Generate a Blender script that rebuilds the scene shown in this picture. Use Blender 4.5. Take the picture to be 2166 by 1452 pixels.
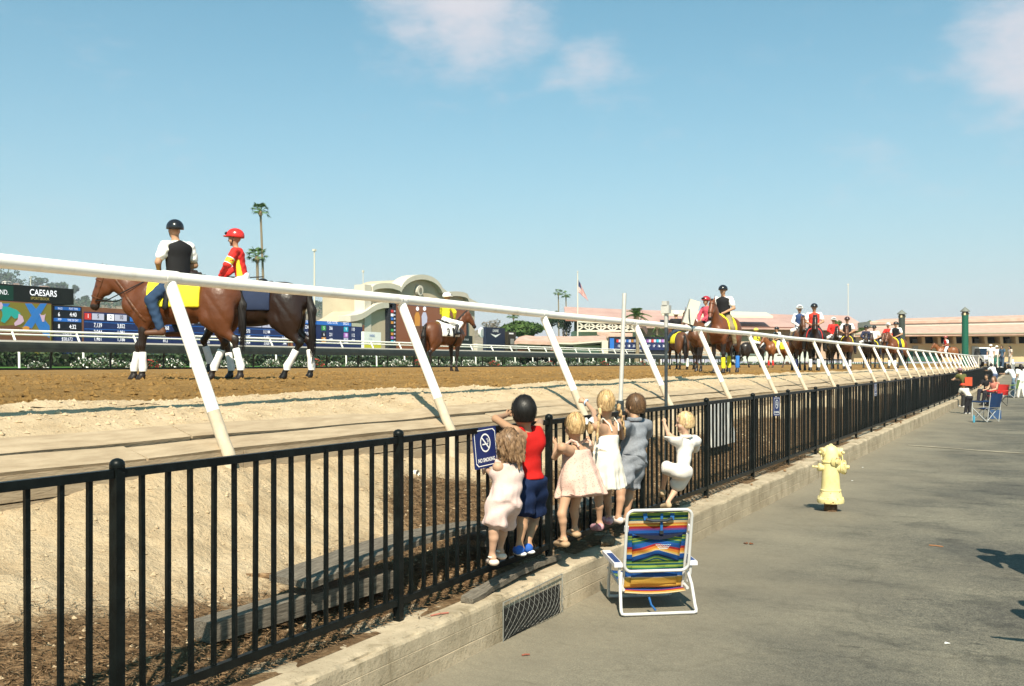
import bpy, bmesh, math, random
import numpy as np
from mathutils import Vector, Matrix

scene = bpy.context.scene
for o in list(bpy.data.objects):
    bpy.data.objects.remove(o, do_unlink=True)
COL = scene.collection
R = math.radians
random.seed(7)
rng = np.random.default_rng(7)

# ------------------------------------------------------------------ camera
CS, SN, F, VPX, HY, CX, CAMZ = 0.8817, 0.4718, 2106.0, 2210.0, 768.0, 1083.0, 1.78
cam_d = bpy.data.cameras.new('camera')
cam = bpy.data.objects.new('camera', cam_d)
COL.objects.link(cam)
cam.location = (0, 0, CAMZ)
cam.rotation_euler = (R(90), 0, math.asin(SN))
cam_d.sensor_width = 36
cam_d.lens = F / 2166 * 36
cam_d.shift_y = 42 / 2166
cam_d.clip_start = 0.05
cam_d.clip_end = 9000
scene.camera = cam

# ------------------------------------------------------------------ light
SUN = Vector((0.42, -0.85, 1.0)).normalized()
EL = math.asin(SUN.z)
AZ = math.atan2(SUN.x, SUN.y)
sun_d = bpy.data.lights.new('sun', 'SUN')
sun_d.energy = 5.0
sun_d.angle = R(0.53)
sun_d.color = (1.0, 0.90, 0.73)
sun = bpy.data.objects.new('sun', sun_d)
COL.objects.link(sun)
sun.rotation_euler = SUN.to_track_quat('Z', 'Y').to_euler()
sun.location = (20, -30, 60)

world = bpy.data.worlds.new('World')
scene.world = world
world.use_nodes = True
wn, wl = world.node_tree.nodes, world.node_tree.links
for n in list(wn):
    wn.remove(n)
w_out = wn.new('ShaderNodeOutputWorld')
w_bg = wn.new('ShaderNodeBackground')
w_bg.inputs[1].default_value = 0.092
wl.new(w_bg.outputs[0], w_out.inputs[0])
w_sky = wn.new('ShaderNodeTexSky')
w_sky.sky_type = 'NISHITA'
w_sky.sun_disc = False
w_sky.sun_elevation = EL
w_sky.sun_rotation = AZ
w_sky.air_density = 1.0
w_sky.dust_density = 1.0
w_sky.ozone_density = 1.2
w_tint = wn.new('ShaderNodeMix'); w_tint.data_type = 'RGBA'; w_tint.blend_type = 'MULTIPLY'
w_tint.inputs[0].default_value = 1.0
w_tint.inputs[7].default_value = (0.30, 0.97, 0.92, 1)
wl.new(w_sky.outputs[0], w_tint.inputs[6])
w_tc = wn.new('ShaderNodeTexCoord')

def wmath(op, a, b=None, c=None):
    n = wn.new('ShaderNodeMath'); n.operation = op
    for i, v in enumerate((a, b, c)):
        if v is None: continue
        if isinstance(v, (int, float)): n.inputs[i].default_value = v
        else: wl.new(v, n.inputs[i])
    return n.outputs[0]

def pix_dir(x, y):
    v = Vector(((x - CX) / F, 1.0, (HY - y) / F))
    v.rotate(Matrix.Rotation(math.asin(SN), 3, 'Z'))
    return v.normalized()

# soft broken clouds: noise everywhere, gathered into banks
w_n1 = wn.new('ShaderNodeTexNoise'); w_n1.inputs['Scale'].default_value = 5.5
w_n1.inputs['Detail'].default_value = 7; w_n1.inputs['Roughness'].default_value = 0.56
w_map = wn.new('ShaderNodeMapping'); w_map.inputs['Scale'].default_value = (1, 1, 2.2)
wl.new(w_tc.outputs['Generated'], w_map.inputs[0])
wl.new(w_map.outputs[0], w_n1.inputs['Vector'])
bank = None
BANKS = [(900, 10, 0.055, 0.8), (985, 20, 0.065, 1.0), (1090, 50, 0.045, 0.7), (950, 95, 0.032, 0.5), (1180, 165, 0.024, 0.5), (1245, 150, 0.034, 0.72), (1290, 170, 0.024, 0.45), (2200, 100, 0.065, 1.05), (2110, 180, 0.04, 0.5), (2040, 150, 0.035, 0.25),
         (1890, 330, 0.05, 0.16), (2000, 300, 0.05, 0.14)]
for k in range(26):                       # more banks of the same kind round the rest of the sky
    a = random.uniform(0.6, 2 * math.pi - 0.6) + math.asin(SN) + math.pi / 2
    e = random.uniform(0.15, 1.1)
    BANKS.append((Vector((math.cos(a) * math.cos(e), math.sin(a) * math.cos(e), math.sin(e))), None, random.uniform(0.05, 0.12), 0.9))
for bx, by, rad, amp in BANKS:
    d = bx if by is None else pix_dir(bx, by)
    vm = wn.new('ShaderNodeVectorMath'); vm.operation = 'DISTANCE'
    wl.new(w_tc.outputs['Generated'], vm.inputs[0]); vm.inputs[1].default_value = d
    g = wmath('MULTIPLY', wmath('POWER', 2.718, wmath('MULTIPLY', wmath('POWER', wmath('DIVIDE', vm.outputs['Value'], rad), 2.0), -1.0)), amp)
    bank = g if bank is None else wmath('MAXIMUM', bank, g)
w_n2 = wn.new('ShaderNodeTexNoise'); w_n2.inputs['Scale'].default_value = 22
w_n2.inputs['Detail'].default_value = 6; w_n2.inputs['Roughness'].default_value = 0.6
wl.new(w_map.outputs[0], w_n2.inputs['Vector'])
cl = wmath('MULTIPLY_ADD', w_n1.outputs[0], 0.5, wmath('MULTIPLY_ADD', w_n2.outputs[0], 0.9, -0.70))
cl = wmath('ADD', cl, bank)
cr = wn.new('ShaderNodeMapRange'); cr.interpolation_type = 'SMOOTHSTEP'
wl.new(cl, cr.inputs[0]); cr.inputs[1].default_value = 0.06; cr.inputs[2].default_value = 1.12
cr.inputs[3].default_value = 0.0; cr.inputs[4].default_value = 0.92
w_mix = wn.new('ShaderNodeMix'); w_mix.data_type = 'RGBA'
wl.new(cr.outputs[0], w_mix.inputs[0])
w_sep = wn.new('ShaderNodeSeparateXYZ'); wl.new(w_tc.outputs['Generated'], w_sep.inputs[0])
hz = wmath('POWER', 2.718, wmath('MULTIPLY', wmath('MAXIMUM', w_sep.outputs[2], 0.0), -5.2))   # pale haze low over the horizon, all round
w_hz = wn.new('ShaderNodeMix'); w_hz.data_type = 'RGBA'; wl.new(hz, w_hz.inputs[0])
wl.new(w_tint.outputs[2], w_hz.inputs[6]); w_hz.inputs[7].default_value = (4.75, 4.3, 4.75, 1)
wl.new(w_hz.outputs[2], w_mix.inputs[6])
w_mix.inputs[7].default_value = (4.95, 4.85, 5.2, 1)
wl.new(w_mix.outputs[2], w_bg.inputs[0])

vs = scene.view_settings
scene.display_settings.display_device = 'sRGB'
vs.view_transform = 'Standard'
vs.look = 'None'
vs.exposure = 0.74
vs.gamma = 1.0
vs.use_curve_mapping = False
scene.render.resolution_x, scene.render.resolution_y = 1024, 686

# ------------------------------------------------------------------ helpers
def P(x, y, p):
    """world point seen at photo position x, y on the upright plane p metres left of the camera, parallel to the fence"""
    Z = F * p / (CS * (VPX - x))
    return Vector((-p, (Z - p * SN) / CS, CAMZ + (HY - y) * Z / F))

def PZ(x, y, Z):
    Xc = (x - CX) / F * Z
    return Vector((Xc * CS - Z * SN, Xc * SN + Z * CS, CAMZ + (HY - y) * Z / F))

def tag(o, label=None, cat=None, group=None, kind=None):
    if label: o['label'] = label
    if cat: o['category'] = cat
    if group: o['group'] = group
    if kind: o['kind'] = kind
    return o

def empty(name, loc=(0, 0, 0), rz=0, label=None, cat=None, group=None):
    o = bpy.data.objects.new(name, None)
    COL.objects.link(o)
    o.location = loc
    o.rotation_euler = (0, 0, rz)
    o.empty_display_size = 0.1
    return tag(o, label, cat, group)

def link(name, me, mat=None, parent=None, loc=None):
    o = bpy.data.objects.new(name, me)
    COL.objects.link(o)
    if parent: o.parent = parent
    if loc is not None: o.location = loc
    if mat is not None:
        if not me.materials: me.materials.append(mat)
        if me.materials[0] != mat:
            o.material_slots[0].link = 'OBJECT'
            o.material_slots[0].material = mat
    return o

def struct(o):
    o['kind'] = 'structure'
    return o

def np_mesh(name, V, Q, smooth=False, col=None):
    me = bpy.data.meshes.new(name)
    V = np.asarray(V, dtype=np.float32); Q = np.asarray(Q, dtype=np.int32)
    n, k = Q.shape
    me.vertices.add(len(V)); me.vertices.foreach_set('co', V.ravel())
    me.loops.add(n * k); me.loops.foreach_set('vertex_index', Q.ravel())
    me.polygons.add(n)
    me.polygons.foreach_set('loop_start', np.arange(0, n * k, k, dtype=np.int32))
    me.polygons.foreach_set('loop_total', np.full(n, k, dtype=np.int32))
    me.polygons.foreach_set('use_smooth', np.full(n, bool(smooth)))
    me.update(calc_edges=True)
    me.validate()
    if col is not None:
        a = me.color_attributes.new('Col', 'FLOAT_COLOR', 'POINT')
        c4 = np.ones((len(V), 4), dtype=np.float32); c4[:, :3] = col
        a.data.foreach_set('color', c4.ravel())
    return me

class MB:
    """collects simple shapes into one mesh"""
    def __init__(s): s.v = []; s.f = []
    def add(s, vs, fs):
        b = len(s.v); s.v += [tuple(v) for v in vs]; s.f += [tuple(i + b for i in f) for f in fs]; return s
    def box(s, a, b):
        x0, y0, z0 = a; x1, y1, z1 = b
        return s.add([(x0,y0,z0),(x1,y0,z0),(x1,y1,z0),(x0,y1,z0),(x0,y0,z1),(x1,y0,z1),(x1,y1,z1),(x0,y1,z1)],
              [(0,3,2,1),(4,5,6,7),(0,1,5,4),(1,2,6,5),(2,3,7,6),(3,0,4,7)])
    def obox(s, c, ax, ay, az):
        c, ax, ay, az = map(Vector, (c, ax, ay, az))
        vs = [c + i*ax + j*ay + k*az for k in (-1,1) for j in (-1,1) for i in (-1,1)]
        return s.add(vs, [(0,2,3,1),(4,5,7,6),(0,1,5,4),(1,3,7,5),(3,2,6,7),(2,0,4,6)])
    def bar(s, a, b, w, h, up=(0,0,1)):
        a, b = Vector(a), Vector(b); d = b - a; u = Vector(up)
        x = d.cross(u)
        if x.length < 1e-6: x = d.cross(Vector((1,0,0)))
        x.normalize(); y = x.cross(d).normalized()
        return s.obox((a+b)/2, x*w/2, d/2, y*h/2)
    def tube(s, pts, rad, n=10, cap=True, closed=False):
        pts = [Vector(p) for p in pts]; m = len(pts)
        rs = rad if isinstance(rad, (list, tuple)) else [rad]*m
        ref = None; vs = []; 
        for i, p in enumerate(pts):
            if closed: d = pts[(i+1)%m] - pts[i-1]
            else: d = pts[min(i+1,m-1)] - pts[max(i-1,0)]
            d.normalize()
            if ref is None:
                ref = Vector((0,0,1)) if abs(d.z) < .9 else Vector((1,0,0))
            x = (ref - d*ref.dot(d)).normalized(); y = d.cross(x); ref = x
            for k in range(n):
                a = 2*math.pi*k/n
                vs.append(p + (x*math.cos(a) + y*math.sin(a))*rs[i])
        fs = []
        for i in range(m if closed else m-1):
            j = (i+1) % m
            for k in range(n):
                l = (k+1) % n
                fs.append((i*n+k, i*n+l, j*n+l, j*n+k))
        if cap and not closed:
            fs.append(tuple(range(n-1,-1,-1))); fs.append(tuple((m-1)*n+k for k in range(n)))
        return s.add(vs, fs)
    def lathe(s, prof, n=16, c=(0,0,0), M=None):
        vs = []; 
        for r, z in prof:
            for k in range(n):
                a = 2*math.pi*k/n
                v = Vector((r*math.cos(a), r*math.sin(a), z))
                if M is not None: v = M @ v
                vs.append(v + Vector(c))
        fs = []
        for i in range(len(prof)-1):
            for k in range(n):
                l = (k+1) % n
                fs.append((i*n+k, i*n+l, (i+1)*n+l, (i+1)*n+k))
        fs.append(tuple(range(n-1,-1,-1))); fs.append(tuple((len(prof)-1)*n+k for k in range(n)))
        return s.add(vs, fs)
    def prism(s, poly, d):
        """extrude polygon (list of 3d points) by vector d"""
        n = len(poly); d = Vector(d); poly = [Vector(p) for p in poly]
        vs = poly + [p + d for p in poly]
        fs = [tuple(range(n-1,-1,-1)), tuple(range(n, 2*n))] + [(i, (i+1)%n, n+(i+1)%n, n+i) for i in range(n)]
        return s.add(vs, fs)
    def mesh(s, name, smooth=False):
        me = bpy.data.meshes.new(name)
        me.from_pydata(s.v, [], s.f); me.update()
        bm = bmesh.new(); bm.from_mesh(me); bmesh.ops.recalc_face_normals(bm, faces=bm.faces); bm.to_mesh(me); bm.free()
        if smooth:
            me.polygons.foreach_set('use_smooth', np.ones(len(me.polygons), dtype=bool))
            try: me.set_sharp_from_angle(angle=R(40))
            except Exception: pass
        return me
    def build(s, name, mat, parent=None, smooth=False, loc=None):
        return link(name, s.mesh(name, smooth), mat, parent, loc)

# value noise on arrays -----------------------------------------------------
_perm = np.random.default_rng(3).permutation(65536).astype(np.int64)
_val = np.random.default_rng(4).random(65536)
def vnoise(x, y):
    xi = np.floor(x).astype(np.int64); yi = np.floor(y).astype(np.int64)
    xf = x - xi; yf = y - yi
    u = xf*xf*(3-2*xf); v = yf*yf*(3-2*yf)
    h = lambda a, b: _val[_perm[(a*73 + _perm[(b & 65535)]) & 65535]]
    return (h(xi,yi)*(1-u)+h(xi+1,yi)*u)*(1-v) + (h(xi,yi+1)*(1-u)+h(xi+1,yi+1)*u)*v
def fbm(x, y, o=4, g=0.5):
    s = 0; a = 1; t = 0
    for i in range(o):
        c_, q_ = math.cos(.65*i+.4), math.sin(.65*i+.4)
        s = s + a*vnoise((x*c_-y*q_)*2**i + 17*i, (x*q_+y*c_)*2**i + 31*i); t += a; a *= g
    return s/t*2 - 1

def grid_mesh(name, us, vs_, fn, smooth=True, flip=False):
    U, Vv = np.meshgrid(us, vs_, indexing='ij')
    X, Y, Z = fn(U, Vv)
    V = np.stack([X, Y, Z], -1).reshape(-1, 3)
    nu, nv = len(us), len(vs_)
    i = np.arange(nu-1)[:,None]*nv + np.arange(nv-1)[None,:]
    q = np.stack([i, i+1, i+nv+1, i+nv], -1).reshape(-1, 4)
    if flip: q = q[:, ::-1]
    return np_mesh(name, V, q, smooth)

# materials -------------------------------------------------------------------
_mc = {}
def _newmat(name):
    m = bpy.data.materials.new(name); m.use_nodes = True
    return m, m.node_tree.nodes, m.node_tree.links, m.node_tree.nodes['Principled BSDF']

def mat(name, col, rough=0.7, var=0.12, scale=6.0, bump=0.0, bscale=60.0, metal=0.0, spec=0.35, col2=None, detail=5, lo=0.35, hi=0.65, stretch=None, coat=0.0):
    if name in _mc: return _mc[name]
    m, n, l, b = _newmat(name)
    b.inputs['Roughness'].default_value = rough
    b.inputs['Metallic'].default_value = metal
    b.inputs['Specular IOR Level'].default_value = spec
    if coat: b.inputs['Coat Weight'].default_value = coat
    tc = n.new('ShaderNodeTexCoord'); vec = tc.outputs['Object']
    if stretch:
        mp = n.new('ShaderNodeMapping'); mp.inputs['Scale'].default_value = stretch
        l.new(vec, mp.inputs[0]); vec = mp.outputs[0]
    nz = n.new('ShaderNodeTexNoise'); nz.inputs['Scale'].default_value = scale
    nz.inputs['Detail'].default_value = detail; nz.inputs['Roughness'].default_value = 0.6
    l.new(vec, nz.inputs['Vector'])
    cr = n.new('ShaderNodeValToRGB'); l.new(nz.outputs[0], cr.inputs[0])
    c2 = col2 if col2 else tuple(min(1, c*(1+var)) for c in col)
    c1 = col if col2 else tuple(c*(1-var) for c in col)
    cr.color_ramp.elements[0].position = lo; cr.color_ramp.elements[1].position = hi
    cr.color_ramp.elements[0].color = (*c1, 1); cr.color_ramp.elements[1].color = (*c2, 1)
    l.new(cr.outputs[0], b.inputs['Base Color'])
    if bump:
        n2 = n.new('ShaderNodeTexNoise'); n2.inputs['Scale'].default_value = bscale; n2.inputs['Detail'].default_value = 4
        l.new(vec, n2.inputs['Vector'])
        bp = n.new('ShaderNodeBump'); bp.inputs['Strength'].default_value = bump; bp.inputs['Distance'].default_value = 0.01
        l.new(n2.outputs[0], bp.inputs['Height']); l.new(bp.outputs[0], b.inputs['Normal'])
    _mc[name] = m
    return m

def vmat(name, rough=0.6, var=0.1, scale=12.0, bump=0.0, bscale=80.0, spec=0.3, sheen=0.0, sss=0.0):
    if name in _mc: return _mc[name]
    m, n, l, b = _newmat(name)
    b.inputs['Roughness'].default_value = rough
    b.inputs['Specular IOR Level'].default_value = spec
    if sheen: b.inputs['Sheen Weight'].default_value = sheen
    at = n.new('ShaderNodeAttribute'); at.attribute_name = 'Col'
    tc = n.new('ShaderNodeTexCoord')
    nz = n.new('ShaderNodeTexNoise'); nz.inputs['Scale'].default_value = scale; nz.inputs['Detail'].default_value = 4
    l.new(tc.outputs['Object'], nz.inputs['Vector'])
    mr = n.new('ShaderNodeMapRange'); l.new(nz.outputs[0], mr.inputs[0])
    mr.inputs[1].default_value = 0.3; mr.inputs[2].default_value = 0.7
    mr.inputs[3].default_value = 1-var; mr.inputs[4].default_value = 1+var
    mx = n.new('ShaderNodeMix'); mx.data_type = 'RGBA'; mx.blend_type = 'MULTIPLY'; mx.inputs[0].default_value = 1
    l.new(at.outputs['Color'], mx.inputs[6]); l.new(mr.outputs[0], mx.inputs[7])
    l.new(mx.outputs[2], b.inputs['Base Color'])
    if bump:
        n2 = n.new('ShaderNodeTexNoise'); n2.inputs['Scale'].default_value = bscale
        l.new(tc.outputs['Object'], n2.inputs['Vector'])
        bp = n.new('ShaderNodeBump'); bp.inputs['Strength'].default_value = bump; bp.inputs['Distance'].default_value = 0.01
        l.new(n2.outputs[0], bp.inputs['Height']); l.new(bp.outputs[0], b.inputs['Normal'])
    _mc[name] = m
    return m

def flat(col, rough=0.6, spec=0.3, metal=0.0, var=0.07):
    key = 'paint_%02x%02x%02x_%d' % (*[int(min(1, c)*255) for c in col], int(rough*10))
    return mat(key, col, rough=rough, var=var, scale=9, spec=spec, metal=metal)

def emit(name, col, strength):
    if name in _mc: return _mc[name]
    m, n, l, b = _newmat(name)
    b.inputs['Base Color'].default_value = (*[c*0.5 for c in col], 1); b.inputs['Roughness'].default_value = 0.4
    b.inputs['Emission Color'].default_value = (*col, 1); b.inputs['Emission Strength'].default_value = strength
    _mc[name] = m
    return m
# ================================================================== SETTING
# profile across the fence (p = metres left of the camera)
P_FENCE, P_KERB, P_WALL, P_RAIL, P_TRACK, P_IN = 3.27, 3.03, 5.25, 5.8, 6.45, 35.0
TRK = 1.49

def sand_mat(name, c1, c2, c3, sc=3.0, bump=0.6, speck=90, dark=(0.10,0.07,0.04), darkamt=0.36):
    m, n, l, b = _newmat(name)
    b.inputs['Roughness'].default_value = 0.95; b.inputs['Specular IOR Level'].default_value = 0.1
    tc = n.new('ShaderNodeTexCoord'); v = tc.outputs['Object']
    a = n.new('ShaderNodeTexNoise'); a.inputs['Scale'].default_value = sc; a.inputs['Detail'].default_value = 8; a.inputs['Roughness'].default_value = 0.65
    l.new(v, a.inputs['Vector'])
    cr = n.new('ShaderNodeValToRGB'); l.new(a.outputs[0], cr.inputs[0])
    e = cr.color_ramp.elements; e[0].position = 0.3; e[0].color = (*c1,1); e[1].position = 0.7; e[1].color = (*c3,1)
    e.new(0.5).color = (*c2,1)
    s = n.new('ShaderNodeTexNoise'); s.inputs['Scale'].default_value = speck; s.inputs['Detail'].default_value = 3
    l.new(v, s.inputs['Vector'])
    sr = n.new('ShaderNodeMapRange'); l.new(s.outputs[0], sr.inputs[0]); sr.inputs[1].default_value = darkamt; sr.inputs[2].default_value = darkamt-0.1
    sr.inputs[3].default_value = 0; sr.inputs[4].default_value = 0.75
    mx = n.new('ShaderNodeMix'); mx.data_type = 'RGBA'; l.new(sr.outputs[0], mx.inputs[0]); l.new(cr.outputs[0], mx.inputs[6]); mx.inputs[7].default_value = (*dark,1)
    l.new(mx.outputs[2], b.inputs['Base Color'])
    h = n.new('ShaderNodeTexNoise'); h.inputs['Scale'].default_value = 26; h.inputs['Detail'].default_value = 7; h.inputs['Roughness'].default_value = 0.7
    l.new(v, h.inputs['Vector'])
    bp = n.new('ShaderNodeBump'); bp.inputs['Strength'].default_value = bump; bp.inputs['Distance'].default_value = 0.05
    l.new(h.outputs[0], bp.inputs['Height']); l.new(bp.outputs[0], b.inputs['Normal'])
    return m

M_SAND = sand_mat('pale_sand', (0.41,0.305,0.19), (0.51,0.39,0.25), (0.57,0.45,0.305))
M_DIRT = sand_mat('track_dirt', (0.215,0.122,0.040), (0.29,0.168,0.057), (0.35,0.208,0.077), sc=1.2, bump=1.0, speck=22, dark=(0.07,0.035,0.012), darkamt=0.40)
M_MULCH = sand_mat('mulch_soil', (0.09,0.055,0.03), (0.18,0.115,0.065), (0.30,0.21,0.13), sc=7, bump=1.0, speck=30)

def asphalt_mat():
    m, n, l, b = _newmat('worn_asphalt')
    b.inputs['Roughness'].default_value = 0.9; b.inputs['Specular IOR Level'].default_value = 0.2
    tc = n.new('ShaderNodeTexCoord'); v = tc.outputs['Object']
    def noise(sc, det=6, st=None, ro=0.6):
        vv = v
        if st:
            mp = n.new('ShaderNodeMapping'); mp.inputs['Scale'].default_value = st; mp.inputs['Rotation'].default_value = (0,0,R(28)); l.new(v, mp.inputs[0]); vv = mp.outputs[0]
        a = n.new('ShaderNodeTexNoise'); a.inputs['Scale'].default_value = sc; a.inputs['Detail'].default_value = det; a.inputs['Roughness'].default_value = ro
        l.new(vv, a.inputs['Vector']); return a.outputs[0]
    def ramp(x, stops):
        cr = n.new('ShaderNodeValToRGB'); l.new(x, cr.inputs[0]); e = cr.color_ramp.elements
        e[0].position, e[0].color = stops[0][0], (*stops[0][1],1); e[1].position, e[1].color = stops[-1][0], (*stops[-1][1],1)
        for p, c in stops[1:-1]: e.new(p).color = (*c,1)
        return cr.outputs[0]
    def mul(a, bb, f=1.0, mode='MULTIPLY'):
        x = n.new('ShaderNodeMix'); x.data_type = 'RGBA'; x.blend_type = mode; x.inputs[0].default_value = f
        l.new(a, x.inputs[6]); l.new(bb, x.inputs[7]); return x.outputs[2]
    base = ramp(noise(0.55, 5), [(0.34,(0.085,0.081,0.069)), (0.5,(0.126,0.117,0.094)), (0.66,(0.172,0.158,0.122))])
    fine = ramp(noise(95, 4), [(0.34,(0.50,0.50,0.50)), (0.5,(1,1,1)), (0.68,(1.5,1.48,1.42))])
    c = mul(base, fine)
    c = mul(c, ramp(noise(16, 9, None, 0.78), [(0.34,(0.66,0.66,0.68)), (0.5,(1,1,1)), (0.66,(1.32,1.30,1.24))]), 0.9)
    streak = ramp(noise(1.9, 8, (0.9,1.5,1)), [(0.36,(0.62,0.64,0.66)), (0.47,(1,1,1)), (1,(1.06,1.05,1.03))])
    c = mul(c, streak, 0.85)
    vo = n.new('ShaderNodeTexVoronoi'); vo.feature = 'DISTANCE_TO_EDGE'; vo.inputs['Scale'].default_value = 0.42
    wv = n.new('ShaderNodeVectorMath'); wv.operation = 'ADD'; nw = n.new('ShaderNodeTexNoise'); nw.inputs['Scale'].default_value = 1.7; nw.inputs['Detail'].default_value = 6; l.new(v, nw.inputs['Vector'])
    sc_ = n.new('ShaderNodeVectorMath'); sc_.operation = 'SCALE'; sc_.inputs[3].default_value = 1.1; l.new(nw.outputs['Color'], sc_.inputs[0]); l.new(v, wv.inputs[0]); l.new(sc_.outputs[0], wv.inputs[1]); l.new(wv.outputs[0], vo.inputs['Vector'])
    c = mul(c, ramp(vo.outputs['Distance'], [(0.0,(0.45,0.44,0.42)), (0.006,(0.6,0.6,0.58)), (0.012,(1,1,1))]), 0.35)
    gum = n.new('ShaderNodeTexVoronoi'); gum.inputs['Scale'].default_value = 2.6; l.new(v, gum.inputs['Vector'])
    c = mul(c, ramp(gum.outputs['Distance'], [(0.0,(0.5,0.5,0.5)), (0.05,(0.55,0.55,0.55)), (0.075,(1,1,1))]), 0.7)
    patch = ramp(noise(5.5, 6, (0.6,1.4,1)), [(0.30,(0.38,0.40,0.42)), (0.36,(1,1,1)), (1,(1,1,1))])
    c = mul(c, patch, 0.9)
    sx = n.new('ShaderNodeSeparateXYZ'); l.new(v, sx.inputs[0])          # sand blown against the kerb
    du = n.new('ShaderNodeMath'); du.operation = 'MULTIPLY_ADD'; l.new(noise(0.9, 6), du.inputs[0]); du.inputs[1].default_value = 3.4; l.new(sx.outputs[0], du.inputs[2])
    dr_ = n.new('ShaderNodeMapRange'); dr_.interpolation_type = 'SMOOTHSTEP'; l.new(du.outputs[0], dr_.inputs[0]); dr_.inputs[1].default_value = 1.5; dr_.inputs[2].default_value = -1.6
    dr_.inputs[3].default_value = 0.0; dr_.inputs[4].default_value = 0.62
    ds = n.new('ShaderNodeMix'); ds.data_type = 'RGBA'; l.new(dr_.outputs[0], ds.inputs[0]); l.new(c, ds.inputs[6]); ds.inputs[7].default_value = (0.25,0.215,0.155,1)
    l.new(ds.outputs[2], b.inputs['Base Color'])
    bp = n.new('ShaderNodeBump'); bp.inputs['Strength'].default_value = 0.5; bp.inputs['Distance'].default_value = 0.01
    l.new(noise(120, 4), bp.inputs['Height']); l.new(bp.outputs[0], b.inputs['Normal'])
    return m
M_ASPH = asphalt_mat()
M_EARTH = mat('dry_earth', (0.23,0.19,0.12), rough=0.95, var=0.25, scale=0.05, spec=0.1)
M_TURF = mat('turf_grass', (0.045,0.12,0.022), rough=0.9, col2=(0.075,0.17,0.035), scale=0.6, spec=0.1, bump=0.6, bscale=20)

# ground sheet to the horizon, apron, track, infield
g = struct(MB().add([(-2600,-300,-0.3),(900,-300,-0.3),(900,2600,-0.3),(-2600,2600,-0.3)], [(0,1,2,3)]).build('ground', M_EARTH))
ts = np.concatenate([np.linspace(-6, 14, 150), np.linspace(14.4, 60, 90), np.linspace(62, 400, 30)])
xs = np.concatenate([np.linspace(-P_KERB-0.02, 8, 80), np.linspace(9, 70, 12)])
def asp(T, X):
    far = np.clip((T-28)/70, 0, 1)
    Z = 0.016*fbm(T*0.35+5, X*0.35, 3) + 0.004*fbm(T*2.2, X*2.2, 2) + far*far*0.75
    Z = Z + np.where(np.abs(X+P_KERB) < 0.06, 0.02, 0.0)
    hy = (X-HYD.x)**2 + (T-HYD.y)**2
    return X, T, Z + 0.03*np.exp(-hy/0.12)
HYD = PZ(1757, 1085, 11.8)
struct(link('asphalt_apron', grid_mesh('asphalt_apron', ts, xs, asp, flip=True), M_ASPH))

# concrete seam across the apron
sm = MB()
for i in range(40):
    x0 = -2.6 + i*0.45
    a = PZ(1975,931,23.0); 
    y0 = 22.95 + (x0+2.6)*-0.50 + 0.05*math.sin(i*1.7)
    y1 = 22.95 + (x0+0.45+2.6)*-0.50 + 0.05*math.sin((i+1)*1.7)
    w0, w1 = 0.10+0.05*math.sin(i*2.1), 0.10+0.05*math.sin((i+1)*2.1)
    sm.add([(x0,y0-w0,0.03),(x0+0.45,y1-w1,0.03),(x0+0.45,y1+w1,0.03),(x0,y0+w0,0.03)], [(0,1,2,3)])
SEAM = sm

# sand bank behind the fence ------------------------------------------------
def drift(T):
    return 0.12*np.exp(-((T-4.6)/1.0)**2) + 0.15*np.exp(-((T-6.3)/1.4)**2) + 0.06*np.clip(fbm(T*0.5, T*0+3, 2), -0.4, 1)
def bank_z(T, p):
    u = np.clip((p-3.42)/(P_WALL-3.42), 0, 1)
    top = 0.87 + drift(T)
    bulge = 0.12*np.exp(-((T-3.0)/1.2)**2)*np.sin(np.pi*u)
    z = 0.30 + (top-0.30)*(0.30*u + 0.70*u**1.35) + bulge
    amp = np.clip(u*3, 0.2, 1)
    z = z + amp*(0.055*fbm(T*1.6, p*1.6, 3) + 0.030*fbm(T*6, p*6, 3) + 0.014*np.maximum(0, fbm(T*17+9, p*17, 2)-0.1))
    return z
dt = np.concatenate([np.arange(0.5, 9, 0.022), np.arange(9, 20, 0.06), np.arange(20, 60, 0.3), np.arange(60, 150, 2)])
ps = np.concatenate([np.linspace(3.2, 3.5, 7), np.linspace(3.52, P_WALL+0.1, 80)])
def bankf(T, p): return -p, T, bank_z(T, p)
me = grid_mesh('sand_bank', dt, ps, bankf)
def bank_mat():
    m = sand_mat('sand_and_mulch', (0.42,0.31,0.19), (0.52,0.395,0.25), (0.575,0.455,0.305), bump=0.8)
    n, l = m.node_tree.nodes, m.node_tree.links
    b = n['Principled BSDF']; src = b.inputs['Base Color'].links[0].from_socket
    at = n.new('ShaderNodeAttribute'); at.attribute_name = 'Col'
    nz = n.new('ShaderNodeTexNoise'); nz.inputs['Scale'].default_value = 14; nz.inputs['Detail'].default_value = 8; nz.inputs['Roughness'].default_value = 0.75
    tc = n.new('ShaderNodeTexCoord'); l.new(tc.outputs['Object'], nz.inputs['Vector'])
    cr = n.new('ShaderNodeValToRGB'); l.new(nz.outputs[0], cr.inputs[0])
    e = cr.color_ramp.elements; e[0].position = 0.32; e[0].color = (0.06,0.035,0.018,1); e[1].position = 0.72; e[1].color = (0.36,0.25,0.145,1)
    e.new(0.5).color = (0.17,0.105,0.055,1)
    ad = n.new('ShaderNodeMath'); ad.operation = 'ADD'; l.new(at.outputs['Fac'], ad.inputs[0]); l.new(nz.outputs[0], ad.inputs[1])
    mr = n.new('ShaderNodeMapRange'); l.new(ad.outputs[0], mr.inputs[0]); mr.inputs[1].default_value = 0.9; mr.inputs[2].default_value = 1.12
    mx = n.new('ShaderNodeMix'); mx.data_type = 'RGBA'; l.new(mr.outputs[0], mx.inputs[0]); l.new(src, mx.inputs[6]); l.new(cr.outputs[0], mx.inputs[7])
    l.new(mx.outputs[2], b.inputs['Base Color'])
    return m
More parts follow.
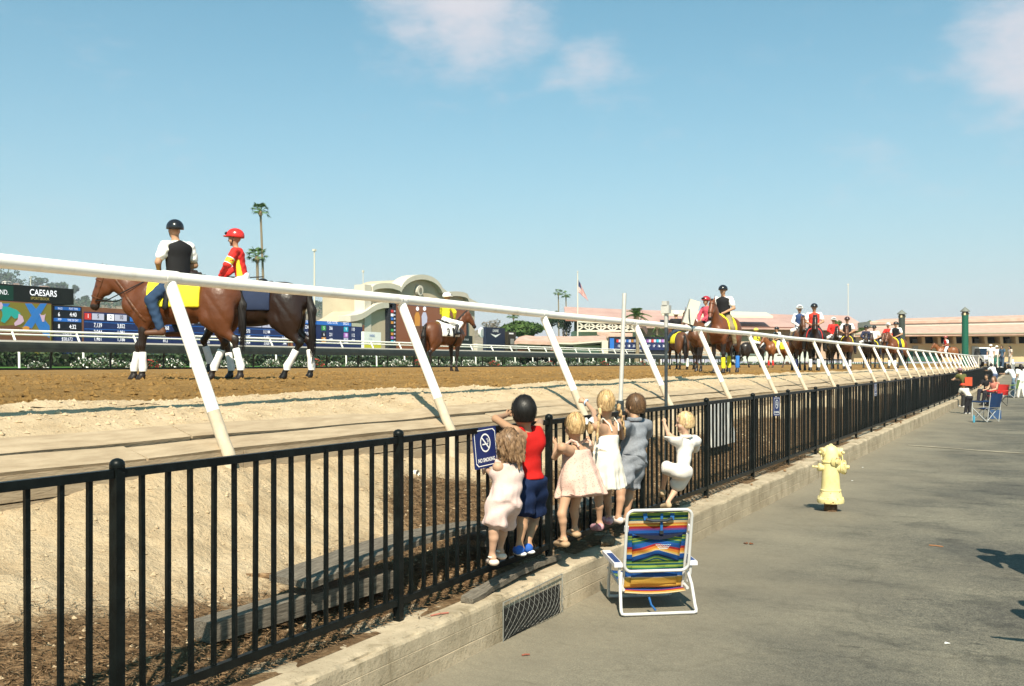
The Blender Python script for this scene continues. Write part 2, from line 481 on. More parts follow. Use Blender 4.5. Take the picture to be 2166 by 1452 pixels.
def mulch_amt(T, p):
    lim = 4.22 + 0.16*np.sin(T*1.1+0.6) + 0.55*np.clip((T-5.95)/1.2, 0, 1) - 0.25*np.exp(-((T-4.6)/0.6)**2)
    m = np.clip((lim - p)/0.5 + 0.5, 0, 1)
    clear = np.exp(-((T-5.9)/0.55)**2 - ((p-4.2)/0.25)**2)
    return np.clip(m - 0.6*clear, 0, 1)
vv = np.empty(len(me.vertices)*3, dtype=np.float32); me.vertices.foreach_get('co', vv); vv = vv.reshape(-1,3)
mm = mulch_amt(vv[:,1], -vv[:,0])
ca = me.color_attributes.new('Col', 'FLOAT_COLOR', 'POINT')
c4 = np.ones((len(vv),4), dtype=np.float32); c4[:,:3] = mm[:,None]; ca.data.foreach_set('color', c4.ravel())
struct(link('sand_bank', me, bank_mat()))

# track shoulder (pale sand) and dirt track ------------------------------------
def shoulder(T, p):
    z = np.interp(p, [5.60, 5.72, 6.05, 6.35, 6.7], [1.26, 1.315, 1.40, 1.45, 1.462])
    near = np.clip((p-5.66)/0.12, 0, 1)
    z = z + near*(0.024*fbm(T*1.3, p*2.5, 3) + 0.020*np.maximum(0, fbm(T*8, p*8, 3)) + 0.012*np.maximum(0, fbm(T*22, p*22, 2)))
    z = z + 0.05*np.exp(-((p-6.42)/0.14)**2)*np.clip(0.5+fbm(T*0.9+4, p*1.2, 3), 0, 1)
    z = z - 0.08*np.clip((p-6.62)/0.1, 0, 1)
    return -p, T, z
dt2 = np.concatenate([np.arange(0, 12, 0.035), np.arange(12, 30, 0.12), np.arange(30, 120, 0.6)])
struct(link('track_shoulder', grid_mesh('track_shoulder', dt2, np.linspace(5.60, 6.75, 42), shoulder), M_SAND))
def trackf(T, p):
    z = np.interp(p, [6.3, 7.5, 11, 40], [1.425, 1.455, TRK, TRK])
    near = np.clip(1-(np.hypot(T, p)-18)/40, 0.15, 1)
    z = z + near*(0.035*fbm(T*0.9, p*1.1, 3) + 0.040*np.abs(fbm(T*2.6, p*3.0, 3)) + 0.028*np.maximum(0, fbm(T*8, p*8, 2)))
    return -p, T, z
dt3 = np.concatenate([np.arange(-2, 16, 0.10), np.arange(16, 60, 0.4), np.arange(60, 420, 4)])
dp3 = np.concatenate([np.linspace(6.3, 14, 75), np.linspace(14.4, 36, 50)])
struct(link('dirt_track', grid_mesh('dirt_track', dt3, dp3, trackf), M_DIRT))
# ends and infield
struct(MB().add([(-35.4,-60,TRK+0.01),(-35.4,900,TRK+0.01),(-42,900,TRK+0.03),(-42,-60,TRK+0.03)], [(0,1,2,3)]).build('infield_verge', mat('verge_sand', (0.36,0.27,0.15), rough=0.95, var=0.2, scale=2, spec=0.1)))
struct(MB().add([(-38.6,-60,TRK+0.05),(-38.6,900,TRK+0.05),(-700,900,TRK+0.2),(-700,-60,TRK+0.2)], [(0,1,2,3)]).build('infield_lawn', M_TURF))
def far_end(T, X): return X, T, np.full_like(T, 1.40)
struct(MB().add([(-36,112,1.42),(60,112,1.42),(60,900,1.42),(-36,900,1.42)], [(0,1,2,3)]).build('paved_yard', mat('pale_paving', (0.34,0.29,0.20), rough=0.9, var=0.15, scale=0.6)))

# loose clods and debris -----------------------------------------------------------
def clods(name, pts, sizes, material, seed, label, cat, squash=0.7):
    rg = np.random.default_rng(seed)
    base = np.array([[1,0,0],[-1,0,0],[0,1,0],[0,-1,0],[0,0,1],[0,0,-1]], float)
    tri = np.array([[0,2,4],[2,1,4],[1,3,4],[3,0,4],[2,0,5],[1,2,5],[3,1,5],[0,3,5]])
    n = len(pts)
    ang = rg.random(n)*6.28; ca, sa = np.cos(ang), np.sin(ang)
    V = base[None]*(0.6+0.8*rg.random((n,6,1)))*sizes[:,None,None]
    x = V[:,:,0]*ca[:,None]-V[:,:,1]*sa[:,None]; y = V[:,:,0]*sa[:,None]+V[:,:,1]*ca[:,None]
    V = np.stack([x, y, V[:,:,2]*squash], -1) + pts[:,None,:]
    Q = (tri[None] + (np.arange(n)*6)[:,None,None]).reshape(-1,3)
    o = link(name, np_mesh(name, V.reshape(-1,3), Q), material)
    return tag(o, label, cat, kind='stuff')
rg = np.random.default_rng(11)
n = 9000
T = 1 + rg.random(n)**1.7*30; p = 5.75 + rg.random(n)*0.8
_, _, z = shoulder(T, p)
clods('sand_clods', np.stack([-p, T, z], -1), 0.004+0.016*rg.random(n)**5*1.6, M_SAND, 1, 'small pale sand clods strewn along the track shoulder', 'sand')
n = 26000
T = -1 + rg.random(n)**1.5*40; p = 6.5 + rg.random(n)**1.4*14
_, _, z = trackf(T, p)
clods('dirt_clods', np.stack([-p, T, z], -1), 0.010+0.045*rg.random(n)**4, M_DIRT, 2, 'brown dirt clods churned up on the race track', 'dirt')
n = 11000
T = 1.2 + rg.random(n)**1.4*16; p = 3.5 + rg.random(n)*1.75
z = bank_z(T, p)
clods('bank_pebbles', np.stack([-p, T, z], -1), 0.003+0.016*rg.random(n)**6, M_SAND, 3, 'pebbles and clods scattered on the sand bank behind the fence', 'sand')

# pine straw and twigs
def straw(name, T, p, zf, L, W, material, seed, label):
    rg = np.random.default_rng(seed); n = len(T)
    a = rg.random(n)*6.28; ln = L*(0.4+rg.random(n)); bend = (rg.random(n)-0.5)*0.8; lift = 0.004+rg.random(n)*0.03
    x0, y0 = -p, T; z0 = zf + lift
    dx, dy = np.cos(a), np.sin(a); dx2, dy2 = np.cos(a+bend), np.sin(a+bend)
    tilt = (rg.random(n)-0.5)*0.5
    A = np.stack([x0,y0,z0],-1); B = A + np.stack([dx,dy,tilt],-1)*ln[:,None]*0.5; Cc = B + np.stack([dx2,dy2,-tilt],-1)*ln[:,None]*0.5
    w = (W*(0.5+rg.random(n)))[:,None]
    s1 = np.stack([-dy,dx,np.zeros(n)],-1)*w; up = np.stack([np.zeros(n)]*2+[np.ones(n)],-1)*w
    V = np.stack([A-s1, A+s1, B-s1, B+s1+up, Cc], 1)
    Q = (np.array([[0,1,3],[0,3,2],[2,3,4]])[None]+(np.arange(n)*5)[:,None,None]).reshape(-1,3)
    o = link(name, np_mesh(name, V.reshape(-1,3), Q), material)
    return tag(o, label, 'mulch', kind='stuff')
n = 110000
T = 1.0 + rg.random(n)**1.25*15; p = 3.28 + rg.random(n)*1.9
keep = rg.random(n) < np.clip(mulch_amt(T, p)*1.1 - 0.15, 0.004, 1); T, p = T[keep], p[keep]
M_STRAW = mat('dry_straw', (0.07,0.038,0.02), rough=0.85, col2=(0.30,0.19,0.10), scale=30, spec=0.15)
straw('pine_straw', T, p, bank_z(T, p), 0.065, 0.0016, M_STRAW, 5, 'brown pine straw and twigs along the foot of the sand bank')
n = 900
T = 1.5 + rg.random(n)*20; p = 3.06 + 0.25*np.sqrt(rg.random(n)); k2 = vnoise(T*1.5, p*0+2) > 0.45; T, p = T[k2], p[k2]
straw('kerb_litter', T, p, np.full(len(T), 0.302), 0.06, 0.0025, M_STRAW, 6, 'dry leaf litter caught on the kerb under the fence')

# low concrete kerb wall --------------------------------------------------------------
def conc_mat():
    m, n, l, b = _newmat('old_concrete')
    b.inputs['Roughness'].default_value = 0.92; b.inputs['Specular IOR Level'].default_value = 0.2
    tc = n.new('ShaderNodeTexCoord'); v = tc.outputs['Object']
    def noise(sc, det=6, st=None):
        vv = v
        if st:
            mp = n.new('ShaderNodeMapping'); mp.inputs['Scale'].default_value = st; l.new(v, mp.inputs[0]); vv = mp.outputs[0]
        a = n.new('ShaderNodeTexNoise'); a.inputs['Scale'].default_value = sc; a.inputs['Detail'].default_value = det; a.inputs['Roughness'].default_value = 0.65
        l.new(vv, a.inputs['Vector']); return a.outputs[0]
    cr = n.new('ShaderNodeValToRGB'); l.new(noise(2.2, 7), cr.inputs[0])
    e = cr.color_ramp.elements; e[0].position = 0.33; e[0].color = (0.29,0.235,0.16,1); e[1].position = 0.66; e[1].color = (0.50,0.41,0.29,1)
    st = n.new('ShaderNodeValToRGB'); l.new(noise(3.0, 6, (1,1,0.35)), st.inputs[0])
    e = st.color_ramp.elements; e[0].position = 0.30; e[0].color = (0.45,0.43,0.36,1); e[1].position = 0.45; e[1].color = (1,1,1,1)
    mx = n.new('ShaderNodeMix'); mx.data_type = 'RGBA'; mx.blend_type = 'MULTIPLY'; mx.inputs[0].default_value = 0.9
    l.new(cr.outputs[0], mx.inputs[6]); l.new(st.outputs[0], mx.inputs[7])
    sp = n.new('ShaderNodeValToRGB'); l.new(noise(60, 3), sp.inputs[0])
    e = sp.color_ramp.elements; e[0].position = 0.30; e[0].color = (0.5,0.48,0.44,1); e[1].position = 0.40; e[1].color = (1,1,1,1)
    m2 = n.new('ShaderNodeMix'); m2.data_type = 'RGBA'; m2.blend_type = 'MULTIPLY'; m2.inputs[0].default_value = 1
    l.new(mx.outputs[2], m2.inputs[6]); l.new(sp.outputs[0], m2.inputs[7])
    l.new(m2.outputs[2], b.inputs['Base Color'])
    bp = n.new('ShaderNodeBump'); bp.inputs['Strength'].default_value = 0.55; bp.inputs['Distance'].default_value = 0.012
    l.new(noise(45, 6), bp.inputs['Height']); l.new(bp.outputs[0], b.inputs['Normal'])
    return m
M_CONC = conc_mat()
KT = 0.30
_g = [0.0, 0.10, 0.102, 0.106, 0.108, 0.20, 0.2015, 0.2045, 0.206, 0.27, 0.288, 0.297, 0.30]
prof_x = [P_KERB, P_KERB, P_KERB+0.0035, P_KERB+0.0035, P_KERB+0.001, P_KERB+0.002, P_KERB+0.0045, P_KERB+0.0045, P_KERB+0.003, P_KERB+0.004, P_KERB+0.008, P_KERB+0.016, P_KERB+0.028]
prof_z = _g
prof_x = prof_x + [3.10, 3.16, 3.22, 3.28, 3.34, 3.40, 3.46, 3.46]; prof_z = prof_z + [KT]*7 + [0.0]
dk = np.concatenate([np.arange(0.2, 12, 0.03), np.arange(12, 40, 0.15), np.arange(40, 140, 2)])
pu = np.arange(len(prof_x), dtype=float)
def kerbf(T, Uu):
    px = np.interp(Uu, pu, prof_x); pz = np.interp(Uu, pu, prof_z)
    edge = np.exp(-((Uu-11)/1.3)**2)
    chip = np.maximum(0, fbm(T*5, T*0+7.7, 4)-0.05)*0.05*edge
    face = (Uu < 10)*0.004*fbm(T*3, pz*20, 3)
    topn = (Uu > 11.5)*0.004*fbm(T*4, px*12, 3)
    rise = np.clip((T-28)/70, 0, 1)**2*0.75
    return -(px + chip + face), T, pz - chip*0.8 + topn + np.where(pz > 0.05, rise*0.6, 0)
tag(link('kerb_wall', grid_mesh('kerb_wall', dk, pu, kerbf, smooth=False, flip=True), M_CONC), 'long low board-marked concrete kerb wall under the black fence', 'wall')

# timber retaining wall under the rail -----------------------------------------------------
M_TIMB = mat('sandy_timber', (0.33,0.25,0.165), rough=0.95, col2=(0.44,0.345,0.235), scale=5, bump=0.5, bscale=30, spec=0.1, stretch=(3,0.6,3))
wallr = empty('retaining_wall', (-P_WALL, 1, 0.8), label='sandy timber plank retaining wall along the edge of the track', cat='wall')
def plank(t0, t1, a, b, thick, nrm, jit):
    """board from t0 to t1 whose front face runs between profile points a, b (p, z)"""
    m = MB(); N = max(2, int((t1-t0)/0.25)); ring = []
    nx, nz = nrm
    for i in range(N+1):
        t = t0 + (t1-t0)*i/N
        w = jit*math.sin(t*1.3+a[0]*9)+jit*0.6*math.sin(t*3.7)
        f = [(-(a[0]+nx*w), t, a[1]+nz*w), (-(b[0]+nx*w), t, b[1]+nz*w)]
        k = [(-(b[0]-nx*thick), t, b[1]-nz*thick), (-(a[0]-nx*thick), t, a[1]-nz*thick)]
        ring.append(f + k)
    vs = [v for r in ring for v in r]
    fs = [(i*4+j, i*4+(j+1)%4, i*4+4+(j+1)%4, i*4+4+j) for i in range(N) for j in range(4)] + [(3,2,1,0), tuple(N*4+j for j in range(4))]
    m.add(vs, fs)
    o = m.build('plank', M_TIMB, wallr); o.location = -wallr.location
    return o
inc = (-0.326, 0.945)
t = 0.4; seg = 0
while t < 110:
    ln = 4.9 if t < 40 else 17
    j = 0.006 if t < 40 else 0.002
    g0 = 0.012*(seg % 2)
    plank(t+0.01, t+ln-0.006, (5.705, 1.312), (5.487, 1.237), 0.05, inc, j)
    plank(t-0.6, t+ln-0.62, (5.472, 1.228-g0), (5.252, 1.154), 0.05, inc, j)
    plank(t+0.3, t+ln+0.29, (P_WALL+0.004, 1.13), (P_WALL+0.004, 0.975), 0.05, (-1, 0), 0.004)
    plank(t-0.2, t+ln-0.212, (P_WALL+0.004, 0.965), (P_WALL+0.004, 0.70), 0.05, (-1, 0), 0.004)
    t += ln; seg += 1
# ================================================================== NEAR THINGS
M_BLACK = mat('black_fence_paint', (0.0045,0.0065,0.0065), rough=0.40, var=0.4, scale=14, spec=0.16, bump=0.12, bscale=70)
M_WHITE = mat('white_rail', (0.74,0.68,0.58), col2=(0.88,0.85,0.79), lo=.28, hi=.46, rough=0.42, scale=5, detail=9, spec=0.4, bump=0.05, bscale=20)
M_DUSTY = mat('dusty_rail', (0.52,0.44,0.33), rough=0.85, var=0.12, scale=9, spec=0.2)

# ---- black picket fence
fence = empty('picket_fence', (-P_FENCE, 1, KT), label='black metal picket fence with domed posts standing on the kerb', cat='fence')
def frise(t): return float(np.clip((t-28)/70, 0, 1)**2*0.75*0.6)
T0, BAY, NP_ = 0.80, 1.965, 15
def fpart(m, name): 
    o = m.build(name, M_BLACK, fence); o.location = -fence.location; return o
pick = MB().box((-0.0095,-0.0095,0.42), (0.0095,0.0095,1.335)).mesh('picket')
pick.materials.append(M_BLACK)
postm = MB().box((-0.0215,-0.0215,0.295), (0.0215,0.0215,1.365)).mesh('post')
postm.materials.append(M_BLACK)
capm = MB().lathe([(0.030,1.362),(0.031,1.372),(0.029,1.384),(0.020,1.394),(0.006,1.399)], 12).mesh('post_cap', True)
capm.materials.append(M_BLACK)
npick = 0; far_p = MB()
for b in range(54):
    t0 = T0 + b*BAY
    z = frise(t0); z1 = frise(t0+BAY)
    po = link('post', postm, None, fence); po.location = Vector((-P_FENCE, t0, z)) - fence.location
    if b % 2 == 0 or b < 12: pass
    cp = link('post_cap', capm, None, po); cp.location = (0,0,0)
    if b < 20:
        fpart(MB().bar((-P_FENCE, t0+0.027, 1.338+z), (-P_FENCE, t0+BAY-0.027, 1.338+z1), 0.030, 0.036), 'top_rail')
        fpart(MB().bar((-P_FENCE, t0+0.027, 0.410+z), (-P_FENCE, t0+BAY-0.027, 0.410+z1), 0.030, 0.040), 'bottom_rail')
    elif b % 8 == 4:
        e = min(t0+8*BAY, T0+54*BAY)
        for hz, nm in ((1.338, 'top_rail'), (0.41, 'bottom_rail')):
            m = MB()
            for q in range(8): m.bar((-P_FENCE, t0+q*BAY+0.027, hz+frise(t0+q*BAY)), (-P_FENCE, t0+(q+1)*BAY-0.027, hz+frise(t0+(q+1)*BAY)), 0.036, 0.042)
            fpart(m, nm)
    for k in range(1, NP_):
        tt = t0 + BAY*k/NP_
        if npick < 300:
            o = link('picket', pick, None, fence); npick += 1
            o.location = Vector((-P_FENCE + random.uniform(-.002,.002), tt, frise(tt))) - fence.location
            o.rotation_euler = (random.uniform(-.007,.007), random.uniform(-.007,.007), random.uniform(-.15,.15))
        else:
            zz = frise(tt)
            far_p.box((-P_FENCE-0.0115, tt-0.0115, 0.42+zz), (-P_FENCE+0.0115, tt+0.0115, 1.335+zz))
o = fpart(far_p, 'picket'); o['kind'] = 'stuff'

# ---- white running rail on leaning posts
rail = empty('running_rail', (-P_RAIL, 1, 1.2), label='white plastic running rail on leaning posts between fence and track', cat='rail')
RZ = 2.425
def rpart(m, name, mt=M_WHITE, smooth=True, parent=None):
    o = m.build(name, mt, parent or rail, smooth)
    if parent is None: o.location = -rail.location
    return o
RPOS = [-0.7, 2.3, 5.39, 8.45, 11.72, 15.06, 18.42, 22.05, 25.2, 29.0, 32.6, 36.7] + [36.7+3.5*k for k in range(1,30)]
for i in range(12):
    a = -8 + i*10.0; e = a + 9.995
    if a > 108: break
    pts = [(-P_RAIL, a + (e-a)*k/10, RZ + 0.006*math.sin(0.9*(a + (e-a)*k/10))) for k in range(11)]
    rpart(MB().tube(pts, 0.047, 18, cap=False), 'rail_tube')
for i in range(36):
    t = RPOS[i]
    top = Vector((-P_RAIL-0.0, t, RZ-0.052)); knee = Vector((-5.215, t+0.01, 1.09)); foot = Vector((-5.205, t+0.01, 0.72))
    mid = top.lerp(knee, 0.74)
    if t > 110: break
    po = rpart(MB().tube([top, top.lerp(mid,.5), mid], 0.047, 14), 'post')
    lo = MB().tube([mid + (mid-knee)*0.002, mid.lerp(knee,.6), knee + Vector((0,0,0.02)), knee + Vector((0.004,0,-0.06)), foot], 0.0475, 12).build('post_base', M_DUSTY, po, True)
    MB().tube([top + Vector((0,-0.065,0.05)), top + Vector((0,0.065,0.05))], 0.0505, 14).build('rail_clamp', M_WHITE, po, True)

# ---- signs on the fence
def text_mesh(s, size, name='lettering', bold=0.0, align='CENTER', sx=1.0):
    cu = bpy.data.curves.new(name, 'FONT'); cu.body = s; cu.size = size; cu.align_x = align; cu.align_y = 'CENTER'
    cu.offset = bold; cu.resolution_u = 3
    ob = bpy.data.objects.new('tmp', cu); COL.objects.link(ob)
    dg = bpy.context.evaluated_depsgraph_get(); dg.update()
    me = bpy.data.meshes.new_from_object(ob.evaluated_get(dg)); me.name = name
    bpy.data.objects.remove(ob, do_unlink=True); bpy.data.curves.remove(cu)
    if sx != 1.0:
        for v in me.vertices: v.co.x *= sx
    me.materials.clear()
    return me
def text_on(s, size, mt, parent, M, bold=0.0, align='CENTER', name='lettering', sx=1.0):
    o = link(name, text_mesh(s, size, name, bold, align, sx), mt, parent)
    o.matrix_local = M
    return o
M_NAVY = mat('navy_sign', (0.012,0.024,0.11), rough=0.35, var=0.08, spec=0.45)
M_SIGNW = mat('white_print', (0.80,0.80,0.80), rough=0.5, var=0.03)
def nosmoking(loc, rot, w, h, label, simple=False):
    r = empty('no_smoking_sign', loc, 0, label, 'sign', 'no smoking signs on the fence'); r.rotation_euler = rot
    # local: x right, z up, -y towards reader
    m = MB(); pts = []
    rad = 0.012*h/0.3
    for cxs, czs, a0 in ((1,1,0),(-1,1,90),(-1,-1,180),(1,-1,270)):
        for k in range(4):
            a = R(a0+k*30); pts.append(Vector((cxs*(w/2-rad)+rad*math.cos(a), 0, czs*(h/2-rad)+rad*math.sin(a))))
    m.prism(pts, (0,0.004,0)); m.build('plate', M_NAVY, r)
    def loop(inset, wd, y, chamf):
        x, z = w/2-inset, h/2-inset; c = chamf
        out = [(x-c,z),(x,z-c),(x,-z+c),(x-c,-z),(-x+c,-z),(-x,-z+c),(-x,z-c),(-x+c,z)]
        x -= wd; z -= wd
        inn = [(x-c,z),(x,z-c),(x,-z+c),(x-c,-z),(-x+c,-z),(-x,-z+c),(-x,z-c),(-x+c,z)]
        b = MB(); b.add([(a,y,q) for a,q in out]+[(a,y,q) for a,q in inn], [(i,(i+1)%8,8+(i+1)%8,8+i) for i in range(8)]); return b
    loop(0.016*h/0.3, 0.006*h/0.3, -0.002, 0.022*h/0.3).build('border', M_SIGNW, r)
    s = h/0.30
    n = 28; ro, ri = 0.062*s, 0.052*s; cz = 0.035*s
    ring = MB().add([(ro*math.sin(6.2832*i/n)*0.92,-0.002,cz+ro*math.cos(6.2832*i/n)*1.12) for i in range(n)]+[(ri*math.sin(6.2832*i/n)*0.92,-0.002,cz+ri*math.cos(6.2832*i/n)*1.12) for i in range(n)],
        [(i,(i+1)%n,n+(i+1)%n,n+i) for i in range(n)])
    c45 = Vector((0.038*s,0,-0.045*s)); nn = Vector((0.004*s,0,0.0036*s)); cc = Vector((0,-0.0024,cz))
    ring.add([cc-c45-nn, cc+c45-nn, cc+c45+nn, cc-c45+nn], [(0,1,2,3)])
    ring.build('prohibition_ring', M_SIGNW, r)
    cg = MB().add([(-0.034*s,-0.0021,cz-0.014*s),(0.016*s,-0.0021,cz-0.014*s),(0.016*s,-0.0021,cz-0.005*s),(-0.034*s,-0.0021,cz-0.005*s)], [(0,1,2,3)])
    cg.add([(0.020*s,-0.0021,cz-0.014*s),(0.030*s,-0.0021,cz-0.014*s),(0.030*s,-0.0021,cz-0.005*s),(0.020*s,-0.0021,cz-0.005*s)], [(0,1,2,3)])
    cg.build('cigarette', M_SIGNW, r)
    sk = MB()
    for dx in (0.0, 0.011):
        pts = [Vector(((0.022+dx+0.006*math.sin(k*1.3))*s, -0.0021, cz+(0.0+0.008*k)*s)) for k in range(5)]
        for k in range(4):
            a, b = pts[k], pts[k+1]; q = Vector((0.0022*s,0,0))
            sk.add([a-q, a+q, b+q, b-q], [(0,1,2,3)])
    sk.build('smoke', M_SIGNW, r)
    text_on('NO SMOKING', 0.040*s, M_SIGNW, r, Matrix.Translation((0,-0.002,-0.092*s)) @ Matrix.Rotation(R(90),4,'X'), bold=0.0012*s, sx=0.74)
    return r
c = P(1027, 947, 3.235)
nosmoking(c, (R(-3), R(-4), R(78)), 0.235, 0.265, 'navy no smoking sign hung on the fence beside the smallest girl')
c = P(1643, 860, 3.235)
nosmoking(c, (0, R(2), R(80)), 0.22, 0.26, 'navy no smoking sign on the fence beyond the toddler in white')
c = P(1852, 825, 3.225)
nosmoking(c, (0, R(-3), R(84)), 0.22, 0.27, 'small far navy no smoking sign on the fence beyond the hydrant')

# ---- weathered planks beside the fence
M_GREYW = mat('weathered_wood', (0.09,0.078,0.062), rough=0.9, col2=(0.22,0.19,0.15), scale=8, bump=0.5, bscale=40, stretch=(14,1.2,14), spec=0.15)
def slab(pa, pb, w, h, name, label, bow=0.0, twist=0.0, cut=0.0):
    pa, pb = Vector(pa), Vector(pb); d = (pb-pa); u = Vector((0,0,1)); x = d.cross(u).normalized(); y = x.cross(d).normalized()
    m = MB(); N = 10; vs = []
    for i in range(N+1):
        s = i/N; c = pa + d*s + u*(bow*math.sin(math.pi*s)); tw = twist*(s-.5)
        xx = x*math.cos(tw)+y*math.sin(tw); yy = y*math.cos(tw)-x*math.sin(tw)
        ww = w*(1 - (cut*(1-s/0.12) if s < 0.12 else 0)); 
        k = 0.006*math.sin(i*2.3)
        for a, b2 in ((-1,-1),(1,-1),(1,1),(-1,1)): vs.append(c + xx*a*(ww/2+k) + yy*b2*h/2)
    fs = [(i*4+j, i*4+(j+1)%4, i*4+4+(j+1)%4, i*4+4+j) for i in range(N) for j in range(4)] + [(3,2,1,0), tuple(N*4+j for j in range(4))]
    o = m.add(vs, fs).build(name, M_GREYW)
    return tag(o, label, 'plank')
a = P(600, 1310, 3.62); b = P(790, 1262, 3.60)
slab((-3.68, 3.62, 0.45), (-3.58, 5.05, 0.455), 0.15, 0.10, 'timber_beam', 'thick weathered timber lying behind the fence left of the sign', cut=0.1)
slab((-3.66, 4.25, 0.575), (-3.62, 6.35, 0.60), 0.30, 0.035, 'timber_plank', 'wide grey plank striped with picket shadows behind the fence', bow=0.05, twist=0.1)
slab((-3.62, 6.1, 0.50), (-3.60, 8.6, 0.52), 0.26, 0.04, 'timber_plank', 'grey plank lying behind the fence behind the children', bow=0.02)
slab((-3.135, 5.27, 0.318), (-3.225, 6.75, 0.322), 0.085, 0.035, 'timber_plank', 'narrow weathered plank lying on the kerb beneath the smallest girl', bow=0.03, twist=0.4)
stk = MB().tube([(-4.3,4.15,0.56),(-3.9,4.55,0.53),(-3.72,4.9,0.54)], [0.012,0.018,0.010], 6); tag(stk.build('fallen_branch', M_STRAW), 'dark thin branch poking over the sand by the timber beam', 'branch')
stk = MB().tube([(-3.36,2.0,0.44),(-3.33,2.25,0.46),(-3.31,2.44,0.44)], [0.003,0.004,0.002], 5); tag(stk.build('fallen_twig', M_STRAW), 'thin twig on the mulch by the leftmost fence post', 'branch')

# stone under the fence by the chair, pipe mouth in the bank
def rock(loc, s, label, mt):
    bm = bmesh.new(); bmesh.ops.create_icosphere(bm, subdivisions=2, radius=1)
    for v in bm.verts:
        k = 1 + 0.28*math.sin(v.co.x*3.1+s[0]*90)*math.cos(v.co.y*2.7) + 0.12*math.sin(v.co.z*6+v.co.x*5)
        v.co = Vector((v.co.x*s[0]*k, v.co.y*s[1]*k, v.co.z*s[2]*k))
    me = bpy.data.meshes.new('rock'); bm.to_mesh(me); bm.free()
    return tag(link('rock', me, mt, None, loc), label, 'rock')
rock((-3.13, 7.5, 0.335), (0.05,0.11,0.045), 'brown stone lying on the kerb just left of the beach chair', mat('brown_stone', (0.10,0.08,0.05), rough=0.9, var=0.5, scale=30, bump=0.6))
c = P(884, 1001, 4.9)
tag(MB().tube([c, c+Vector((-0.25,0.03,-0.02))], 0.026, 14, cap=False).build('drain_pipe', mat('pvc', (0.7,0.68,0.62), rough=0.5)), 'white pipe mouth sticking out of the sand bank', 'pipe')

# ---- wire mesh over the drain in the kerb
M_WIRE = mat('galvanised_wire', (0.20,0.20,0.18), rough=0.6, var=0.25, spec=0.3)
dr = empty('drain_grille', (-P_KERB+0.02, 5.57, 0.0), label='sagging chain-link mesh over a drain opening in the kerb', cat='grille')
ta, tb = P(1060, 1310, P_KERB).y, P(1185, 1290, P_KERB).y
n1 = 15; zt = 0.245
def dz(t): return 0.03 + 0.05*math.sin((t-ta)/(tb-ta)*3.0)
for fam in (0, 1):
    m = MB()
    sp = (tb-ta)/13
    for k in range(-8, 14):
        pts = []
        for q in range(15):
            z = zt*q/14; t = ta + k*sp + (z*0.95 if fam == 0 else (zt-z)*0.95)
            if ta-0.001 <= t <= tb+0.001:
                pts.append((-P_KERB+0.012+0.05*math.sin(3.14*q/14)*(0.4+0.6*math.sin((t-ta)/(tb-ta)*3.14))+(0.006 if fam else 0), t, 0.015+z+0.02*math.sin((t-ta)*6)))
        if len(pts) > 1: m.tube(pts, 0.0013, 4, cap=False)
    o = m.build('wire', M_WIRE, dr); o.location = -dr.location; o['kind'] = 'stuff'
fr = MB().tube([(-P_KERB+0.015,ta,0.01),(-P_KERB+0.015,ta,zt+0.02),(-P_KERB+0.015,tb,zt+0.04),(-P_KERB+0.015,tb,0.01)], 0.004, 5)
o = fr.build('frame', M_WIRE, dr); o.location = -dr.location
# near-black block, proud of the kerb face, coloured as the shade inside the drain
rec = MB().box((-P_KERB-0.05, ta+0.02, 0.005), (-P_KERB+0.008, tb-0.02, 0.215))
o = rec.build('opening', mat('drain_shade', (0.015,0.014,0.012), rough=0.95, var=0.5, scale=30), dr); o.location = -dr.location

# ---- poles behind the fence
M_GALV = mat('galvanised_pole', (0.52,0.50,0.46), rough=0.5, var=0.12, metal=0.25, spec=0.4)
M_DPOLE = mat('dark_pole', (0.035,0.045,0.05), rough=0.5, var=0.3, scale=20, spec=0.4)
pb, pt = P(1312, 868, 4.75), P(1321, 621, 4.75)
r = empty('white_pole', (pb.x, pb.y, 0.75), label='slim pale pole rising behind the girl in the white dress', cat='pole')
MB().tube([pb - r.location, pt - r.location], 0.028, 10).build('shaft', M_GALV, r, True)
MB().tube([pb - r.location + Vector((0,0,-0.25)), pb - r.location + Vector((0,0,0.12))], 0.048, 12).build('socket', M_DPOLE, r, True)
pb, pt = P(1409, 1010, 4.1), P(1409, 655, 4.1)
r = empty('utility_pole', (pb.x, pb.y, 0.4), label='dark steel pole with a junction box and cable on top', cat='pole')
L = lambda v: Vector(v) - r.location
MB().tube([(pb.x,pb.y,0.4) - r.location if False else L((pb.x,pb.y,0.4)), L(pt)], 0.021, 10).build('shaft', M_DPOLE, r, True)
MB().tube([L(pt)+Vector((0,0,-0.22)), L(pt)+Vector((0,0,-0.02))], 0.024, 10).build('sleeve', M_GALV, r, True)
jb = MB().box((-0.05,-0.05,-0.05),(0.05,0.05,0.05)).build('junction_box', M_GALV, r); jb.location = L(pt)
MB().box((-0.035,-0.06,0.05),(0.03,0.03,0.10)).build('lid', M_GALV, jb)
cb = P(1430, 690, 4.3)
MB().tube([L(pt)+Vector((0,0.03,0.08)), L(pt)+Vector((0.0,0.09,0.06)), L(pt)+Vector((-0.02,0.15,-0.05)), L(pt)+Vector((-0.05,0.2,-0.2)), L(pt)+Vector((-0.1,0.25,-0.34))], 0.005, 6).build('cable', M_GALV, r, True)
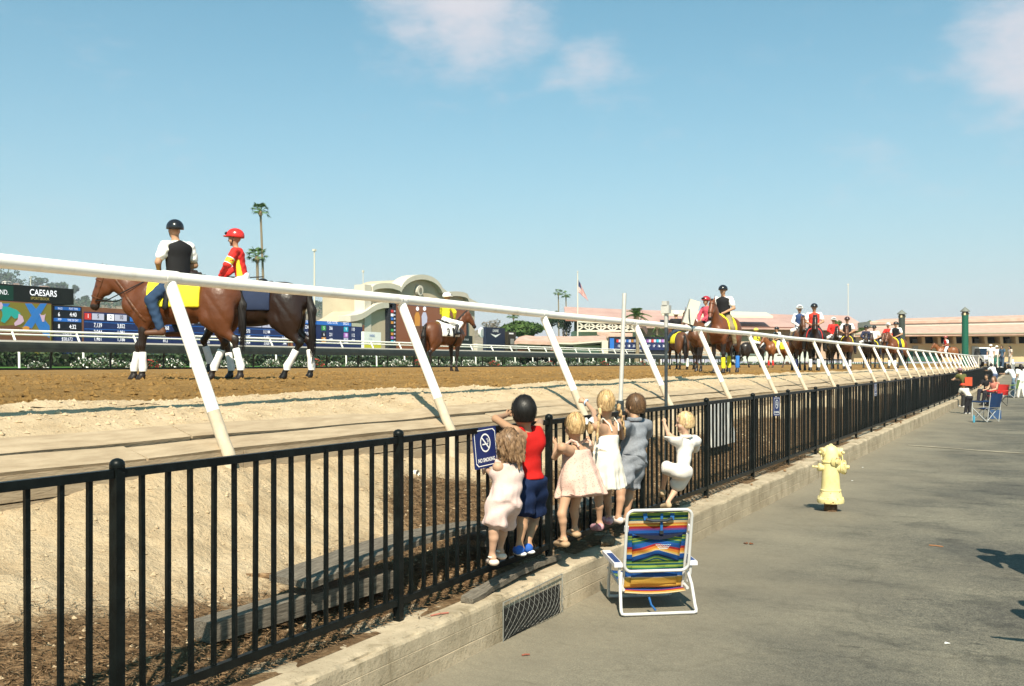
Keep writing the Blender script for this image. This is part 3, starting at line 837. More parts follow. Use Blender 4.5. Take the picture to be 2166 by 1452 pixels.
# loudspeaker on the rail
c = P(1462, 661, 5.78)
r = empty('loudspeaker', c, 0, 'tilted white loudspeaker box mounted on the running rail', 'loudspeaker')
sp = MB().obox((0,0,0), Vector((0.085,0.04,-.03)), Vector((-0.045,0.10,0.0)), Vector((0.055,0.05,0.215))).build('cabinet', mat('cream_box', (0.50,0.48,0.40), rough=0.5, var=0.05), r)
MB().obox((-.047,0.105,0.0), Vector((0.07,0.033,-.025)), Vector((-0.002,0.005,0)), Vector((0.047,0.042,0.185))).build('grille', mat('pale_grille', (0.55,0.53,0.46), rough=0.7), r)
MB().tube([(0,-0.12,0.05),(0.02,-0.17,-0.08),(0.02,-0.12,-0.25),(0.01,0.02,-0.32)], 0.012, 6).build('bracket', M_DPOLE, r, True)
MB().tube([(0.01,0.0,-0.24),(0.01,0.02,-0.36)], 0.02, 8).build('mount', M_DPOLE, r, True)

# ---- yellow hydrant
M_YEL = mat('yellow_enamel', (0.66,0.54,0.22), rough=0.5, col2=(0.74,0.64,0.32), scale=7, bump=0.15, bscale=50, spec=0.4)
def rusty(m0):
    m = m0.copy(); m.name = 'rusty_yellow_enamel'; n, l = m.node_tree.nodes, m.node_tree.links; b = n['Principled BSDF']
    src = b.inputs['Base Color'].links[0].from_socket
    tc = n.new('ShaderNodeTexCoord'); nz = n.new('ShaderNodeTexNoise'); nz.inputs['Scale'].default_value = 26; nz.inputs['Detail'].default_value = 6
    l.new(tc.outputs['Object'], nz.inputs['Vector'])
    mr = n.new('ShaderNodeMapRange'); l.new(nz.outputs[0], mr.inputs[0]); mr.inputs[1].default_value = 0.60; mr.inputs[2].default_value = 0.67
    mx = n.new('ShaderNodeMix'); mx.data_type = 'RGBA'; l.new(mr.outputs[0], mx.inputs[0]); l.new(src, mx.inputs[6]); mx.inputs[7].default_value = (0.22,0.085,0.02,1)
    l.new(mx.outputs[2], b.inputs['Base Color']); return m
M_YRUST = rusty(M_YEL)
hy = empty('fire_hydrant', (HYD.x, HYD.y, 0.0), math.asin(SN), 'yellow fire hydrant with rusty flange on the asphalt', 'hydrant')
MB().lathe([(0.075,-0.02),(0.078,0.05),(0.072,0.12),(0.07,0.15)], 18).build('buried_pipe', mat('rusty_pipe', (0.11,0.06,0.03), rough=0.9, var=0.4, scale=25, bump=0.4), hy, True)
MB().lathe([(0.13,0.120),(0.152,0.124),(0.157,0.145),(0.153,0.172),(0.140,0.180),(0.132,0.20),(0.118,0.26),(0.11,0.285)], 22).build('flange', M_YRUST, hy, True)
MB().lathe([(0.112,0.27),(0.108,0.32),(0.103,0.40),(0.098,0.50),(0.094,0.60),(0.09,0.70),(0.085,0.745),(0.068,0.782),(0.042,0.802),(0.012,0.808)], 22).build('barrel', M_YEL, hy, True)
for k in range(8):
    a = k*0.785+0.3
    MB().lathe([(0.013,0),(0.013,0.016),(0.007,0.02)], 6, (0.136*math.cos(a),0.136*math.sin(a),0.178)).build('bolt', M_YRUST, hy)
def outlet(c, d, r1, ln, cap):
    d = Vector(d).normalized(); q = d.to_track_quat('Z', 'Y').to_matrix()
    o = MB().lathe([(r1*1.0,0),(r1*0.95,ln*0.55),(r1*1.12,ln*0.6),(r1*1.15,ln*0.8)], 16, c, q).build('outlet', M_YEL, hy, True)
    MB().lathe([(r1*1.22,ln*0.78),(r1*1.25,ln*0.98),(r1*0.95,ln*1.08),(r1*0.35,ln*1.12),(r1*0.33,ln*1.12+cap),(r1*0.2,ln*1.13+cap)], 10, c, q).build('outlet_cap', M_YRUST, o, True)
outlet((-0.045,0,0.735), (-1,-0.25,-0.15), 0.044, 0.075, 0.02)
outlet((0.05,0,0.735), (1,-0.2,-0.2), 0.046, 0.08, 0.02)
outlet((0.02,-0.05,0.635), (0.12,-1,-0.25), 0.05, 0.07, 0.022)
outlet((0.05,-0.02,0.545), (1,-0.45,0.05), 0.07, 0.115, 0.03)
outlet((-0.06,0,0.535), (-1,0.0,0.12), 0.04, 0.085, 0.065)
MB().lathe([(0.022,0),(0.022,0.012),(0.012,0.02)], 6, (0.0,-0.015,0.803)).build('operating_nut', M_YRUST, hy)
MB().tube([(0.13,-0.02,0.69),(0.125,-0.06,0.63),(0.095,-0.07,0.60),(0.085,-0.04,0.62)], .005, 5).build('cap_chain', M_YRUST, hy)
MB().tube([(-0.12,-0.03,0.69),(-0.125,-0.05,0.64),(-0.10,-0.05,0.61),(-0.085,-0.03,0.63)], .005, 5).build('cap_chain', M_YRUST, hy)
MB().lathe([(.112,.262),(.121,.266),(.121,.280),(.112,.285)], 22).build('collar', M_YRUST, hy, True); MB().lathe([(.096,.60),(.104,.604),(.104,.616),(.095,.62)], 22).build('collar', M_YEL, hy, True)

# ---- striped folding beach chair
def stripe_mat():
    m, n, l, b = _newmat('striped_canvas')
    b.inputs['Roughness'].default_value = 0.75; b.inputs['Specular IOR Level'].default_value = 0.2
    at = n.new('ShaderNodeAttribute'); at.attribute_name = 'Col'
    cr = n.new('ShaderNodeValToRGB'); cr.color_ramp.interpolation = 'CONSTANT'
    lime=(0.19,0.25,0.04); teal=(0.006,0.07,0.10); cream=(0.50,0.37,0.20); orng=(0.46,0.15,0.025); yel=(0.48,0.28,0.05); red=(0.28,0.02,0.02); pur=(0.12,0.04,0.16)
    blue=(0.010,0.065,0.24); navy=(0.006,0.016,0.07); grn=(0.02,0.12,0.06)
    stops=[(0,lime),(.035,teal),(.06,lime),(.08,teal),(.10,cream),(.13,orng),(.15,yel),(.17,red),(.20,pur),(.225,blue),(.265,navy),(.295,lime),(.315,grn),(.33,lime),(.35,teal),(.38,blue),(.445,red),(.475,orng),(.51,yel),(.53,cream),
           (.545,blue),(.605,navy),(.63,grn),(.65,lime),(.67,teal),(.695,lime),(.72,grn),(.735,navy),(.76,blue),(.845,cream),(.86,yel),(.89,orng),(.925,red)]
    # a colour ramp holds 32 stops
    e = cr.color_ramp.elements; stops = stops[:32]
    e[0].position, e[0].color = 0, (*stops[0][1],1); e[1].position, e[1].color = 1.0, (*red,1)
    for p, c in stops[1:31]: e.new(p).color = (*c,1)
    l.new(at.outputs['Fac'], cr.inputs[0])
    tc = n.new('ShaderNodeTexCoord'); wv = n.new('ShaderNodeTexNoise'); wv.inputs['Scale'].default_value = 160; l.new(tc.outputs['Object'], wv.inputs['Vector'])
    mr = n.new('ShaderNodeMapRange'); l.new(wv.outputs[0], mr.inputs[0]); mr.inputs[3].default_value = 0.75; mr.inputs[4].default_value = 1.2
    mx = n.new('ShaderNodeMix'); mx.data_type = 'RGBA'; mx.blend_type = 'MULTIPLY'; mx.inputs[0].default_value = 1
    l.new(cr.outputs[0], mx.inputs[6]); l.new(mr.outputs[0], mx.inputs[7]); l.new(mx.outputs[2], b.inputs['Base Color'])
    bp = n.new('ShaderNodeBump'); bp.inputs['Strength'].default_value = 0.3; bp.inputs['Distance'].default_value = 0.004
    l.new(wv.outputs[0], bp.inputs['Height']); l.new(bp.outputs[0], b.inputs['Normal'])
    return m
M_STRIPE = stripe_mat()
M_TUBEW = mat('white_enamel_tube', (0.56,0.55,0.54), rough=0.35, var=0.05, spec=0.5)
M_PLAST = mat('white_plastic', (0.60,0.59,0.64), rough=0.45, var=0.04)
M_BLUEP = mat('blue_insert', (0.02,0.05,0.16), rough=0.5)
cb = PZ(1392, 1300, 7.04)
ch = empty('beach_chair', (cb.x, cb.y, 0.004), math.asin(SN)+R(8), 'folding beach chair with rainbow striped canvas standing on the asphalt', 'chair'); ch.scale = (1.0, 1.0, 0.97)
def back(u, w, off=0.0):      # u: 0 bottom .. 1 top of the backrest; w: sideways
    z = 0.165 + u*0.575
    y = 0.135 - u*0.15 - off
    return Vector((w, y, z))
def panel(name, u0, u1, w0, w1, off, bulge, vfun, nx=14, nz=34, sag=0.0):
    us = np.linspace(0, 1, nz); ws = np.linspace(-1, 1, nx); V = []; A = []
    for u in us:
        for w in ws:
            uu = u0 + (u1-u0)*u; ww = (w0 + (w1-w0)*u)*w
            b2 = bulge*(1-w*w)*math.sin(math.pi*min(1, max(0, u)))
            wr = 0.004*math.sin(w*5+uu*9) + 0.003*math.sin(uu*40+w*3)
            q = back(uu - sag*(1-w*w)*u*1.0, ww, off + b2 + wr); V.append(q); A.append(vfun(1-uu, w))
    i = np.arange(nz-1)[:,None]*nx + np.arange(nx-1)[None,:]
    Q = np.stack([i, i+1, i+nx+1, i+nx], -1).reshape(-1,4)
    me = np_mesh(name, [tuple(v) for v in V], Q, True, col=np.array(A)[:,None]*np.ones((1,3)))
    o = link(name, me, M_STRIPE, ch)
    md = o.modifiers.new('thickness', 'SOLIDIFY'); md.thickness = 0.006
    return o
panel('back_fabric', 0.0, 1.0, 0.215, 0.218, 0.0, 0.012, lambda v, w: min(0.999, max(0, v)))
panel('pocket', 0.36, 0.735, 0.17, 0.185, 0.014, 0.028, lambda v, w: min(0.999, max(0, v + 0.13*(1-abs(w)) - 0.03)), sag=0.055)
panel('lower_pouch', 0.05, 0.30, 0.17, 0.17, 0.012, 0.02, lambda v, w: min(0.999, max(0, v)))
mo = []
for i in range(25):
    w = -1+2*i/24; mo.append((back(0.745 - .035*(1-w*w), w*.178, .030), back(0.735 - .075*(1-w*w), w*.178, .036+.012*(1-w*w))))
MB().add([v for q in mo for v in q], [(2*i, 2*i+2, 2*i+3, 2*i+1) for i in range(24)]).build('pocket_mouth_shade', flat((0.006,0.008,0.02), .9), ch)  # dark strip: the shade of the open pocket put into its colour
rr = []
for cx_, cu, a0 in ((1,1,0),(-1,1,90),(-1,-1,180),(1,-1,270)):
    for k in range(7):
        a = R(a0 + k*15); rr.append(back(0.645 + cu*0.305 + 0.055*math.sin(a)/0.575*1.0, cx_*0.185 + 0.05*math.cos(a), 0.03 + (0.022 if cu < 0 else 0.0)))
MB().tube(rr, 0.0115, 10, closed=True).build('pillow_bar', M_TUBEW, ch, True)
for s in (-1, 1):
    MB().tube([back(-0.06, s*0.222, -0.01), back(0.3, s*0.222, 0.0), back(0.72, s*0.224, 0.005)], 0.011, 10).build('back_tube', M_TUBEW, ch, True)
    MB().tube([back(0.77, s*0.232, 0.022), back(0.84, s*0.232, 0.024)], 0.017, 10).build('hinge_sleeve', M_PLAST, ch, True)
    MB().tube([(s*0.245,0.09,0.29), (s*0.262,0.05,0.20), (s*0.27,0.0,0.06), (s*0.272,-0.02,0.03)], 0.012, 10).build('leg', M_TUBEW, ch, True)
    MB().tube([(s*0.24,0.50,0.02), (s*0.245,0.47,0.16), (s*0.25,0.38,0.34)], 0.012, 10).build('leg', M_TUBEW, ch, True)
    MB().tube([(s*0.235,0.06,0.17), (s*0.235,0.30,0.20), (s*0.235,0.52,0.235)], 0.012, 10).build('seat_tube', M_TUBEW, ch, True)
    ar = MB().obox((s*0.275,0.235,0.365), (0.03,0,0), (0,0.19,0.012), (0,0.001,0.014)).build('armrest', M_PLAST, ch)
    MB().obox((s*0.275,0.20,0.378), (0.02,0,0), (0,0.12,0.008), (0,0.0003,0.004)).build('insert', M_BLUEP, ar)
    MB().tube([(s*0.262,0.07,0.36), (s*0.26,0.08,0.28), (s*0.25,0.10,0.21)], 0.012, 8).build('arm_support', M_TUBEW, ch, True)
MB().tube([(-0.272,-0.02,0.03), (-0.268,-0.03,0.016), (-0.25,-0.035,0.013), (0,-0.035,0.013), (0.25,-0.035,0.013), (0.268,-0.03,0.016), (0.272,-0.02,0.03)], 0.012, 10).build('rear_foot_bar', M_TUBEW, ch, True)
MB().tube([(-0.24,0.50,0.02),(0,0.505,0.013),(0.24,0.50,0.02)], 0.012, 10).build('front_foot_bar', M_TUBEW, ch, True)
se = grid_mesh('seat_fabric', np.linspace(0.07,0.53,12), np.linspace(-0.225,0.225,10), lambda U, W: (W, U, 0.155+0.14*(U-0.07)-0.02*np.cos(W*6)))
ca = se.color_attributes.new('Col', 'FLOAT_COLOR', 'POINT')
for i, v in enumerate(se.vertices): ca.data[i].color = ((v.co.y*1.6) % 1,)*3 + (1,)
o = link('seat_fabric', se, M_STRIPE, ch); md = o.modifiers.new('thickness','SOLIDIFY'); md.thickness = 0.006
M_STRAP = mat('blue_webbing', (0.012,0.10,0.30), rough=0.7)
MB().bar((0.021,-0.012,0.60),(0.021,-0.022,0.735),0.018,0.004,up=(0,1,0)).build('strap', M_STRAP, ch)
MB().box((0.008,-0.020,0.585),(0.034,-0.006,0.61)).build('buckle', flat((0.02,0.02,0.02)), ch)
for x in (-0.10, 0.10):
    MB().bar((x,-0.018,0.738),(x*0.95,-0.022,0.69),0.028,0.006,up=(0,1,0)).build('strap', M_STRAP, ch)
MB().tube([(-0.095,-0.022,0.698),(-0.04,-0.034,0.685),(0.05,-0.034,0.686),(0.095,-0.022,0.70)], 0.011, 8).build('carry_handle', flat((0.02,0.03,0.04)), ch, True)
MB().tube([(-0.06,0.02,0.12),(-0.05,0.0,0.07),(-0.02,-0.01,0.03)], 0.008, 6).build('hanging_strap', M_STRAP, ch, True)
for k, zz in enumerate((0.515,0.50,0.488)):          # embroidered lettering on the pocket
    w = 0.055 - 0.012*k
    pts = [(0.02-w+2*w*q/24, -0.062-0.0*q, zz+0.004*math.sin(q*2.2)) for q in range(25)]
    MB().tube(pts, 0.0016, 4, cap=False).build('embroidery', flat((0.55,0.72,0.78)), ch)

# ---- apron litter
def az_(x, y): return float(asp(np.array([y]), np.array([x]))[2][0])
for i_, v_ in enumerate(SEAM.v): SEAM.v[i_] = (v_[0], v_[1], az_(v_[0], v_[1])+.008)
M_LEAF = mat('dead_leaf', (0.16,0.055,0.02), rough=0.8, var=0.3, scale=60)
SEAM.build('concrete_seam', mat('seam_concrete', (0.27,0.235,0.17), rough=0.9, var=0.2, scale=5)); struct(bpy.data.objects['concrete_seam'])
for k, (x, y, s, lb) in enumerate(((1583,1152,0.035,'curled brown leaf on the asphalt right of the beach chair'),)):
    c = PZ(x, y, 2106*1.78/(y-768)); m = MB()
    for q in range(6):
        a = q*1.1; d = Vector((math.cos(a), math.sin(a)*0.7, 0)); e = Vector((-d.y, d.x, 0))
        m.add([d*s*0.2, d*s+e*s*0.35+Vector((0,0,s*0.4)), d*s*1.5+Vector((0,0,s*0.1)), d*s-e*s*0.35+Vector((0,0,s*0.35))], [(0,1,2,3)])
    o = m.build('dead_leaf', M_LEAF); o.location = (c.x, c.y, az_(c.x, c.y)+.002); tag(o, lb, 'leaf')
for x, y, ln, ang, cl, lb in ((1980,1158,0.13,-0.2,(0.35,0.16,0.07),'short brown stick on the asphalt beyond the hydrant shadow'), (1112,1388,0.05,0.8,(0.25,0.08,0.05),'tiny reddish twig on the asphalt below the wire mesh'), (930,1302,0.12,1.1,(0.38,0.14,0.10),'reddish straw lying on the kerb top by the second post')):
    zc = 0.0 if 'asphalt' in lb else KT
    c = PZ(x, y, 2106*(CAMZ-zc)/(y-768)); d = Vector((math.cos(ang), math.sin(ang), 0))*ln/2
    c.z = az_(c.x, c.y) if zc == 0 else KT
    tag(MB().tube([c-d+Vector((0,0,0.007)), c+Vector((0,0,0.010)), c+d+Vector((0,0,0.007))], 0.005, 6).build('small_stick', flat(cl)), lb, 'stick')
for x, y, lb in ((1803,1018,'white paper scrap on the asphalt right of the hydrant'), (2003,1362,'small white scrap on the asphalt near the lower right'), (1825,990,'tiny white scrap close to the kerb behind the hydrant')):
    c = PZ(x, y, 2106*CAMZ/(y-768))
    tag(MB().add([(-0.014,-0.006,0),(0.016,-0.012,0.006),(0.02,0.01,0.002),(-0.012,0.012,0.007)], [(0,1,2,3)]).build('paper_scrap', flat((0.8,0.8,0.78)), None, False, (c.x, c.y, az_(c.x, c.y)+.003)), lb, 'litter')

# white panel leaning behind the fence, dry weeds along the kerb
pa_ = P(1508, 1003, 4.0); pb_ = P(1558, 990, 4.0)
wp = empty('lattice_board', ((pa_.x+pb_.x)/2, (pa_.y+pb_.y)/2, .6), label='white slatted panel leaning behind the fence right of the toddler', cat='panel')
for k in range(5):
    a = pa_.lerp(pb_, (k+.06)/5); c2 = pa_.lerp(pb_, (k+.94)/5); z0, z1 = .62, 1.20
    m = MB().add([(a.x,a.y,z0),(c2.x,c2.y,z0),(c2.x-.10,c2.y,z1),(a.x-.10,a.y,z1),(a.x-.03,a.y,z0),(c2.x-.03,c2.y,z0),(c2.x-.13,c2.y,z1),(a.x-.13,a.y,z1)], [(0,1,2,3),(7,6,5,4),(0,4,5,1),(1,5,6,2),(2,6,7,3),(3,7,4,0)])
    o = m.build('slat', mat('grey_white_slat', (0.50,0.49,0.46), rough=.7), wp); o.location = -wp.location
o = MB().bar((pa_.x-.10,pa_.y-.03,.9),(pb_.x-.10,pb_.y+.08,.9),.03,.06).build('cross_rail', flat((0.04,0.12,0.25)), wp); o.location = -wp.location
def weed(x, y, s, lb):
    c2 = P(x, y, 3.12); m = MB(); rd = random.Random(int(x))
    for i in range(26):
        a = rd.uniform(0,6.28); e = rd.uniform(.1,1.2); d = Vector((math.cos(a)*math.cos(e), math.sin(a)*math.cos(e), math.sin(e)))*s*rd.uniform(.5,1); w = Vector((-d.y,d.x,0)).normalized()*s*.06
        m.add([-w, w, d*.6+w*.8, d+Vector((0,0,-s*.15)), d*.6-w*.8], [(0,1,2,3,4)])
    tag(m.build('dry_weed', mat('dry_weed', (0.20,0.085,0.03), rough=.85, col2=(0.42,0.24,0.10), scale=40), None, False, (-3.12, c2.y, KT+frise(c2.y))), lb, 'weed')
weed(1660, 985, .07, 'dry brown weed on the kerb left of the hydrant'); weed(1590, 1020, .05, 'tuft of dry grass on the kerb between toddler and hydrant'); weed(1905, 900, .10, 'orange dead weed on the kerb beyond the hydrant'); weed(1022, 1252, .035, 'small straw tuft at the near end of the kerb plank')
# rail couplings
for i in range(7):
    t_ = 2.0 + i*6.44
    rpart(MB().tube([(-P_RAIL,t_-.07,RZ),(-P_RAIL,t_+.07,RZ)], .0492, 18, cap=False), 'coupling')
    for dt_ in (-.045,.045):
        rpart(MB().lathe([(.009,0),(.009,.006),(.004,.008)], 6, (-P_RAIL+.0485, t_+dt_, RZ), Matrix.Rotation(R(90),3,'Y')), 'bolt', M_GALV)
# ================================================================== SOFT BODIES
# bodies are grown as one continuous surface from a smooth union of rounded shapes (surface nets)
class Cap:
    def __init__(s, a, b, ra, rb=None, col=(1,1,1), k=0.03, flat=None, reg=None):
        s.a = np.array(a, float); s.b = np.array(b, float); s.ra = ra; s.rb = ra if rb is None else rb
        s.col = col; s.k = k; s.flat = flat
    def bbox(s):
        r = max(s.ra, s.rb)
        if s.flat: r = r*max(1.0, 1.0/s.flat[1])
        return np.minimum(s.a, s.b)-r, np.maximum(s.a, s.b)+r
    def d(s, X):
        ab = s.b-s.a; L = max(1e-9, ab@ab)
        t = np.clip(((X-s.a)@ab)/L, 0, 1)
        q = X - s.a - t[...,None]*ab
        if s.flat:
            n = np.array(s.flat[0], float); n /= np.linalg.norm(n)
            q = q + n*((q@n)*(s.flat[1]-1))[...,None]
        return np.sqrt((q*q).sum(-1)) - (s.ra + (s.rb-s.ra)*t)
class Ell:
    def __init__(s, c, r, col=(1,1,1), k=0.03, rot=None):
        s.c = np.array(c, float); s.r = np.array(r, float); s.col = col; s.k = k
        s.R = np.array(rot.to_3x3(), float) if rot is not None else None
    def bbox(s):
        m = s.r if s.R is None else np.abs(s.R)@s.r
        return s.c-m, s.c+m
    def d(s, X):
        q = X-s.c
        if s.R is not None: q = q@s.R
        k0 = np.sqrt(((q/s.r)**2).sum(-1)); k1 = np.sqrt(((q/s.r**2)**2).sum(-1))
        return np.where(k1 > 1e-9, k0*(k0-1)/np.maximum(k1,1e-9), -s.r.min())
class Fn:
    def __init__(s, f, lo, hi, col=(1,1,1), k=0.01): s.f = f; s.lo = np.array(lo,float); s.hi = np.array(hi,float); s.col = col; s.k = k
    def bbox(s): return s.lo, s.hi
    def d(s, X): return s.f(X)

def surf(name, prims, h, inflate=0.0, cut=None, disp=None, colfn=None, kmul=1.0):
    """mesh of the smooth union of prims; cut(X) > 0 is removed; disp(X) is added to the distance"""
    lo = np.min([p.bbox()[0] for p in prims], 0) - inflate - 3*h
    hi = np.max([p.bbox()[1] for p in prims], 0) + inflate + 3*h
    n = np.ceil((hi-lo)/h).astype(int)+1
    ax = [lo[i] + h*np.arange(n[i]) for i in range(3)]
    D = np.full(n, 9.0, dtype=np.float32); best = np.full(n, 9.0, dtype=np.float32); who = np.zeros(n, dtype=np.int16)
    for pi, p in enumerate(prims):
        a, b = p.bbox(); mg = p.k*kmul + inflate + 3*h
        i0 = np.maximum(0, np.floor((a-mg-lo)/h).astype(int)); i1 = np.minimum(n, np.ceil((b+mg-lo)/h).astype(int)+1)
        sl = tuple(slice(i0[i], i1[i]) for i in range(3))
        X = np.stack(np.meshgrid(*[ax[i][sl[i]] for i in range(3)], indexing='ij'), -1)
        d = p.d(X).astype(np.float32)
        cur = D[sl]; k = max(1e-5, p.k*kmul)
        hh = np.clip(0.5+0.5*(cur-d)/k, 0, 1)
        D[sl] = np.where(cur > 8, d, cur*(1-hh)+d*hh-k*hh*(1-hh))
        bb = best[sl]; w = who[sl]; mk = d < bb; w[mk] = pi; bb[mk] = d[mk]
    if inflate: D -= inflate
    if cut is not None or disp is not None:
        X = np.stack(np.meshgrid(*ax, indexing='ij'), -1)
        if disp is not None: D = D + disp(X).astype(np.float32)
        if cut is not None: D = np.maximum(D, cut(X).astype(np.float32))
    D[0]=D[-1]=9; D[:,0]=D[:,-1]=9; D[:,:,0]=D[:,:,-1]=9
    s = D < 0
    c = np.zeros(tuple(n-1), dtype=np.int8); offs = [(i,j,k) for i in (0,1) for j in (0,1) for k in (0,1)]
    def sub(A, o): return A[o[0]:o[0]+n[0]-1, o[1]:o[1]+n[1]-1, o[2]:o[2]+n[2]-1]
    for o in offs: c += sub(s, o)
    act = (c > 0) & (c < 8)
    ci = np.argwhere(act); idx = np.full(act.shape, -1, dtype=np.int32); idx[act] = np.arange(len(ci))
    acc = np.zeros((len(ci),3)); cnt = np.zeros(len(ci))
    for o in offs:
        for a in range(3):
            if o[a]: continue
            o2 = list(o); o2[a] = 1
            d0 = sub(D, o)[act]; d1 = sub(D, o2)[act]; m = (d0 < 0) != (d1 < 0)
            t = np.where(m, d0/np.where(m, d0-d1, 1), 0); t = np.clip(t, 0, 1)
            pos = np.array(o, float)[None]*np.ones((len(ci),1)); pos[:,a] = t
            acc[m] += pos[m]; cnt[m] += 1
    V = (ci + acc/np.maximum(cnt,1)[:,None])*h + lo
    Q = []
    for a in range(3):
        b, e = (a+1)%3, (a+2)%3
        sl0 = [slice(None)]*3; sl1 = [slice(None)]*3; sl0[a] = slice(0,-1); sl1[a] = slice(1,None)
        s0 = s[tuple(sl0)]; s1 = s[tuple(sl1)]
        ed = np.argwhere(s0 != s1)
        ed = ed[(ed[:,b] >= 1) & (ed[:,e] >= 1) & (ed[:,b] < n[b]-1) & (ed[:,e] < n[e]-1)]
        ins = s0[tuple(ed.T)]
        def at(db, de):
            q = ed.copy(); q[:,b] -= db; q[:,e] -= de; return idx[tuple(q.T)]
        q = np.stack([at(1,1), at(0,1), at(0,0), at(1,0)], -1)
        q[~ins] = q[~ins][:, ::-1]
        Q.append(q)
    Q = np.concatenate(Q); Q = Q[(Q >= 0).all(1)]
    cols = np.array([p.col for p in prims], dtype=np.float32)
    col = cols[who[tuple(ci.T)]]
    # soften colour borders a little
    W = np.zeros((len(V),3)); cn = np.zeros(len(V))
    for it in range(2):
        W[:] = 0; cn[:] = 0
        for j in range(4):
            np.add.at(W, Q[:,j], col[Q[:,(j+1)%4]]); np.add.at(cn, Q[:,j], 1)
        col = 0.5*col + 0.5*W/np.maximum(cn,1)[:,None]
    if colfn is not None: col = colfn(V, col)
    # relax the net slightly
    for it in range(2):
        W[:] = 0; cn[:] = 0
        for j in range(4):
            np.add.at(W, Q[:,j], V[Q[:,(j+1)%4]] + V[Q[:,(j+3)%4]]); np.add.at(cn, Q[:,j], 2)
        V = 0.5*V + 0.5*W/np.maximum(cn,1)[:,None]
    return np_mesh(name, V, Q, True, col=col)

def slabcut(p, n, w):
    p = np.array(p, float); n = np.array(n, float); n /= np.linalg.norm(n)
    return lambda X: np.abs((X-p)@n) - w
def above(p, n):
    p = np.array(p, float); n = np.array(n, float); n /= np.linalg.norm(n)
    return lambda X: (X-p)@n
def both(*fs): return lambda X: np.maximum.reduce([f(X) for f in fs])
def V3(*a): return np.array(a, float)
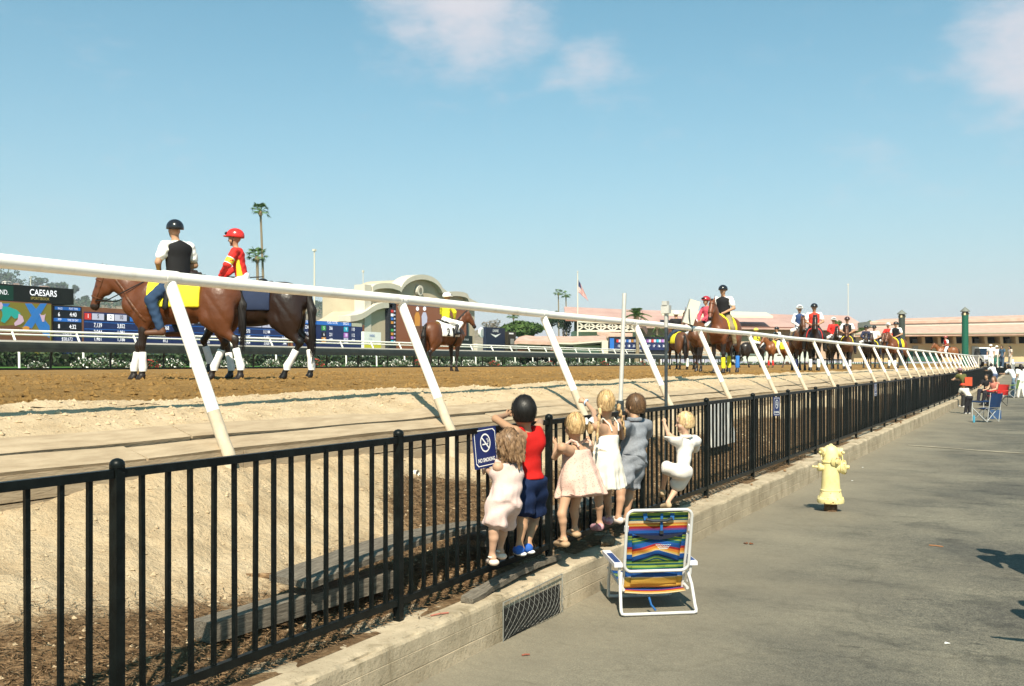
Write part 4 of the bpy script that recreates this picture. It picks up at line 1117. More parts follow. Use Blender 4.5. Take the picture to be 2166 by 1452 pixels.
# ================================================================== HORSES AND RIDERS
# horse local frame: +x forward, +y left, z up, ground at 0, withers about 1.6 m
LEGS_WALK = dict(   # knee/hock, fetlock, hoof toe (x offsets from the leg's root, z)
    fl=((0.02,.53),(0.00,.17),(0.06,.03)), fr=((0.10,.53),(0.10,.17),(0.16,.03)),
    hl=((-0.34,.60),(-0.42,.18),(-0.36,.03)), hr=((-0.02,.58),(0.08,.17),(0.15,.03)))
LEGS_STAND = dict(
    fl=((0.03,.53),(0.01,.17),(0.06,.03)), fr=((-0.04,.53),(-0.08,.17),(-0.03,.03)),
    hl=((-0.20,.60),(-0.17,.18),(-0.11,.03)), hr=((-0.27,.60),(-0.28,.18),(-0.22,.03)))
def horse_prims(legs, poll=(1.03,0,1.80), muzz=(1.30,0,1.36), thin=1.0):
    C = (1,1,1); K = (0,0,0)    # white = coat, black = dark points (mixed in the material)
    poll = V3(*poll); muzz = V3(*muzz); P_ = []
    a = P_.append
    a(Ell((-0.02,0,1.165),(0.64,0.27,0.315),C,.05)); a(Ell((0.42,0,1.17),(0.36,0.25,0.37),C,.08)); a(Ell((-0.12,0,1.36),(0.5,0.19,0.17),C,.1))
    a(Ell((0.36,0,1.47),(0.26,0.075,0.14),C,.12)); a(Ell((-0.60,0,1.27),(0.36,0.25,0.30),C,.1)); a(Ell((-0.42,0,1.44),(0.30,0.14,0.13),C,.1))
    for s in (-1,1):
        a(Ell((0.47,s*.14,1.15),(0.20,0.13,0.36),C,.07,Matrix.Rotation(R(-18),4,'Y')))
        a(Ell((-0.63,s*.15,1.10),(0.25,0.14,0.40),C,.07,Matrix.Rotation(R(12),4,'Y')))
        a(Ell((0.72,s*.10,1.16),(0.14,0.12,0.18),C,.08))
    # neck and head
    nb = V3(0.62,0,1.30); side = V3(0,1,0); hd = (muzz-poll)/np.linalg.norm(muzz-poll)
    fw = np.cross(side, hd); 
    nk = nb + (poll-nb)*0.55 + V3(0.02,0,0.03)
    a(Cap(nb, nk, .235, .150, C, .10, (side,1.6))); a(Cap(nk, poll+V3(-.05,0,-.06), .150, .112, C, .06, (side,1.6)))
    up = -np.cross(hd, side)
    fr = np.cross(hd, side); 
    if fr[0] < 0: fr = -fr
    a(Cap(poll+hd*.06, poll+hd*.30, .115, .088, C, .04, (side,1.3)))
    a(Cap(poll+hd*.30, muzz, .082, .060, C, .04, (side,1.2)))
    a(Ell(poll+hd*.17-fr*.075, (.115,.07,.125), C, .04))                       # jowl
    a(Ell(muzz+hd*.03-fr*.012, (.062,.056,.06), K, .03))                         # muzzle
    a(Cap(muzz+hd*.0-fr*.06, muzz+hd*.05-fr*.055, .03,.026, K, .02))           # lower lip
    for s in (-1,1):
        a(Ell(poll+hd*.20+fr*.045+side*s*.072,(.022,.012,.018),K,.012))        # eye
        a(Ell(muzz+hd*.05+fr*.03+side*s*.04,(.016,.010,.016),(-.0,-.0,-.0),.008))
        a(Cap(poll+side*s*.055+V3(0,0,.05), poll+side*s*.075+V3(.02,0,.205), .034, .008, C, .02, (V3(1,0,0),1.3)))
    joints = {}
    for key, rx, ry in (('fl',.50,.15),('fr',.50,-.15),('hl',-.58,.15),('hr',-.58,-.15)):
        kn, fe, ho = [V3(rx+q[0], ry*0.93, q[1]) for q in legs[key]]
        joints[key] = (kn, fe, ho)
        if key[0] == 'f':
            el = V3(rx-.03, ry, .98)
            a(Cap(el, (el+kn)/2+V3(.01,0,0), .118, .074, C, .05, (side,1.35))); a(Cap((el+kn)/2+V3(.01,0,0), kn, .074, .050, K, .03))
            a(Ell(kn+V3(.008,0,0), (.056,.052,.075), K, .02)); a(Cap(kn, fe, .040, .033, K, .02, (side,1.2)))
        else:
            st = V3(rx+.16, ry, .95); gs = V3(rx-.02, ry, .95)
            md = (st+gs)/2*0.45+kn*0.55
            a(Cap((st+gs)/2, md, .17, .098, C, .07, (side,1.4))); a(Cap(md, kn+V3(.01,0,.02), .098, .058, C, .03, (side,1.25)))
            a(Ell(kn+V3(-.012,0,.015), (.066,.05,.085), K, .02)); a(Cap(kn, fe, .044, .035, K, .02, (side,1.2)))
        a(Ell(fe, (.052,.046,.052), K, .015))
        a(Cap(fe, ho+V3(-.03,0,.05), .042, .046, K, .015))
        hv = ho+V3(0,0,-.03)
        a(Fn((lambda hv: (lambda X: np.maximum(np.hypot((X[...,0]-hv[0])*.85+ (X[...,2]-hv[2])*.35, X[...,1]-hv[1]) - (.066-(X[...,2]-hv[2])*.16), np.abs(X[...,2]-hv[2]-.042)-.042)))(hv), hv-V3(.11,.09,.005), hv+V3(.11,.09,.09), (-.3,-.3,-.3), .008))
    return P_, joints, dict(poll=poll, muzz=muzz, hd=hd, fr=fr, nb=nb, nk=nk)

def coat_mat(name, coat, dark, hoof=(0.10,0.085,0.07), rough=0.42):
    if name in _mc: return _mc[name]
    m, n, l, b = _newmat(name)
    b.inputs['Roughness'].default_value = rough; b.inputs['Specular IOR Level'].default_value = 0.42
    at = n.new('ShaderNodeAttribute'); at.attribute_name = 'Col'
    tc = n.new('ShaderNodeTexCoord'); nz = n.new('ShaderNodeTexNoise'); nz.inputs['Scale'].default_value = 5; nz.inputs['Detail'].default_value = 6
    l.new(tc.outputs['Object'], nz.inputs['Vector'])
    ad = n.new('ShaderNodeMath'); ad.operation = 'MULTIPLY_ADD'; l.new(nz.outputs[0], ad.inputs[0]); ad.inputs[1].default_value = 0.5; ad.inputs[2].default_value = -0.25
    s = n.new('ShaderNodeMath'); s.operation = 'ADD'; l.new(at.outputs['Fac'], s.inputs[0]); l.new(ad.outputs[0], s.inputs[1])
    cr = n.new('ShaderNodeValToRGB'); l.new(s.outputs[0], cr.inputs[0])
    e = cr.color_ramp.elements; e[0].position = 0.0; e[0].color = (*dark,1); e[1].position = 1.0; e[1].color = (*[min(1,c*1.2) for c in coat],1)
    e.new(0.25).color = (*dark,1); e.new(0.8).color = (*[c*0.85 for c in coat],1)
    l.new(cr.outputs[0], b.inputs['Base Color'])
    n2 = n.new('ShaderNodeTexNoise'); n2.inputs['Scale'].default_value = 9; n2.inputs['Detail'].default_value = 3; l.new(tc.outputs['Object'], n2.inputs['Vector'])
    bp = n.new('ShaderNodeBump'); bp.inputs['Strength'].default_value = 0.35; bp.inputs['Distance'].default_value = 0.03
    l.new(n2.outputs[0], bp.inputs['Height']); l.new(bp.outputs[0], b.inputs['Normal'])
    _mc[name] = m; return m
M_HAIR_B = mat('black_horse_hair', (0.010,0.007,0.006), rough=0.6, var=0.4, scale=40, spec=0.35, stretch=(6,6,0.6))
M_HAIR_C = mat('chestnut_horse_hair', (0.10,0.035,0.012), rough=0.5, var=0.4, scale=40, spec=0.3, stretch=(6,6,0.6))
M_LEATH = mat('brown_leather', (0.10,0.035,0.012), rough=0.45, var=0.3, scale=20)
M_BLEATH = mat('black_leather', (0.012,0.011,0.011), rough=0.4, var=0.3, scale=20)

GRV = [((.30,1.50),(.66,1.02),.016,.035),((.50,.98),(.20,.92),.010,.03),((-.36,1.40),(-.26,.92),.020,.05),((-.50,1.30),(-.80,.86),.010,.035),((.66,1.10),(.96,1.52),.014,.03),((-.12,1.22),(-.16,.95),.005,.03),((.02,1.22),(-.02,.93),.005,.03),((.14,1.2),(.12,.93),.005,.03),((-.50,1.05),(-.62,.72),.012,.03),((.46,1.0),(.44,.66),.007,.02)]
def grooves(X):
    """furrows between the muscle groups of shoulder, flank, haunch and neck"""
    x, y, z = X[...,0], np.abs(X[...,1]), X[...,2]; out = np.zeros(x.shape); side_ = np.clip((y-.06)/.06, 0, 1)
    for (x0,z0),(x1,z1),dp,w in GRV:
        L2 = (x1-x0)**2+(z1-z0)**2; t = np.clip(((x-x0)*(x1-x0)+(z-z0)*(z1-z0))/L2, 0, 1)
        e = (x-x0-t*(x1-x0))**2+(z-z0-t*(z1-z0))**2; out += dp*np.exp(-e/w**2)*side_
    out += .012*np.exp(-((x+.6)**2/.25))*np.exp(-(X[...,1]/.03)**2)*np.clip((z-1.2)*4,0,1)
    return out
def ribbons(n, base, seed, L, spread, drop, width=.006):
    rg2 = np.random.default_rng(seed); V = []; Q = []
    for i in range(n):
        a, r_ = rg2.uniform(0,6.28), rg2.random()**.5*spread; p = base + V3(math.cos(a)*r_*.6, math.sin(a)*r_*.8, rg2.uniform(-.12,.05)); ln = L*rg2.uniform(.75,1.08); b0 = len(V); ph = rg2.uniform(0,6.28)
        w = V3(math.cos(a+1.57), math.sin(a+1.57), 0)*width
        for k in range(8):
            t = k/7; q = p + V3(-drop*math.sin(t*2.4)+.012*math.sin(ph+t*5), math.sin(a)*.05*math.sin(t*3)+.012*math.sin(ph*2+t*4), -ln*t)
            V += [q-w*(1-.6*t), q+w*(1-.6*t)]
        for k in range(7): Q.append((b0+2*k, b0+2*k+1, b0+2*k+3, b0+2*k+2))
    return np_mesh('tail_hair', np.array(V), np.array(Q), True)
class HorseKind:
    def __init__(s, legs, h, tailsw=0.0, **kw):
        s.h = h
        pr, s.j, s.k = horse_prims(legs, **kw); s.pr = pr
        s.body = surf('horse_body', pr, h, disp=grooves)
        k = s.k
        # mane on the crest, forelock, tail
        crest = [k['nb']+V3(-.12,0,.25), k['nk']+V3(-.10,0,.135), k['poll']+V3(-.075,0,.06)]
        mp = []
        for q in range(9):
            u = q/8; c = crest[0]*(1-u)**2 + 2*crest[1]*u*(1-u)*1.0 + crest[2]*u*u
            mp.append(Cap(c+V3(0,0,.0), c+V3(-.015,-.075,-.15-.03*math.sin(q*2)), .034, .014, (1,1,1), .03, (V3(0,1,0),1.5)))
        mp.append(Cap(k['poll']+V3(.04,0,.07), k['poll']+k['fr']*.10+k['hd']*.14, .035, .012, (1,1,1), .02))
        s.mane = surf('mane', mp, h*0.8)
        tb = V3(-.93,0,1.36)
        tp = [Cap((-.86,0,1.44), tb+V3(-.03,0,.0), .045, .048, k=.04), Cap(tb+V3(-.03,0,0), tb+V3(-.09,tailsw*.3,-.25), .048, .068, k=.05), Cap(tb+V3(-.09,tailsw*.3,-.25), tb+V3(-.085,tailsw,-.60), .068, .040, k=.05), Cap(tb+V3(-.085,tailsw,-.60), tb+V3(-.05,tailsw*1.1,-.76), .04, .012, k=.04)]
        s.tailhair = ribbons(150, tb+V3(-.035,tailsw*.3,-.06), 5, .88, .06, .075)
        s.tail = surf('tail', tp, h*0.9, disp=lambda X: 0.012*np.sin(X[...,1]*70+X[...,0]*55)*np.clip((1.25-X[...,2])*3,0,1))
        barrel = pr[:14]
        s.cloth = surf('saddle_cloth', barrel, h*0.8, inflate=.02, cut=both(above((.42,0,0),(1,0,0)), above((-.38,0,0),(-1,0,0)), above((0,0,1.10),(0,0,-1)), lambda X: -(X[...,2]-(1.0))))
        s.saddle = surf('saddle', [Ell((.02,0,1.53),(.30,.17,.07),k=.03), Ell((.25,0,1.60),(.07,.07,.07),k=.04), Ell((-.22,0,1.58),(.08,.15,.06),k=.04), Cap((.1,.27,1.35),(.12,.30,1.1),.05,.05,k=.05,flat=((0,1,0),2)), Cap((.1,-.27,1.35),(.12,-.30,1.1),.05,.05,k=.05,flat=((0,1,0),2))], h)
        girth = both(slabcut((.30,0,0),(1,0,0),.04), lambda X: X[...,2]-1.3)
        s.girth = surf('girth', barrel, h*0.8, inflate=.014, cut=girth)
        hp = [p for p in pr[14:23]]
        poll, hd, fr = k['poll'], k['hd'], k['fr']
        def br(X):
            q = X-poll
            a1 = np.abs(q@hd-.36)-.014                                            # noseband
            a2 = np.maximum(np.abs((q@fr) + .02 + 0.0*(q@hd))-.013, np.maximum(-(q@hd)-.02, (q@hd)-.43))      # cheekpiece
            a3 = np.maximum(np.abs(q@hd-.095)-.012, -(q@fr)-.03)                  # browband
            return np.minimum(np.minimum(a1, a2), a3)
        s.bridle = surf('bridle', hp, min(h*0.6, .011), inflate=.011, cut=br)

def wraps(kind, root, cols, h0=.13, h1=.44):
    for key, c in cols.items():
        if c is None: continue
        kn, fe, ho = kind.j[key]
        d = (fe-kn); a = kn + d*0.28; b = fe + V3(0,0,-.035)
        pts = [a, a+d*.03, kn+d*.62, fe+V3(0,0,.03), b]
        o = MB().tube([Vector(p) for p in pts], [.050,.058,.056,.066,.055], 12).build('leg_wrap', flat(c, 0.85), root, True)

def horse(kind, loc, rz, coat, hair, name, label, cloth=None, wrapc=None, s=1.0, group=None, number=None, bridle=True, girth=True, saddle=True, cat='horse'):
    r = empty(name, loc, rz, label, cat, group); r.scale = (s,s,s)
    link('body', kind.body, coat, r); link('mane', kind.mane, hair, r); tl_ = link('tail', kind.tail, hair, r); link('tail_hair', kind.tailhair, hair, tl_)
    if cloth: link('saddle_cloth', kind.cloth, flat(cloth, 0.8), r)
    if saddle: link('saddle', kind.saddle, M_BLEATH, r)
    if girth: link('girth', kind.girth, M_BLEATH, r)
    if bridle: link('bridle', kind.bridle, M_LEATH, r)
    if wrapc: wraps(kind, r, wrapc)
    return r

# ---- riders: seated figure, local frame at the seat, +x forward
def hand(P_, w, d, side, s, col, curl=1.0):
    """palm and five fingers curled round a rein or rail; d = direction of the hand, side = towards the thumb"""
    d = np.array(d,float); d /= np.linalg.norm(d); side = np.array(side,float); side = side - d*(side@d); side /= np.linalg.norm(side)
    nrm = np.cross(d, side)
    c = w + d*.045*s
    P_.append(Cap(w, c+d*.02*s, .022*s, .026*s, col, .012*s, (nrm,1.5)))
    for i, (o, ln) in enumerate(((.027,.030),(.009,.034),(-.009,.032),(-.026,.025))):
        b = c + d*.03*s + side*o*s; m = b + d*ln*s*(1-.35*curl) + nrm*ln*s*.8*curl; e = m + d*ln*s*(.7-1.2*curl) + nrm*ln*s*.6*curl
        P_.append(Cap(b, m, .0095*s, .0088*s, col, .004*s)); P_.append(Cap(m, e, .0088*s, .0078*s, col, .004*s))
    t0 = w + d*.02*s + side*.022*s; t1 = t0 + side*.022*s + d*.022*s; t2 = t1 + d*.026*s + nrm*.010*s
    P_.append(Cap(t0, t1, .012*s, .0105*s, col, .006*s)); P_.append(Cap(t1, t2, .0105*s, .0085*s, col, .004*s))

def head_prims(c, f, up, r, skin, ears=True, dark=(0.02,0.012,0.01), lip=None):
    """head with brow, nose, lips, chin, eyes and ears; c centre, f facing, r half height"""
    f = np.array(f,float); f /= np.linalg.norm(f); up = np.array(up,float); up = up-f*(up@f); up /= np.linalg.norm(up); s = np.cross(up, f)
    lip = lip or tuple(np.array(skin)*[.8,.55,.5])
    Mx = Matrix(((f[0],s[0],up[0]),(f[1],s[1],up[1]),(f[2],s[2],up[2])))
    L = [Ell(c+up*r*.16-f*r*.05,(r*.88,r*.66,r*.86),skin,.02,Mx), Ell(c-up*r*.45+f*r*.22,(r*.52,r*.50,r*.52),skin,.03,Mx)]
    L.append(Cap(c+f*r*.74-up*r*.02, c+f*r*.95-up*r*.30, r*.06, r*.10, skin, r*.12))
    L.append(Ell(c+f*r*.70-up*r*.62,(r*.05,r*.16,r*.035),lip,.004,Mx)); L.append(Ell(c+f*r*.60-up*r*.88,(r*.16,r*.2,r*.14),skin,.02,Mx))
    L.append(Ell(c+f*r*.70+up*r*.18,(r*.12,r*.40,r*.07),skin,.02,Mx))
    for q in (-1,1):
        L.append(Ell(c+f*r*.735+s*q*r*.30-up*r*.02,(r*.05,r*.085,r*.04),dark,.003,Mx))
        L.append(Ell(c+f*r*.55+s*q*r*.38-up*r*.34,(r*.2,r*.2,r*.2),skin,.02,Mx))
        if ears: L.append(Ell(c+s*q*r*.69-up*r*.10-f*r*.05,(r*.14,r*.07,r*.22),skin,.012,Mx))
    return L

class RiderKind:
    """body (skin) plus garments, shared by alike riders"""
    def __init__(s, jockey, h, turn=0.0, lean=0.06, look=0.0, sleeves=0.45):
        sk = (0.42,0.235,0.14); pv = V3(0,0,.10); chs = pv + V3(lean,0,.40); nk = chs+V3(.02,0,.17)
        ct, st_ = math.cos(turn), math.sin(turn); fx = V3(ct,st_,0); lx = V3(-st_,ct,0)
        hc = nk + V3(.03,0,.16); f = V3(math.cos(turn+look), math.sin(turn+look), -.08)
        sw = .165 if jockey else .20; w = .85 if jockey else 1.08
        B = [Cap(pv, chs, .135*w, .15*w, sk, .05, (fx,1.35)), Ell(chs+V3(0,0,.05),(.11*w,.17*w,.13),sk,.05,Matrix.Rotation(turn,4,'Z')), Cap(nk+V3(0,0,-.06), hc, .055*w, .05*w, sk, .03)]
        torso = list(B[:2])
        H = head_prims(hc, f, (0,0,1), .118, sk); B += H
        sleeve = []; legs = []; boots = []
        for q in (1,-1):
            sh = chs + lx*q*sw + V3(0,0,.10)
            if jockey: el = sh + fx*.10 + lx*q*.09 + V3(0,0,-.24); wr = V3(.36, q*.07, .20)
            else: el = sh + fx*.02 + lx*q*.11 + V3(0,0,-.27); wr = V3(.27, q*.08, .19)
            B += [Cap(sh, el, .058*w, .045*w, sk, .04), Cap(el, wr, .043*w, .030*w, sk, .02)]
            hand(B, wr, (wr-el), (0,0,1), 1.0, sk, .8)
            e2 = sh + (el-sh)*(.62 if not jockey else 1.0)
            sleeve += [Cap(sh, e2, .063*w, .060*w if not jockey else .052, k=.04)]
            if jockey or sleeves > .9: sleeve += [Cap(el, el+(wr-el)*.92, .050*w, .038*w, k=.02)]
            hp = pv + V3(.02, q*.10, -.01)
            if jockey: kn = V3(.40, q*.31, .02); an = V3(.10, q*.33, -.24); to = an + V3(.19,q*.03,-.05)
            else: kn = V3(.30, q*.335, -.24); an = V3(.14, q*.36, -.66); to = an + V3(.19,q*.03,-.07)
            legs += [Cap(hp, kn, .098*w, .072*w, k=.05), Cap(kn, an, .070*w, .052*w, k=.03)]
            boots += [Cap(an+V3(0,0,.02), an+V3(-.02,0,-.05), .052, .05, k=.02), Cap(an+V3(-.03,0,-.06), to+V3(0,0,-.0), .046, .036, k=.02)]
            if jockey: boots += [Cap(kn*.3+an*.7+V3(0,0,.1), an, .058, .05, k=.02)]
            B += [Cap(hp, kn, .085*w, .06*w, sk, .05), Cap(kn, an, .058*w, .045*w, sk, .03)]
        s.h = h; s.jockey = jockey
        s.body = surf('rider_body', B, h)
        wr_ = lambda X: 0.006*np.sin(X[...,2]*60+X[...,1]*25)*np.sin(X[...,1]*31+X[...,0]*20)
        s.shirt = surf('shirt', torso + sleeve, h, inflate=.016, disp=wr_, cut=above(nk+V3(0,0,.0),(0.1,0,1)))
        s.vest = surf('vest', torso+[Cap(chs+lx*.10*w+V3(0,0,.09), chs-lx*.10*w+V3(0,0,.09), .072, .072, k=.05)], h, inflate=.036, cut=both(above(nk+V3(0,0,.012), lx*.42+V3(0,0,1)), above(nk+V3(0,0,.012), -lx*.42+V3(0,0,1)), lambda X: .12-X[...,2]))
        s.pants = surf('trousers', [Cap(pv+V3(0,0,-.02), pv+V3(0,0,.06), .15*w, .14*w, k=.04, flat=(fx,1.2))] + legs, h, inflate=.008, disp=wr_)
        s.boots = [surf('boot', [b for b in boots if b.a[1]*q > 0], h*.8, inflate=.004) for q in (1,-1)]
        r = .118
        hs = [Ell(hc+V3(-.012,0,.045),(.142,.118,.118),k=.02,rot=Matrix.Rotation(turn+look,4,'Z'))]
        s.helmet = surf('helmet', hs, h*.7, inflate=.012, cut=above(hc+V3(0,0,.018),(f[0]*.10,f[1]*.10,-1)))
        s.peak = surf('helmet_peak', [Ell(hc+V3(f[0],f[1],0)*.135+V3(0,0,.040),(.055,.085,.014),k=.01,rot=Matrix.Rotation(turn+look,4,'Z'))], h*.5)
        s.strap = surf('chin_strap', H[:2], h*.7, inflate=.008, cut=both(slabcut(hc, V3(f[0],f[1],.35), .012), above(hc+V3(0,0,.02),(0,0,1))))
        s.gog = surf('goggles', [Ell(hc+V3(f[0],f[1],0)*.125+V3(0,0,.085),(.035,.085,.03),k=.01,rot=Matrix.Rotation(turn+look,4,'Z'))], h*.5)
def rider(kind, hroot, seat, shirt, vest, pants, helmet, boots, label, group=None, s=1.0, skin=None, goggles=False, yaw=0.0):
    M = hroot.matrix_basis @ Matrix.Translation(seat)
    r = empty('person', M.translation, hroot.rotation_euler.z + yaw, label, 'person', group); r.scale = (s,s,s)
    link('body', kind.body, vmat('skin', rough=0.55, var=0.06), r)
    link('shirt', kind.shirt, flat(shirt, 0.8), r)
    if vest: link('vest', kind.vest, flat(vest, 0.8), r)
    link('trousers', kind.pants, flat(pants, 0.85), r); [link('boot', bm_, flat(boots, 0.5), r) for bm_ in kind.boots]
    link('helmet', kind.helmet, flat(helmet, 0.22, spec=0.6), r); link('helmet_peak', kind.peak, flat(helmet, 0.3), r)
    link('chin_strap', kind.strap, M_BLEATH, r)
    if goggles: link('goggles', kind.gog, M_BLEATH, r)
    return r

COAT_BAY = coat_mat('bay_coat', (0.092,0.029,0.010), (0.018,0.011,0.008))
COAT_DARK = coat_mat('dark_bay_coat', (0.020,0.010,0.007), (0.008,0.006,0.005), rough=0.34)
COAT_CHES = coat_mat('chestnut_coat', (0.17,0.058,0.017), (0.055,0.022,0.010))
COAT_BROWN = coat_mat('brown_coat', (0.10,0.040,0.018), (0.014,0.009,0.007))
COAT_BLACK = coat_mat('black_coat', (0.020,0.014,0.011), (0.008,0.006,0.005), rough=0.3)
WH = (0.82,0.81,0.78); YE = (0.80,0.68,0.03); RE = (0.62,0.028,0.022); BK = (0.012,0.012,0.014)
TH = math.asin(SN)
def heading(deg):      # 0 = towards the right of the photo, 90 = away from the camera, 180 = left
    return TH + R(deg)

K_PONY = HorseKind(dict(fl=((0.03,.53),(0.02,.17),(0.07,.03)), fr=((0.20,.53),(0.27,.17),(0.31,.03)), hl=((-0.30,.60),(-0.40,.19),(-0.36,.03)), hr=((-0.06,.58),(0.10,.18),(0.18,.03))),
    .017, poll=(1.16,0,1.60), muzz=(1.33,0,1.16))
Zp = 15.55
c = PZ(381, 0, Zp); 
pony = horse(K_PONY, (c.x, c.y, TRK+.02), heading(178), COAT_BAY, M_HAIR_B, 'pony_horse', 'bay pony horse with yellow saddle cloth and white leg wraps walking left', cloth=YE, wrapc=dict(fl=WH, fr=WH, hl=WH, hr=WH), s=1.02)
# lettering on the yellow cloth, reins, breast collar
text_on('DEL MAR', .12, flat((0.60,0.50,0.10)), pony, Matrix.Translation((-.16,.312,1.16)) @ Matrix.Rotation(R(180),4,'Z') @ Matrix.Rotation(R(90),4,'X'), bold=.002) if False else None
def rein(root, kind, hx=(.27,.08,1.62), mt=M_BLEATH):
    for s in (1,-1):
        b = kind.k['muzz'] - kind.k['hd']*.06; b = Vector((b[0]-.02, s*.06, b[2])); e = Vector((hx[0], s*hx[1], hx[2]+.0))
        m = (b+e)/2 + Vector((.06,s*.12,-.10))
        MB().tube([b, b.lerp(m,.5)+Vector((0,s*.03,-.05)), m, m.lerp(e,.5)+Vector((0,s*.03,0)), e], .009, 6).build('rein', mt, root, True)
for q_ in pony.children:
    if q_.name.startswith('tail'): q_.scale = (1.0, .7, .86); q_.location = (.06, 0, .19)
rein(pony, K_PONY)
bc = K_PONY
link('breast_collar', surf('breast_collar', bc.pr[:14]+[bc.pr[14]], .014, inflate=.012, cut=both(slabcut((.70,0,1.20),(.78,0,-.62),.024), lambda X: .30-X[...,0])), M_LEATH, pony)
K_RP = RiderKind(False, .0125, turn=R(-38), look=R(-25), lean=.02)
rider(K_RP, pony, (.02,0,1.45), WH, BK, (0.020,0.045,0.095), BK, (0.12,0.055,0.03), 'rider in black vest, white shirt and jeans on the near bay pony', s=1.03)

K_RACE = HorseKind(dict(fl=((0.20,.62),(0.10,.28),(0.14,.14)), fr=((-0.10,.53),(-0.16,.17),(-0.11,.03)), hl=((-0.26,.58),(-0.06,.18),(0.02,.03)), hr=((-0.36,.60),(-0.40,.18),(-0.34,.03))),
    .018, poll=(1.14,0,1.78), muzz=(1.36,0,1.36), tailsw=0.02)
c = PZ(528, 0, 16.7)
race = horse(K_RACE, (c.x, c.y, TRK+.02), heading(180), COAT_DARK, M_HAIR_B, 'race_horse', 'dark bay racehorse with white hind wraps walking behind the bay pony', cloth=(0.015,0.025,0.06), wrapc=dict(fl=(.7,.7,.72), fr=WH, hl=WH, hr=WH), s=1.03)
K_JK = RiderKind(True, .0125, lean=.10)
jk = rider(K_JK, race, (.10,0,1.48), RE, None, (0.8,0.8,0.8), RE, BK, 'jockey in red silks with yellow trim and red helmet', goggles=True)
# yellow trim on the silks, whip
tr = [p for p in (Cap((0,0,.10), (.10,0,.50), .135*.85+.004, .15*.85+.004, k=.05, flat=((1,0,0),1.35)),)]
link('silk_panel', surf('silk_panel', tr, .012, inflate=.019, cut=both(lambda X: np.abs(X[...,0]-.02-.12*(X[...,2]-.1))-.03-.10*np.clip(.45-X[...,2],0,.3), lambda X: X[...,2]-.47, lambda X: .14-X[...,2])), flat((0.78,0.55,0.03)), jk)
for q in (1,-1):
    sh = V3(.10,0,.50)+V3(0,q*.165,.10); el = sh+V3(.10,q*.09,-.24)
    MB().tube([Vector(sh+(el-sh)*.55), Vector(sh+(el-sh)*.85)], .0725, 12).build('arm_band', flat((0.78,0.55,0.03)), jk, True)
    for u in (.50,.87): MB().tube([Vector(sh+(el-sh)*u), Vector(sh+(el-sh)*(u+.05))], .0735, 12).build('arm_stripe', flat(WH), jk, True)
MB().tube([(.36,-.07,.2),(.0,-.2,.19),(-.28,-.22,.21)], .009, 6).build('whip', M_BLEATH, jk, True)

K_TWO = HorseKind(LEGS_STAND, .022, poll=(1.02,-.10,1.86), muzz=(1.22,-.24,1.47), tailsw=0.0)
Z2 = 31.0
c = PZ(940, 0, Z2)
h2 = horse(K_TWO, (c.x, c.y, TRK), heading(55), coat_mat('red_bay_coat', (0.095,0.031,0.011), (0.016,0.010,0.008)), M_HAIR_B, 'race_horse', 'chestnut racehorse wearing number 2 seen from behind in the middle of the track', cloth=WH)
text_on('2', .34, M_BLEATH, h2, Matrix.Translation((-.17,-.305,1.22)) @ Matrix.Rotation(R(90),4,'X'), bold=.008, name='number')
K_J2 = RiderKind(True, .018, lean=.04, look=R(-20))
j2 = rider(K_J2, h2, (.05,0,1.50), (0.75,0.70,0.03), None, WH, WH, BK, 'jockey in yellow silks, white helmet and white breeches on number 2', goggles=True)

# ---- the post parade further off
K_A = HorseKind(LEGS_STAND, .026, poll=(1.00,0,1.92), muzz=(1.22,0,1.50))
K_B = HorseKind(LEGS_WALK, .028, poll=(1.05,0,1.80), muzz=(1.32,0,1.40))
K_RA = RiderKind(False, .019, lean=.03)
K_RJ = RiderKind(True, .019, lean=.06)
GH, GR = 'horses in the post parade', 'riders in the post parade'
def pair(x, Z, deg, kind, coat, nm, lab, rk, shirt, vest, pants, helm, rlab, cloth=None, wrapc=None, s=1.0, hair=M_HAIR_B, **kw):
    c = PZ(x, 0, Z)
    hh = horse(kind, (c.x, c.y, TRK), heading(deg), coat, hair, nm, lab, cloth=cloth, wrapc=wrapc, s=s, group=GH)
    if rk: rider(rk, hh, (.04,0,1.47), shirt, vest, pants, helm, (0.05,0.03,0.02), rlab, group=GR, **kw)
    return hh
pair(1432, 41, 100, K_A, COAT_BROWN, 'pony_horse', 'brown pony seen from behind next to the steel pole', K_RA, BK, None, (0.03,0.05,0.09), WH, 'rider in black top seen from behind next to the steel pole', cloth=YE, wrapc=dict(hl=None, hr=WH), s=.98)
pair(1466, 42, 92, K_A, COAT_BLACK, 'race_horse', 'black racehorse seen from behind beside the brown pony', K_RJ, (0.78,0.55,0.6), None, WH, (0.8,0.75,0.75), 'jockey in pink and white silks seen from behind', cloth=WH)
pn = pair(1532, 28.5, 240, K_A, coat_mat('liver_coat', (0.13,0.042,0.016), (0.016,0.010,0.008)), 'pony_horse', 'bay pony with yellow and blue leg wraps facing the camera', K_RA, WH, BK, (0.25,0.20,0.12), BK, 'rider in black vest and black helmet on the pony with coloured wraps', cloth=YE, wrapc=dict(fl=YE, fr=None, hl=(0.03,0.16,0.5), hr=YE), s=1.03)
MB().obox((1.13,0,1.78), Vector((.012,0,.0)), Vector((0,.03,0)), Vector((.07,0,-.16))).build('blaze', flat(WH), pn)
pair(1500, 32.5, 215, K_A, COAT_BROWN, 'race_horse', 'brown racehorse mostly hidden behind the pony with coloured wraps', K_RJ, (0.62,0.08,0.12), None, WH, (0.35,0.02,0.03), 'jockey in crimson silks and dark red helmet', goggles=True)
pair(1595, 62, 20, K_B, COAT_BLACK, 'race_horse', 'small dark racehorse far off facing right behind a rail post', K_RJ, (0.75,0.65,0.05), None, WH, (0.8,0.7,0.1), 'jockey in yellow cap far off behind a rail post', wrapc=dict(fl=None, fr=WH))
